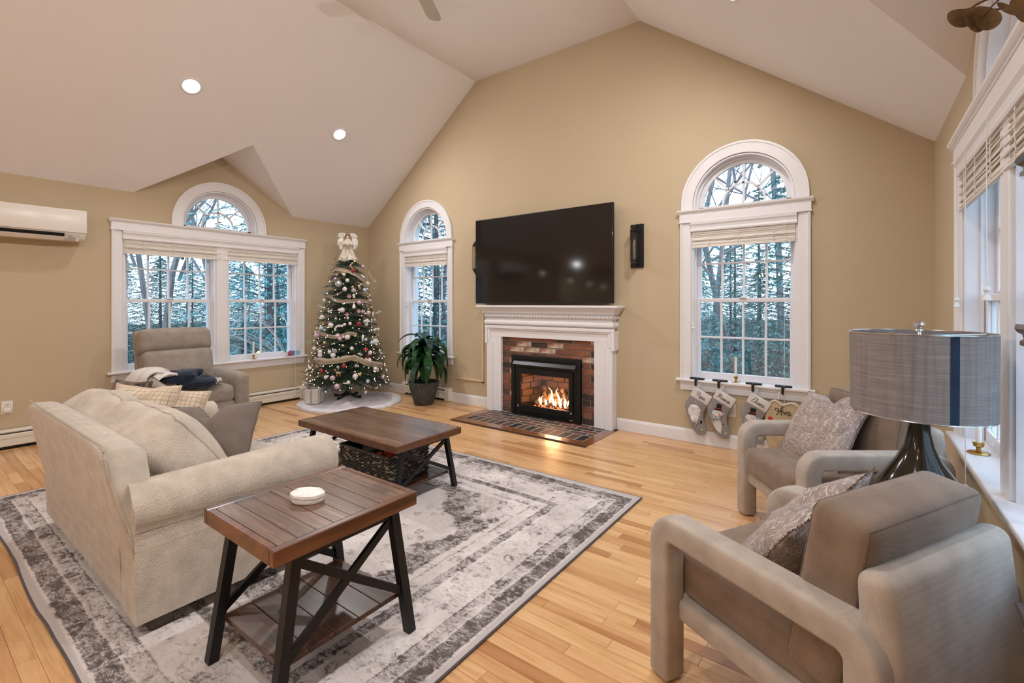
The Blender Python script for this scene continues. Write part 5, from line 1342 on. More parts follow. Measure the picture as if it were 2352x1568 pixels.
# ------------------------------------------------------------ lamp on a small round table
LX, LY = .180, 2.268
t = thing('round_side_table', 'small dark round table under the lamp, hidden by the armchair', 'table', (LX, LY, 0))
M_dk = woodgrain('dark_walnut', S(44, 30, 24), S(62, 44, 34), S(80, 60, 48), 'X', 3, .35, .3)
b = B(); lathe(b, [(.19, .46), (.2, .465), (.2, .48), (.195, .485)], 36); ob('table_top', b, M_dk, t)
for k in range(3):
    a = k*2*PI/3+.5; b = B(); cyl(b, (.15*math.cos(a), .15*math.sin(a), 0), (.09*math.cos(a), .09*math.sin(a), .462), .012, .014, 10); ob('leg', b, M_dk, t)
m = bpy.data.materials.new('grey_slub_shade'); m.use_nodes = True; N, L = nodes(m); b_ = N['Principled BSDF']; b_.inputs['Roughness'].default_value = .85; b_.inputs['Specular IOR Level'].default_value = .15
tcn = N.new('ShaderNodeTexCoord'); prev = None
rgb = N.new('ShaderNodeRGB'); rgb.outputs[0].default_value = S(158, 150, 148); prev = rgb.outputs[0]
for s_, c_, p0, p1, f_ in (((6, 6, 260), S(188, 180, 176), .52, .66, .5), ((70, 70, 3), S(128, 121, 118), .45, .75, .6), ((9, 9, 600), S(116, 110, 108), .55, .6, .35)):
    mp = N.new('ShaderNodeMapping'); mp.inputs['Scale'].default_value = s_; L.new(tcn.outputs['Object'], mp.inputs[0])
    nn_ = N.new('ShaderNodeTexNoise'); nn_.inputs['Scale'].default_value = 1; nn_.inputs['Detail'].default_value = 2; L.new(mp.outputs[0], nn_.inputs[0])
    r_ = N.new('ShaderNodeValToRGB'); r_.color_ramp.elements[0].position = p0; r_.color_ramp.elements[1].position = p1; L.new(nn_.outputs[0], r_.inputs[0])
    mu = N.new('ShaderNodeMath'); mu.operation = 'MULTIPLY'; mu.inputs[1].default_value = f_; L.new(r_.outputs[0], mu.inputs[0])
    mx = N.new('ShaderNodeMix'); mx.data_type = 'RGBA'; mx.inputs[7].default_value = c_; L.new(mu.outputs[0], mx.inputs[0]); L.new(prev, mx.inputs[6]); prev = mx.outputs[2]
L.new(prev, b_.inputs['Base Color'])
tr = N.new('ShaderNodeBsdfTranslucent'); L.new(prev, tr.inputs[0]); ms = N.new('ShaderNodeMixShader'); ms.inputs[0].default_value = .25
L.new(b_.outputs[0], ms.inputs[1]); L.new(tr.outputs[0], ms.inputs[2]); L.new(ms.outputs[0], N['Material Output'].inputs[0])
M_shade = m
lp = thing('table_lamp', 'table lamp with grey drum shade and dark glossy ceramic base', 'lamp', (LX, LY, .485))
r0, r1, z0, z1 = .206, .208, .395, .688
b = B(); lathe(b, [(.035, 0), (.085, .0), (.115, .02), (.135, .06), (.138, .095), (.125, .135), (.095, .18), (.065, .225), (.044, .275), (.034, .325), (.031, .37), (.034, .392), (.028, .395)], 48)
M_cer = mat('dark_glossy_glaze', S(16, 13, 11), .12, nscale=6, nstr=.3, col2=S(46, 36, 24), spec=.35, ramp=(.35, .7))
ob('ceramic_body', b, M_cer, lp)
b = B(); lathe(b, [(.03, .392), (.036, .394), (.036, .402), (.022, .408), (.02, .43), (.008, .434), (.006, .69), (.004, .695)], 24); ob('neck', b, M_chrome, lp)
b = B(); lathe(b, [(r0, z0), (r1, z1), (r1-.002, z1), (r0-.002, z0)], 64, cap=False); b.faces.ensure_lookup_table(); ob('lamp_shade', b, M_shade, lp)
b = B(); tube(b, [(r1*math.cos(a), r1*math.sin(a), z1) for a in [2*PI*i/48 for i in range(48)]], .0022, 6, True); ob('rim', b, M_chrome, lp)
b = B(); tube(b, [(r0*math.cos(a), r0*math.sin(a), z0) for a in [2*PI*i/48 for i in range(48)]], .0022, 6, True); ob('rim', b, M_chrome, lp)
b = B()
for k in range(3): a = 2*PI*k/3+.4; cyl(b, (0, 0, z1-.012), (r1*math.cos(a), r1*math.sin(a), z1-.004), .002, n=6)
ob('spider', b, M_chrome, lp)
# darker blue band: a strip of cloth on the shade, facing the camera
av = math.atan2(-LY, -LX)+.44
b = B(); n = 6; V = []
for i in range(n+1):
    a = av-.06+.12*i/n; V.append([b.verts.new(((r+.0012)*math.cos(a), (r+.0012)*math.sin(a), z)) for r, z in ((r0, z0+.003), (r1, z1-.003))])
for i in range(n): b.faces.new((V[i][0], V[i+1][0], V[i+1][1], V[i][1]))
bmesh.ops.solidify(b, geom=b.faces[:], thickness=.0008); ob('seam_band', b, fabric('slate_blue_band', S(70, 92, 118), scale=400, bump=.3), lp)
b = B(); lathe(b, [(.004, .69), (.012, .694), (.01, .70), (.003, .704)], 16); ob('finial_cap', b, M_chrome, lp)
b = B(); sphere(b, (0, 0, .716), .0165, 20, (1, 1, .85)); ob('finial', b, glassmat('crystal', (.9, .92, .96, 1), .45), lp)
b = B(); lathe(b, [(.008, .45), (.012, .48), (.024, .51), (.026, .53), (.02, .555), (.004, .565)], 16); ob('bulb', b, mat('unlit_bulb_glass', S(240, 238, 232), .3, nscale=5, nstr=.01), lp)

# ------------------------------------------------------------ dark open shelf by the right edge with dried eucalyptus
et = thing('open_shelf', 'dark wooden open shelf unit cut off by the right edge', 'shelf', (0, 0, 0))
def shelfboard(z, h):
    b = B(); pr = [(0, 0), (.155, 0), (.155, h), (-.006, h), (-.008, h*.8), (-.004, h*.62), (.004, h*.5), (.006, h*.3), (0, h*.2)]
    prism(b, pr, (.278, .98, z), (1, 0, 0), (0, 0, 1), (0, 1, 0), .47); ob('shelf_board', b, M_dk, et, None)
shelfboard(1.19, .045); shelfboard(1.55, .04); shelfboard(.60, .04); shelfboard(.15, .04)
for x in (.335, .425):
    for y in (1.0, 1.36): b = B(); box(b, x-.011, x+.011, y-.011, y+.011, 0, 1.56, .002, 1); ob('post', b, M_dk, et, None)
vs = thing('vase', 'vase holding dried eucalyptus on top of the shelf unit', 'vase', (.36, 1.2, 1.591))
b = B(); lathe(b, [(.03, 0), (.045, .01), (.055, .06), (.045, .11), (.025, .14), (.028, .15), (.022, .15), (.02, .12)], 24); ob('body', b, M_por, vs)
eu = thing('eucalyptus_stems', 'brown dried eucalyptus leaves at the top right corner', 'dried plant', (.36, 1.2, 1.70))
M_euc = mat('dried_eucalyptus_leaf', S(158, 130, 100), .7, nscale=30, nstr=.2, bump=.3, bscale=80)
def unproj(px, py, d):
    u, v = (px-1176)/1077, (696.3-py)/1077; c, s = math.cos(YAW), math.sin(YAW)
    return Vector(((c*u-s)*d, (s*u+c)*d, 1.2795+v*d))
ORG = Vector((.36, 1.2, 1.70))
stems = [([unproj(2600, -60, .90), unproj(2480, -55, .84), unproj(2370, -20, .82), unproj(2290, -8, .80), unproj(2240, 12, .79), unproj(2222, 32, .785)], .0018),
         ([unproj(2600, -60, .90), unproj(2470, -70, .8), unproj(2360, -40, .78), unproj(2300, -5, .775), unproj(2268, 25, .77), unproj(2250, 40, .77)], .0016),
         ([unproj(2600, -60, .90), unproj(2500, -20, .86), unproj(2420, 10, .85), unproj(2360, 30, .84), unproj(2320, 20, .82), unproj(2262, 24, .8)], .0014),
         ([unproj(2600, -60, .90), unproj(2450, -10, .8), unproj(2350, 30, .75)], .0014)]
b = B()
for s_, r_ in stems: tube(b, catmull([p-ORG for p in [Vector((.36, 1.2, 1.72))]+s_], 5), r_, 5)
ob('stem', b, mat('dried_stem', S(96, 74, 54), .8, nscale=30, nstr=.1), eu)
def round_leaf(c_, r, ax, nrm, el=1.0, curl=.2):
    b = B(); c_ = c_-ORG; ax = Vector(ax).normalized(); nrm = Vector(nrm).normalized(); u = ax; v = nrm.cross(u).normalized(); nrm = u.cross(v)
    rings = [[b.verts.new(c_)]]; n = 32
    for k in (.4, .75, 1):
        rings.append([b.verts.new(c_+u*math.cos(2*PI*i/n)*r*k*el+v*math.sin(2*PI*i/n)*r*k+nrm*curl*r*(k*k*(.5+.5*math.cos(2*PI*i/n*2)))) for i in range(n)])
    for i in range(n): b.faces.new((rings[0][0], rings[1][i], rings[1][(i+1) % n]))
    for a, d in zip(rings[1:], rings[2:]):
        for i in range(n): b.faces.new((a[i], d[i], d[(i+1) % n], a[(i+1) % n]))
    bmesh.ops.solidify(b, geom=b.faces[:], thickness=.0007); ob('leaf', b, M_euc, eu, 60)
cr_, cu_ = Vector((math.cos(YAW), math.sin(YAW), 0)), Vector((0, 0, 1)); cf_ = Vector((math.sin(YAW), -math.cos(YAW), 0))
for px, py, d, wpx, hpx, tl, tilt in ((2206, 42, .785, 38, 24, .1, .3), (2236, 46, .775, 30, 34, .3, .5), (2262, 42, .77, 34, 32, -.1, .4), (2345, 24, .77, 30, 34, .4, .5), (2318, 22, .80, 36, 14, -.35, .8), (2390, 50, .80, 36, 34, .3, .5), (2205, 50, .79, 28, 12, -.1, .9)):
    k = d/1077; ax = cr_*math.cos(tl)+cu_*math.sin(tl)
    round_leaf(unproj(px, py, d), hpx*k*.95, ax, cf_+cu_*tilt*.3, wpx/hpx, .25)
# ------------------------------------------------------------ Christmas tree
TX, TY = -5.53, 3.77
rt = random.Random(21)
xt = thing('christmas_tree', 'decorated green Christmas tree in the corner', 'christmas tree', (TX, TY, 0))
M_needle = mat('dark_green_needles', S(44, 72, 50), .8, nscale=5, nstr=.25, col2=S(28, 48, 36))
M_needle2 = mat('lighter_green_needles', S(84, 116, 96), .8, nscale=5, nstr=.2)
M_pole = mat('dark_green_pole', S(20, 26, 22), .6, nscale=20, nstr=.1)
b = B(); cyl(b, (0, 0, .04), (0, 0, 1.86), .019, .012, 10); ob('pole', b, M_pole, xt)
for k in range(4):
    a = k*PI/2+.35; b = B(); tube(b, [(0, 0, .13), (.05*math.cos(a), .05*math.sin(a), .06), (.13*math.cos(a), .13*math.sin(a), .03), (.20*math.cos(a), .20*math.sin(a), .035)], [.014, .014, .013, .022], 8); ob('stand_foot', b, M_pole, xt)
def trad(z):
    """outline radius of the tree"""
    t_ = (1.90-z)/1.68
    return .11+.43*max(0, t_)**.8
def needle_twig(T, p, d, L_, nl, rnd, dens=1, wd=.0026):
    d = d.normalized(); s = d.orthogonal().normalized(); u = d.cross(s)
    n = int(L_/.0062*dens)
    for i in range(n):
        q = p+d*(L_*i/n); a = rnd.uniform(0, 2*PI); dr = d*.75+(s*math.cos(a)+u*math.sin(a))*.8
        w = (s*math.sin(a)-u*math.cos(a))*wd; l = nl*rnd.uniform(.7, 1.1)
        T.add(q-w, q+w, q+dr*l)
b = TL(); b2 = TL(); bw_ = B(); tips = []
nt_ = 24
for i in range(nt_):
    z = .22+1.62*(i/(nt_-1)); R_ = trad(z); nb_ = max(12, int(9+R_*26))
    for k in range(nb_):
        a = 2*PI*k/nb_+i*1.9+rt.uniform(-.15, .15); r = R_*rt.uniform(.80, 1.08); dz = rt.uniform(-.05, .05)-.10*R_
        e = Vector((math.cos(a)*r, math.sin(a)*r, max(.19, z+dz))); s_ = Vector((0, 0, z+.05)); d = e-s_
        if TX+e.x < XL+.07: e.x = XL+.07-TX; d = e-s_
        tube(bw_, [s_, s_+d*.6+Vector((0, 0, .01)), e], [.0035, .002, .0012], 4, cap=False)
        nq = int(5+r*22)
        for q in range(nq):
            f_ = .12+.86*(q+rt.random())/nq; p = s_+d*f_
            side = Vector((-math.sin(a), math.cos(a), 0))*(1 if q % 2 else -1)
            dd = d.normalized()*.8+side*.8+Vector((0, 0, rt.uniform(-.5, .3)))
            if TX+p.x+dd.normalized().x*.08 < XL+.04: continue
            needle_twig(b if rt.random() < .7 else b2, p, dd, .05+.045*rt.random(), .029, rt)
        needle_twig(b, s_+d*.1, d, d.length*.7, .026, rt, .8); needle_twig(b, s_+d*.84, d, d.length*.17, .022, rt); tips.append((e, a, i))
ob('branch_wires', bw_, M_pole, xt, None, kind='stuff'); ob('needles', b.data('needles', M_needle), None, xt, kind='stuff'); ob('paler_needles', b2.data('paler_needles', M_needle2), None, xt, kind='stuff')

# things hung on the tree: spots are given in photo pixels on the outline facing the camera
def treept(px, py, lift=0.0):
    """where the camera ray through (px, py) meets the tree's cone"""
    u, v = (px-1176)/1077, (696.3-py)/1077; c, s = math.cos(YAW), math.sin(YAW)
    dx, dy, dz = c*u-s, s*u+c, v; d = 5.2; best = None
    while d < 6.6:
        x, y, z = dx*d-TX, dy*d-TY, 1.2795+dz*d; rr_ = math.hypot(x, y)
        if best is None or rr_-trad(z) < best[0]: best = (rr_-trad(z), Vector((x, y, z)))
        if rr_ < trad(z)+lift: return Vector((x, y, z))
        d += .01
    return best[1]
M_bw = mat('pearl_white_bauble', S(226, 218, 212), .25, nscale=20, nstr=.05, coat=.4); M_bs = mat('silver_bauble', S(196, 196, 202), .18, .7, nscale=20, nstr=.05)
M_br = mat('deep_red_bauble', S(150, 34, 48), .22, .2, nscale=20, nstr=.08, coat=.4); M_bp = mat('lilac_pink_bauble', S(206, 170, 186), .25, .2, nscale=20, nstr=.05, coat=.4)
M_bb = mat('icy_blue_bauble', S(180, 200, 222), .25, .2, nscale=20, nstr=.05, coat=.4); M_gold = mat('champagne_gold', S(206, 180, 140), .3, .6, nscale=20, nstr=.08)
bd_ = B(); sphere(bd_, (0, 0, 0), 1, 16); bd_ = me(bd_, 'bauble', True)
cap_ = B(); cyl(cap_, (0, 0, .9), (0, 0, 1.14), .22, .2, 8); tube(cap_, [(.12*math.cos(a), 0, 1.2+.12*math.sin(a)) for a in [k*PI/4 for k in range(8)]], .03, 4, True); cap_ = me(cap_, 'cap'); cap_.materials.append(M_brass)
bdat = {}
def bauble(px, py, r, mt, label, group=None):
    p = treept(px, py, .02)
    key = mt.name
    if key not in bdat: d = bd_.copy(); d.materials.append(mt); bdat[key] = d
    o = ob('bauble', bdat[key], None, None, loc=(TX+p.x, TY+p.y, p.z)); r *= 1.22; o.scale = (r, r, r); tag(o, label, 'ornament', group)
    ob('cap', cap_, None, o)
    return o
G1 = 'pale baubles on the Christmas tree'
for px, py, r, m_, lab in ((811, 622, .026, M_br, 'deep red bauble just below the angel, highest red one'), (824, 744, .024, M_br, 'red bauble at mid height right of the tree centre'), (790, 840, .025, M_br, 'red bauble below the lowest ribbon, near the tree centre'),
        (738, 852, .025, M_br, 'red bauble lower left on the tree'), (778, 652, .038, M_bs, 'large silver disc-like bauble high on the left of the tree'), (846, 719, .027, M_bp, 'pink bauble right of centre at upper mid height'),
        (729, 770, .033, M_bp, 'lilac patterned bauble at the left end of a ribbon'), (833, 612, .024, M_bp, 'lilac bauble at the upper right under the angel')):
    bauble(px, py, r, m_, lab)
spots = [(798, 644, .022), (812, 667, .026), (792, 664, .025), (838, 666, .025), (844, 651, .024), (825, 695, .025), (786, 712, .027), (833, 716, .022), (760, 747, .028), (738, 754, .025), (804, 743, .018), (776, 772, .03), (798, 774, .028),
         (781, 778, .024), (740, 728, .024), (854, 787, .022), (850, 810, .024), (764, 868, .027), (816, 864, .028), (880, 865, .026), (748, 866, .02), (860, 758, .016), (868, 756, .018), (774, 887, .028), (862, 847, .024), (818, 840, .018), (757, 808, .02),
         (835, 637, .018), (790, 630, .018), (770, 640, .018), (850, 690, .018), (770, 690, .018), (808, 800, .02), (840, 780, .018), (722, 800, .02), (875, 812, .018), (745, 690, .018), (860, 735, .02), (800, 878, .02), (845, 875, .02), (712, 845, .018)]
for i, (px, py, r) in enumerate(spots):
    m_ = (M_bw, M_bs, M_bw, M_bb, M_bw, M_bp)[i % 6]
    bauble(px, py, r, m_, {'pearl_white_bauble': 'small pearl white bauble hanging on the Christmas tree', 'silver_bauble': 'small silver bauble hanging on the Christmas tree', 'icy_blue_bauble': 'small icy blue bauble hanging on the Christmas tree', 'lilac_pink_bauble': 'small lilac pink bauble hanging on the Christmas tree'}[m_.name], {'pearl_white_bauble': 'small pearl white baubles', 'silver_bauble': 'small silver baubles', 'icy_blue_bauble': 'small icy blue baubles', 'lilac_pink_bauble': 'small lilac pink baubles'}[m_.name])
rz_ = random.Random(44)
for i in range(34):
    z_ = rz_.uniform(.34, 1.72); hw_ = (trad(z_)*.92)*1077/6.2; q_ = rz_.uniform(-.95, .95)
    px, py = 800+q_*hw_, 696.3-(z_-1.2795)*1077/(6.25-trad(z_))
    m_ = (M_bs, M_bw, M_gold)[i % 3]
    kk = {'pearl_white_bauble': 'small pearl white bauble', 'silver_bauble': 'small silver bauble', 'champagne_gold': 'small champagne gold bauble'}[m_.name]
    bauble(px, py, rz_.uniform(.012, .018), m_, kk+' hanging on the Christmas tree', kk+'s')
FACE = math.atan2(math.sin(YAW)*0-TY*0-(-TX)*0, 1)*0
yawc = math.atan2(-TY, -TX)+PI/2      # turns local -y towards the camera
def orn(name, label, px, py, lift=.03, rot=None):
    p = treept(px, py, lift); return thing(name, label, 'ornament', (TX+p.x, TY+p.y, p.z), (0, 0, yawc) if rot is None else rot)
def hoop(t): b = B(); tube(b, [(0, 0, .0), (0, 0, .06)], .0012, 4); ob('string', b, M_cord, t)
# flat heart, baby shirt, deer, bearded figures, snowy lantern, red mushroom, tear drops, leaves
t = orn('heart_ornament', 'flat white heart hanging on a red ribbon at lower right', 845, 829)
b = B(); prism(b, catmull([(0, -.045, 0), (.035, -.012, 0), (.044, .02, 0), (.022, .042, 0), (0, .026, 0), (-.022, .042, 0), (-.044, .02, 0), (-.035, -.012, 0)], 4, True) and [(p.x, p.y) for p in catmull([(0, -.045, 0), (.035, -.012, 0), (.044, .02, 0), (.022, .042, 0), (0, .026, 0), (-.022, .042, 0), (-.044, .02, 0), (-.035, -.012, 0)], 4, True)], (0, -.008, 0), (1, 0, 0), (0, 0, 1), (0, 1, 0), .008, .002, 1); ob('heart', b, M_por, t)
b = B(); bar_ = [(0, -.006, .028), (-.012, -.004, .06), (.0, 0, .085)]; tube(b, bar_, .004, 4); tube(b, [(0, -.006, .028), (.014, -.004, .06), (.0, 0, .085)], .004, 4); ob('ribbon', b, M_red, t)
t = orn('shirt_ornament', 'white baby shirt ornament on the right side of the tree', 842, 740)
b = B(); prism(b, [(-.018, -.045), (.018, -.045), (.02, .005), (.036, -.004), (.042, .02), (.016, .038), (-.016, .038), (-.042, .02), (-.036, -.004), (-.02, .005)], (0, -.006, 0), (1, 0, 0), (0, 0, 1), (0, 1, 0), .01, .003, 2); ob('shirt', b, M_fw, t)
b = B(); box(b, -.008, .008, -.0072, -.0065, -.012, -.009); box(b, -.008, .008, -.0072, -.0065, -.002, .001); ob('print', b, M_ink, t, None); hoop(t)
t = orn('deer_ornament', 'small tan deer figure low on the tree', 777, 856)
b = B(); softbox(b, .05, .018, .024, .009, (0, 0, 0), .001, 2, 7); tube(b, [(-.022, 0, .005), (-.03, 0, .03), (-.034, 0, .04)], [.008, .006, .006], 8); sphere(b, (-.04, 0, .044), .008, 8, (1.5, .8, .9))
for x in (-.018, -.012, .016, .022): tube(b, [(x, .004*(1 if x > 0 else -1), -.008), (x*1.1, 0, -.045)], [.004, .002], 5)
ob('deer', b, M_gold, t); hoop(t)
t = orn('robin_sleigh_ornament', 'white plush figure with grey cap at the tree right edge', 862, 781)
b = B(); sphere(b, (0, 0, -.015), .034, 12, (1, .8, 1.2)); sphere(b, (.03, -.01, -.02), .014, 8); ob('body', b, M_fluff, t); b = B(); sphere(b, (-.006, 0, .03), .024, 12, (1.1, .9, .9)); ob('cap', b, M_fe, t); hoop(t)
t = orn('mushroom_ornament', 'red spotted mushroom ornament right of centre', 840, 803)
b = B(); lathe(b, [(.034, 0), (.03, .012), (.016, .022), (.002, .026)], 16); ob('red_cap', b, M_red, t); b = B(); cyl(b, (0, 0, -.025), (0, 0, .002), .009, .008, 10); [sphere(b, (.02*math.cos(a), .02*math.sin(a), .018), .004, 6) for a in (0, 1.5, 3, 4.5, 5.4)]; ob('stem_and_spots', b, M_fw, t); hoop(t)
t = orn('bear_ornament', 'white bear figure with brown halo on the left edge of the tree', 735, 808)
b = B(); sphere(b, (0, 0, 0), .026, 12); sphere(b, (0, 0, -.04), .028, 12, (1, .8, 1.1)); sphere(b, (-.018, 0, .024), .009, 8); sphere(b, (.018, 0, .024), .009, 8); ob('bear', b, M_fluff, t); b = B(); tube(b, [(.034*math.cos(a), .01, .045+.014*math.sin(a)) for a in [k*PI/6 for k in range(12)]], .004, 5, True); ob('halo', b, mat('brown_vine', S(96, 62, 40), .8, nscale=30, nstr=.15), t)
t = orn('pompom_ornament', 'two joined grey and white pompoms left of centre', 767, 810)
b = B(); sphere(b, (.008, 0, .02), .03, 12); ob('grey_pompom', b, fabric('lilac_grey_yarn', S(170, 168, 186), scale=200, bump=1), t); b = B(); sphere(b, (-.01, -.004, -.03), .031, 12); ob('white_pompom', b, M_fluff, t); hoop(t)
t = orn('animal_ornament', 'white plush animal draped over a branch left of centre', 782, 748)
b = B(); softbox(b, .085, .03, .04, .016, (0, 0, 0), .006, 4, 9); sphere(b, (.05, 0, .016), .02, 10); tube(b, catmull([(-.04, 0, 0), (-.06, 0, -.03), (-.062, 0, -.06)], 4), .011, 8); ob('body', b, M_fluff, t)
t = orn('pear_ornament', 'cream pear-shaped ornament in the upper middle', 813, 703)
b = B(); lathe(b, [(.002, -.032), (.018, -.026), (.022, -.01), (.016, .008), (.011, .02), (.009, .03), (.002, .036)], 16); ob('body', b, M_cream, t); hoop(t)
t = orn('teardrop_ornament', 'long ivory drop ornament right of centre', 833, 776)
b = B(); lathe(b, [(.001, -.055), (.01, -.03), (.015, 0), (.01, .03), (.001, .05)], 12); ob('body', b, M_bw, t); hoop(t)
t = orn('santa_ornament', 'hanging red and white figure under the lowest branches', 840, 898, -.1)
b = B(); sphere(b, (0, 0, -.01), .018, 12, (1, .8, 1.5)); ob('body', b, M_fluff, t); b = B(); lathe(b, [(.014, .012), (.009, .03), (.001, .045)], 10); ob('hat', b, M_red, t); b = B(); tube(b, [(0, 0, .04), (-.01, 0, .11)], .0012, 4); ob('string', b, M_dark, t)
t = orn('cushion_ornament', 'white and silver square cushion ornament right of the lower middle', 828, 814)
b = B(); softbox(b, .055, .02, .035, .01, (0, .004, 0), .002, 5, 7); b.transform(Matrix.Rotation(.5, 4, 'Y')); ob('body', b, M_bs, t); hoop(t)
t = orn('leaf_ornament', 'rose gold leaf sprig hanging just under the angel', 807, 607)
b = B()
for k in range(7): a = k*.9; sphere(b, (.013*math.cos(a), 0, .02-.01*k), .011, 6, (1, .25, .6))
ob('leaves', b, mat('rose_gold', S(212, 166, 150), .35, .5, nscale=20, nstr=.08), t)
for px, py, lab in ((824, 714, 'dusty pink poinsettia flower clipped right of centre'), (797, 722, 'small lilac clip-on flower below the upper ribbon'), (802, 680, 'rose gold sprig lying over the upper ribbon'), (757, 742, 'pinkish flower clip left of the tree centre')):
    t = orn('flower_ornament', lab, px, py); b = B()
    for k in range(6): a = k*PI/3; prism(b, [(.0, 0), (.014, .008), (.036, 0), (.014, -.008)], (0, -.004, 0), (math.cos(a), -.3, math.sin(a)), (-math.sin(a), 0, math.cos(a)), (0, 1, 0), .002)
    ob('petals', b, mat('dusty_pink_cloth', S(196, 150, 152), .8, nscale=20, nstr=.1), t, None)
# frosted sprigs poking out
M_frost = mat('frosted_teal_leaf', S(150, 180, 176), .7, nscale=20, nstr=.15)
for px, py, lab, s in ((748, 672, 'frosted sprig sticking out at the upper left of the tree', -1), (856, 661, 'frosted sprig sticking out at the upper right of the tree', 1), (716, 785, 'pale teal bird-like sprig at the far left of the tree', -1), (862, 718, 'frosted white sprig at the right edge of the tree', 1), (745, 705, 'white feathery sprig on the left side of the tree', -1), (707, 878, 'white frosted spray at the bottom left of the tree', -1)):
    t = orn('frosted_sprig', lab, px, py, .05); b = B()
    for k in range(9):
        p = Vector((s*(.01+.006*k), -.01, .004*k-.01)); dr = Vector((s*.8, rt.uniform(-.5, .5), rt.uniform(-.7, .7))).normalized()
        cyl(b, p, p+dr*.035, .0022, .0008, 5)
    tube(b, [(-s*.06, .02, -.02), (0, -.01, -.01), (s*.06, -.01, .026)], .002, 5)
    ob('leaves', b, M_frost if 'teal' in lab or 'upper' in lab else M_fluff, t, None)
# ribbon garlands: bands of gauze wound round the tree
M_rib = mat('champagne_gauze_ribbon', S(232, 214, 192), .6, nscale=60, nstr=.15, bump=.6, bscale=120)
def garland(label, pts, w, seed):
    t = thing('ribbon_garland', label, 'garland', (TX, TY, 0))
    P = catmull([treept(px, py, .035) for px, py in pts], 6); b = B(); V = []
    for i, p in enumerate(P):
        ww = w*1.25*(1+.3*nz((i*.3, 0, seed), 1)); o = Vector((p.x, p.y, 0)).normalized()
        V.append([b.verts.new(p+Vector((0, 0, ww*(j/5-.5)))+o*(.010*math.sin(j*1.2+seed)+.012*nz((i*.4, j*.5, seed), 1))) for j in range(6)])
    for a, d in zip(V, V[1:]):
        for j in range(5): b.faces.new((a[j], d[j], d[j+1], a[j+1]))
    bmesh.ops.solidify(b, geom=b.faces[:], thickness=.0015); ob('ribbon', b, M_rib, t, 70)
garland('gauze ribbon across the top of the tree', [(766, 618), (790, 620), (812, 628), (828, 638), (840, 648)], .042, 1)
garland('gold ribbon at the upper middle of the tree', [(757, 680), (775, 690), (800, 692), (825, 690), (850, 694)], .036, 2)
garland('thin gauze ribbon at mid height on the left', [(725, 764), (745, 768), (770, 774), (800, 766), (820, 768)], .034, 3)
garland('wide champagne ribbon low across the tree', [(722, 826), (745, 830), (775, 828), (805, 822), (822, 824), (845, 834), (878, 838)], .060, 4)
garland('short white ribbon curl at the right edge below the angel', [(846, 622), (852, 634), (858, 642), (864, 648)], .018, 5)
# fairy lights
M_fl = mat('warm_fairy_bulb', (1, .78, .52, 1), .3, em=9, nscale=3, nstr=0)
ll = thing('fairy_lights', 'string of warm white fairy lights wound round the tree', 'string lights', (TX, TY, 0))
fb_ = B(); sphere(fb_, (0, 0, 0), .0042, 8, (1, 1, 1.25)); fb_ = me(fb_, 'bulb', True); fb_.materials.append(M_fl)
P = []; n = 285
for i in range(n):
    f_ = i/n; z = .24+1.6*(1-(1-f_)**.6) if True else 0; z = 1.84-1.62*math.sqrt(f_)
    a = 2*PI*15.2*f_**.62+.3*math.sin(i*2.3); r = trad(z)*rt.uniform(.86, 1.04)+.008
    p = Vector((math.cos(a)*r, math.sin(a)*r, z+rt.uniform(-.03, .03)-.06*trad(z)))
    if TX+p.x < XL+.05: p.x = XL+.05-TX
    P.append(p); ob('bulb', fb_, None, ll, loc=p)
b = B(); tube(b, P, .0011, 4, cap=False); ob('wire', b, M_pole, ll, None)
# angel
an = thing('angel_tree_topper', 'white feathered angel on top of the Christmas tree', 'tree topper', (TX+.0, TY+.0, 1.845), (0, 0, yawc))
an.scale = (.93, .93, .93)
M_gown = fabric('ivory_satin_gown', S(232, 222, 208), S(206, 194, 178), scale=400, bump=.2)
b = B(); n = 40; prof = [(.115, 0), (.118, .012), (.098, .06), (.078, .12), (.058, .18), (.045, .225), (.05, .26), (.04, .30), (.018, .325)]
rings = []
for r, z in prof: rings.append([b.verts.new(((r*(1+.10*math.sin(i*2*PI/n*9)*(1-z/.34)))*math.cos(2*PI*i/n)*1.12, (r*(1+.10*math.sin(i*2*PI/n*9)*(1-z/.34)))*math.sin(2*PI*i/n)*.8, z+.014*math.sin(i*2*PI/n*4)*(1-z/.1 if z < .1 else 0))) for i in range(n)])
for a, d in zip(rings, rings[1:]):
    for i in range(n): b.faces.new((a[i], a[(i+1) % n], d[(i+1) % n], d[i]))
b.faces.new(rings[-1]); ob('gown', b, M_gown, an, 60)
b = B(); sphere(b, (0, 0, .35), .027, 16, (.9, .95, 1.1)); sphere(b, (0, -.026, .348), .005, 8); cyl(b, (0, 0, .30), (0, 0, .335), .011, .011, 10); [sphere(b, (s*.009, -.0245, .355), .0028, 6) for s in (-1, 1)]; ob('head', b, mat('porcelain_skin', S(226, 186, 160), .5, nscale=10, nstr=.02), an)
b = B(); sphere(b, (0, .007, .358), .031, 16, (1, .92, 1.05)); sphere(b, (0, .012, .33), .024, 12, (1.2, .8, 1.4))
for v in b.verts: v.co += v.normal*0+Vector((nz(v.co, 140), nz(v.co, 140, 2), 0))*.003
ob('hair', b, mat('brown_doll_hair', S(116, 78, 52), .7, nscale=60, nstr=.3, stretch=(1, 1, .2)), an)
b = B(); tube(b, catmull([(-.05, -.0, .265), (-.06, -.03, .235), (-.03, -.055, .22), (0, -.062, .225)], 5), [.017]*8+[.014]*8, 10) if False else None
for s in (-1, 1): tube(b, catmull([(s*.045, 0, .28), (s*.062, -.03, .25), (s*.04, -.055, .235), (s*.008, -.064, .24)], 4), .016, 10)
ob('sleeves', b, M_gown, an)
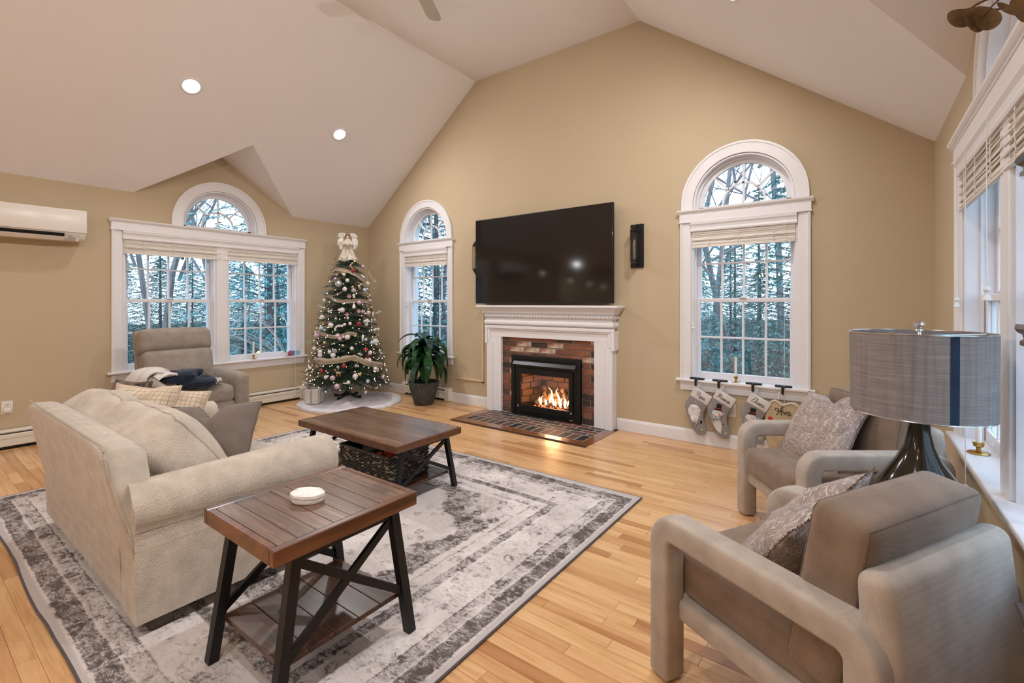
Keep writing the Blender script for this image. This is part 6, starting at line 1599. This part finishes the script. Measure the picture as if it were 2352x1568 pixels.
b = B(); [sphere(b, (s*.006, -.075, .245), .008, 8) for s in (-1, 1)]; ob('hands', b, mat('porcelain_skin', S(226, 186, 160)), an)
b = B(); tube(b, [(-.05, -.05, .235), (-.02, -.08, .228), (.02, -.08, .228), (.05, -.05, .235)], .006, 6); [tube(b, [(x, -.078, .228), (x*1.4, -.07, .17), (x*2+.005, -.075, .12)], .0045, 5) for x in (-.02, .012)]
for k in range(14): sphere(b, (-.05+.1*k/13, -.062-.016*math.sin(k*PI/13), .236+.004*(k % 2)), .007, 6)
ob('gold_garland', b, M_gold, an)
b = B(); rq = random.Random(2)
M_fea = fabric('white_feather', S(244, 240, 232), scale=120, bump=.6)
for s in (-1, 1):
    b = B(); cc = Vector((s*.088, .035, .33))
    for k in range(230):
        q = rq.random(); a = rq.uniform(-1, 1)
        p = cc+Vector((s*(-.02+.03*math.sin(q*3))+a*.030*(1-q*.55), rq.uniform(-.014, .014), .055-q*.17))
        d = Vector((s*.25+a*.35*(1-q), rq.uniform(-.25, .25), -1 if q > .25 else .3+.6*(.25-q)*4)).normalized(); L_ = .055 if q > .25 else .036
        w = d.cross(Vector((0, 1, 0))).normalized()*.012
        vv = [b.verts.new(p-w*.4), b.verts.new(p+d*L_*.5-w), b.verts.new(p+d*L_), b.verts.new(p+d*L_*.5+w), b.verts.new(p+w*.4)]; b.faces.new(vv)
    sphere(b, cc+Vector((0, .004, .0)), .03, 12, (1.05, .35, 2.0)); sphere(b, cc+Vector((-s*.004, .004, .035)), .034, 12, (1, .4, 1))
    ob('wing', b, M_fea, an, None)
b = TL(); needle_twig(b, Vector((-.06, -.10, -.01)), Vector((.4, .1, .5)), .10, .03, rq); needle_twig(b, Vector((-.05, -.10, -.01)), Vector((.9, .1, .3)), .08, .03, rq); needle_twig(b, Vector((-.06, -.10, -.01)), Vector((-.3, .1, .6)), .06, .03, rq); ob('pine_sprig', b.data('pine_sprig', M_needle2), None, an)
# skirt, gifts
SKX, SKY = -5.31, 3.67
M_skt = fabric('white_plush_skirt', S(236, 230, 232), scale=120, bump=.8, dist=.004); M_skt2 = fabric('grey_white_tulle', S(206, 196, 196), scale=260, bump=.4)
ts = thing('tree_skirt', 'round white tree skirt spread on the oak floor', 'tree skirt', (SKX, SKY, 0))
def skz(x, y):
    r = math.hypot(x, y); h = .012+.01*nz((x*3, y*3, 0), 1.5)
    h += .045*math.exp(-((x-.30)**2+(y+.24)**2)/.006)+.03*math.exp(-((x-.36)**2/.02+(y+.28)**2/.004))
    h += .03*math.exp(-(((x+.22)*.8+(y-.1)*.6)/.05)**2)*math.exp(-r*r/.2)
    return max(.004, h)
def disc(b, ra, rb, add, n=72, m_=10):
    V = []
    for j in range(m_+1):
        r = ra+(rb-ra)*j/m_
        V.append([])
        for i in range(n):
            a = 2*PI*i/n; rr_ = r*(1+.015*math.sin(5*a+1)+.012*math.sin(11*a)); x, y = rr_*math.cos(a), rr_*math.sin(a)
            x = max(x, XL+.085-SKX)
            V[-1].append(b.verts.new((x, y, skz(x, y)+add(j/m_))))
    for a_, d in zip(V, V[1:]):
        for i in range(n): b.faces.new((a_[i], a_[(i+1) % n], d[(i+1) % n], d[i]))
    V2 = [b.verts.new((v.co.x, v.co.y, .001)) for v in V[-1]]
    for i in range(n): b.faces.new((V[-1][i], V[-1][(i+1) % n], V2[(i+1) % n], V2[i]))
b = B(); disc(b, .02, .54, lambda q: .004); ob('centre_cloth', b, M_skt2, ts, 70)
b = B(); disc(b, .52, .645, lambda q: .02*math.sin(q*PI)+.002, m_=6); ob('plush_border', b, M_skt, ts, 70)
M_gift = mat('white_gold_wrapping', S(226, 220, 212), .5, nscale=60, nstr=.12, ramp=(.55, .62)); M_girib = mat('grey_satin_ribbon', S(168, 160, 156), .35, nscale=20, nstr=.05)
def gift(label, x, y, r, w, d, h):
    t = thing('gift_box', label, 'gift', (x, y, .03), r); b = B(); box(b, -w/2, w/2, -d/2, d/2, 0, h, .003, 1); ob('box', b, M_gift, t, None)
    b = B(); box(b, -w/2-.004, w/2+.004, -d/2-.004, d/2+.004, h-.02, h+.004, .003, 1); ob('lid', b, M_gift, t, None)
    b = B(); box(b, -.011, .011, -d/2-.0055, d/2+.0055, -.001, h+.0055); box(b, -w/2-.0055, w/2+.0055, -.011, .011, -.001, h+.0056); ob('ribbon', b, M_girib, t, None)
    b = B()
    for k in range(4): a = k*PI/2+.4; tube(b, catmull([(0, 0, h+.006), (.03*math.cos(a), .03*math.sin(a), h+.03), (.055*math.cos(a), .055*math.sin(a), h+.02), (.03*math.cos(a+.3), .03*math.sin(a+.3), h+.008), (0, 0, h+.006)], 4), .005, 5)
    ob('bow', b, M_girib, t)
gift('white gift box with grey ribbon and bow, in front on the tree skirt', -5.50, 3.27, .55, .16, .16, .17)
gift('second white gift box behind the first one, nearer the wall', -5.70, 3.34, .4, .13, .13, .16)

# ------------------------------------------------------------ potted plant
PX, PY = -4.44, 4.13
pt = thing('potted_plant', 'tall leafy green houseplant in a dark grey tapered pot', 'plant', (PX, PY, 0))
M_pot = mat('dark_grey_stone_pot', S(74, 72, 72), .8, nscale=14, nstr=.2, col2=S(54, 52, 52), bump=.4, bscale=50)
b = B(); lathe(b, [(.105, 0), (.115, .006), (.165, .15), (.194, .27), (.198, .285), (.192, .292), (.182, .29), (.178, .262), (.02, .262)], 48); ob('pot', b, M_pot, pt)
b = B(); lathe(b, [(.002, .262), (.1, .266), (.178, .263)], 24, cap=False); ob('soil', b, mat('dark_soil', S(44, 34, 28), .95, nscale=30, nstr=.3, bump=.8, bscale=60), pt)
M_lf = mat('glossy_green_leaf', S(58, 110, 52), .32, nscale=5, nstr=.2, col2=S(26, 60, 34), spec=.5, stretch=(8, 1, 1)); M_lf2 = mat('bluish_green_leaf', S(84, 116, 96), .3, nscale=5, nstr=.15, col2=S(50, 80, 60))
M_cane = mat('brown_cane', S(112, 92, 66), .8, nscale=30, nstr=.2, stretch=(1, 1, 8), bump=.4)
rq = random.Random(12)
def leaf(b, base, a, up, L_, w, droop, n=12):
    d = Vector((math.cos(a), math.sin(a), 0)); p = Vector(base); th_ = up; V = []; s = Vector((-math.sin(a), math.cos(a), 0)); ds = L_/n
    for i in range(n+1):
        f_ = i/n; ww = w*(math.sin(PI*min(1, f_*.92+.05))**.75)*(1-.15*f_); nrm = Vector((0, 0, 1))*math.cos(th_)-d*math.sin(th_)
        V.append([b.verts.new(p-s*ww/2+nrm*.18*ww), b.verts.new(p), b.verts.new(p+s*ww/2+nrm*.18*ww)])
        p = p+(d*math.cos(th_)+Vector((0, 0, math.sin(th_))))*ds; th_ -= droop/n*(1.5-abs(f_-.4)*1.2); th_ = max(th_, -1.52)
    for q, r in zip(V, V[1:]):
        for j in range(2): b.faces.new((q[j], r[j], r[j+1], q[j+1]))
canes = [((.02, .01), .50), ((-.05, .03), .40), ((.06, -.02), .34)]
for (cx_, cy_), h in canes: b = B(); cyl(b, (cx_, cy_, .25), (cx_*1.3, cy_*1.3, .25+h), .016, .013, 10); ob('cane', b, M_cane, pt)
k = 0
for (cx_, cy_), h in canes:
    for i in range(19):
        f_ = i/18; a = i*2.4+k*1.1; k += 1
        if math.sin(a) > .55 and rq.random() < .5: a = -a
        b = B(); L_ = rq.uniform(.34, .50)*(1-.15*f_); leaf(b, (cx_*1.3+.01*math.cos(a), cy_*1.3+.01*math.sin(a), .25+h-.14+.16*f_), a, .5+.8*f_+rq.uniform(-.15, .15), L_, rq.uniform(.09, .12), rq.uniform(2.0, 3.0)-.4*f_)
        bmesh.ops.solidify(b, geom=b.faces[:], thickness=.0012)
        for v in b.verts:
            if PY+v.co.y > YB-.075 : v.co.y = YB-.075-PY-.01*rq.random()
        ob('leaf', b, M_lf2 if rq.random() < .15 else M_lf, pt, 60)
# small trailing foliage at the pot's edge
b = B()
for i in range(70):
    a = rq.uniform(2.0, 4.6); r = rq.uniform(.06, .19); leaf(b, (r*math.cos(a), r*math.sin(a), .27+rq.uniform(0, .07)), rq.uniform(0, 6.28), rq.uniform(.2, 1.2), rq.uniform(.04, .07), .026, 1.6, 4)
ob('small_leaves', b, M_lf, pt, 60, kind='stuff')
for a0, L_ in ((-1.9, .16), (-2.3, .18), (-1.1, .1), (-.9, .12)):
    b = B(); pts = catmull([(.17*math.cos(a0), .17*math.sin(a0), .27), (.2*math.cos(a0), .2*math.sin(a0), .285), (.2*math.cos(a0+.1), .2*math.sin(a0+.1), .22), (.185*math.cos(a0+.3), .185*math.sin(a0+.3), .27-L_)], 5); tube(b, pts, .0022, 5); ob('trailing_stem', b, mat('pale_green_stem', S(120, 136, 92), .7, nscale=20, nstr=.1), pt)

# small keepsakes on the wide sill
def keep(name, label, cat, Y, fn, m_):
    t = thing(name, label, cat, (XL+.025, Y, .586), PI/2); b = B(); fn(b); ob('body', b, m_, t); return t
t = keep('paper_gnome', 'little pink paper figure with green hat on the wide sill', 'figurine', 3.17, lambda b: lathe(b, [(.035, 0), (.028, .03), (.012, .06), (.002, .07)], 14), mat('pale_pink_paper', S(222, 196, 206), .8, nscale=20, nstr=.04))
b = B(); lathe(b, [(.016, .055), (.01, .075), (.001, .09)], 10); ob('hat', b, M_tgr, t)
t = keep('handprint_card', 'purple and red heart-shaped card on the wide sill', 'card', 3.25, lambda b: prism(b, [(-.04, 0), (.03, 0), (.045, .05), (.03, .072), (.01, .062), (-.02, .076), (-.045, .05)], (0, -.004, 0), (1, 0, 0), (0, 0, 1), (0, 1, 0), .006, .001, 1), mat('purple_card', S(140, 110, 160), .7, nscale=14, nstr=.2, col2=S(160, 50, 70), ramp=(.45, .5)))
keep('greeting_card', 'pale blue card standing at the end of the wide sill', 'card', 3.325, lambda b: (box(b, -.04, .035, -.004, .0, 0, .064, .001, 1), box(b, .033, .037, -.004, .02, 0, .064)), mat('pale_blue_card', S(150, 206, 226), .7, nscale=14, nstr=.08))
# ------------------------------------------------------------ lamps behind the camera (seen mirrored in glass and screen)
M_bulbw = mat('lit_candle_bulb', (1, .8, .55, 1), .4, em=30)
t = thing('chandelier', 'black candle chandelier behind the camera, seen only mirrored in the window', 'chandelier', (-1.33, -1.5, 1.72))
b = B(); cyl(b, (0, 0, .0), (0, 0, 2.33), .008, n=8); lathe(b, [(.01, -.06), (.03, -.04), (.03, .02), (.012, .06)], 14); ob('stem', b, M_black, t)
for k in range(6):
    a = k*PI/3+.2; b = B(); tube(b, catmull([(0, 0, 0), (.14*math.cos(a), .14*math.sin(a), -.06), (.26*math.cos(a), .26*math.sin(a), -.02), (.30*math.cos(a), .30*math.sin(a), .04)], 5), .007, 6); cyl(b, (.3*math.cos(a), .3*math.sin(a), .03), (.3*math.cos(a), .3*math.sin(a), .09), .012, n=8); ob('arm', b, M_black, t)
    b = B(); lathe(b, [(.004, 0), (.014, .02), (.012, .035), (.001, .065)], 10, (.3*math.cos(a), .3*math.sin(a), .09)); ob('bulb', b, M_bulbw, t)
for i, (x, y_, z) in enumerate(((-5.60, .0, 1.95), (-5.39, -.87, 1.83), (-5.24, -1.53, 1.76), (-5.18, -2.18, 1.71))):
    t = thing('pendant_light', 'pendant lamp farther back in the room, seen only mirrored in the television', 'pendant lamp', (x, y_, z), 0, 'pendant lamps behind the camera')
    b = B(); lathe(b, [(.09, 0), (.08, .06), (.03, .12), (.01, .14)], 20, cap=False); cyl(b, (0, 0, .13), (0, 0, ZP+(x-XL)*KS-z), .004, n=6); ob('shade', b, M_black, t)
    b = B(); sphere(b, (0, 0, .02), .045, 12); ob('bulb', b, mat('lit_pendant_bulb', (1, .9, .75, 1), .4, em=22), t)

# ------------------------------------------------------------ outdoors
M_gr = mat('winter_ground', S(96, 92, 72), .95, nscale=.8, nstr=.25, col2=S(60, 66, 50))
b = B(); box(b, -60, 60, -40, 70, -1.2, -.9); struct('ground', b, M_gr)
M_bark = mat('grey_brown_bark', S(150, 146, 148), .9, nscale=3, nstr=.2, stretch=(4, 4, .6), bump=.5)
M_bark2 = mat('dark_pine_bark', S(92, 98, 100), .9, nscale=3, nstr=.2)
M_pine = mat('cyan_cast_pine', S(92, 164, 160), .8, nscale=1.4, nstr=.25, col2=S(58, 120, 124)); M_pine2 = mat('pale_cyan_cast_pine', S(156, 206, 206), .8, nscale=1.4, nstr=.2)  # cyan cast of outdoor light and haze put into the foliage colours
ro = random.Random(77)
def pine_meshes(seed, H=9, R0=2.3, n=7000):
    rnd = random.Random(seed); b = TL(); b2 = TL(); bt = B()
    cyl(bt, (0, 0, 0), (0, 0, H*.96), .11, .03, 8)
    nb_ = 150
    for i in range(nb_):
        f_ = (i+.5)/nb_; z0 = .15+f_*(H-.3); Rr = R0*(1-f_)**.75+.15; a = i*2.39996; r = Rr*rnd.uniform(.75, 1.1)
        d = Vector((math.cos(a), math.sin(a), 0)); P_ = [Vector((0, 0, z0)), Vector((0, 0, z0+.12*r))+d*r*.5, Vector((0, 0, z0-.05*r))+d*r]
        tube(bt, P_, [.016, .01, .004], 4, cap=False)
        for k in range(int(n/nb_)):
            q = rnd.uniform(.2, 1); base = P_[0].lerp(P_[1], q*2) if q < .5 else P_[1].lerp(P_[2], q*2-1)
            side = Vector((-d.y, d.x, 0))*rnd.uniform(-1, 1)*(.34*r*(1-q*.5)); base = base+side
            dr = (d*rnd.uniform(.3, 1)+side.normalized()*rnd.uniform(.1, .8)+Vector((0, 0, rnd.uniform(-.9, .15)))).normalized()
            tgt = b if rnd.random() < .62 else b2; L_ = rnd.uniform(.07, .17)
            for j in range(6):
                dj = (dr+Vector((rnd.uniform(-.5, .5), rnd.uniform(-.5, .5), rnd.uniform(-.4, .3)))).normalized(); w = dj.cross(Vector((rnd.random(), rnd.random(), 1))).normalized()*.009
                tgt.add(base-w, base+w, base+dj*L_)
    R_ = []
    for bb, m_, nm in ((bt, M_bark2, 'trunk'), (b, M_pine, 'foliage'), (b2, M_pine2, 'paler_foliage')):
        if isinstance(bb, TL): R_.append(bb.data(nm, m_)); continue
        d = me(bb, nm); d.materials.append(m_); R_.append(d)
    return R_
PMs = [pine_meshes(1), pine_meshes(2, 8, 2.6), pine_meshes(3, 10, 2.2)]
def pine(label, x, y, k, s=1.0, grp=None):
    t = thing('evergreen_tree', label, 'tree', (x, y, -.9), ro.uniform(0, 6)); t.scale = (s, s, s)
    if grp: t['group'] = grp
    ob('trunk', PMs[k][0], None, t); ob('foliage', PMs[k][1], None, t, kind='stuff'); ob('paler_foliage', PMs[k][2], None, t, kind='stuff')
pine('big evergreen just outside the wide window, in its right half', -10.8, 5.35, 0, .95)
pine('second evergreen outside the wide window, behind the Christmas tree side', -11.5, 7.6, 1, 1)
pine('evergreen filling the small arched window behind the plant', -9.6, 9.4, 1, 1.0)
pine('evergreen close behind the left of the small arched window', -11.6, 9.4, 2, 1.0)
pine('big evergreen outside the stocking window, on its right', -.9, 9.6, 1, .62)
pine('big evergreen outside the stocking window, on its left', -3.0, 10.6, 0, .60)
pine('evergreen outside toward the right-hand corner', 1.7, 11.5, 2, .7)
for i in range(26):
    pine('low evergreen in the dim woods far beyond the wide window', -19-(i % 2)*1.6+ro.uniform(-.5, .5), 1.5+i*.42, i % 3, .42+.05*(i % 3), 'far evergreens beyond the wide window')
for i in range(20):
    pine('low evergreen in the woods far beyond the fireplace wall', -17+i*1.05, 15.5+(i % 2)*1.5+ro.uniform(-.5, .5), i % 3, .46+.05*(i % 3), 'far evergreens beyond the fireplace wall')
for i in range(5):
    pine('evergreen in the yard to the right of the house', 7+ro.uniform(-1, 2), 2.5+i*2.6, i % 3, .7, 'evergreens right of the house')
for i in range(13):
    pine('young evergreen in the middle distance beyond the fireplace wall', -6.2+i*.72, 12.6+(i % 2)*.8, i % 3, .36+.04*(i % 3), 'young evergreens beyond the fireplace wall')
def bare_mesh(seed, H=10, depth=5, r0=.085):
    rnd = random.Random(seed); b = B()
    def grow(p, d, L_, r, lv):
        n = 3; P_ = [p]
        for i in range(n): d = (d+Vector((rnd.uniform(-.16, .16), rnd.uniform(-.16, .16), rnd.uniform(-.04, .12)))).normalized(); P_.append(P_[-1]+d*L_/n)
        tube(b, P_, [r, r*.85, r*.7, r*.55], 5 if lv < 2 else 3, cap=False)
        if lv >= depth: return
        for k in range(3 if lv else 7):
            f_ = rnd.uniform(.35, 1); q = P_[min(n, int(f_*n)+0)] if lv else p.lerp(P_[-1], rnd.uniform(.25, 1))
            nd = (d*.55+Vector((rnd.uniform(-1, 1), rnd.uniform(-1, 1), rnd.uniform(-.1, .7)))).normalized()
            grow(q, nd, L_*(.42 if lv == 0 else .62)*rnd.uniform(.8, 1.2), r*.5, lv+1)
    grow(Vector((0, 0, 0)), Vector((0, 0, 1)), H, r0, 0)
    d = me(b, 'branches'); d.materials.append(M_bark); return d
BM = [bare_mesh(1), bare_mesh(2, 9), bare_mesh(3, 11)]
def bare(x, y, k, s, lab, grp):
    t = thing('bare_tree', lab, 'tree', (x, y, -.9), ro.uniform(0, 6), grp); t.scale = (s, s, s); ob('branches', BM[k], None, t)
for i, (x, y) in enumerate(((-13, 3.2), (-14.5, 4.3), (-15, 2.3), (-17, 5), (-16, 6.6), (-12.6, 6.8), (-14, 1), (-18, 3.6))): bare(x, y, i % 3, 1, 'bare winter tree beyond the wide window', 'bare trees beyond the wide window')
for i, (x, y) in enumerate(((-3.2, 13), (-2.2, 11.8), (-1.4, 12.6), (-.3, 13), (-4.5, 14), (-12.5, 12.5), (-11, 11.5), (-10, 12.6))): bare(x, y, i % 3, .95, 'bare winter tree beyond the fireplace wall', 'bare trees beyond the fireplace wall')
# bare bush with pale arching branches right outside the wide window
t = thing('bare_bush', 'pale bare bush with arching branches outside the wide window', 'bush', (-8.2, 4.5, -.9))
b = B(); rq = random.Random(6)
for i in range(16):
    a = rq.uniform(0, 6.28); h = rq.uniform(1.5, 2.1); o = rq.uniform(.5, 1.3)
    P_ = catmull([(0, 0, 0), (.3*o*math.cos(a), .3*o*math.sin(a), h*.7), (o*math.cos(a), o*math.sin(a), h), (1.5*o*math.cos(a+.1), 1.5*o*math.sin(a+.1), h*.93)], 4)
    tube(b, P_, [.016*(1-.8*k/len(P_)) for k in range(len(P_))], 5)
    for k in range(4): q = P_[4+k*2]; tube(b, [q, q+Vector((rq.uniform(-.3, .3), rq.uniform(-.3, .3), rq.uniform(.0, .35)))], [.006, .002], 4)
ob('branches', b, mat('pale_branch_bark', S(176, 168, 160), .8, nscale=5, nstr=.1), t)
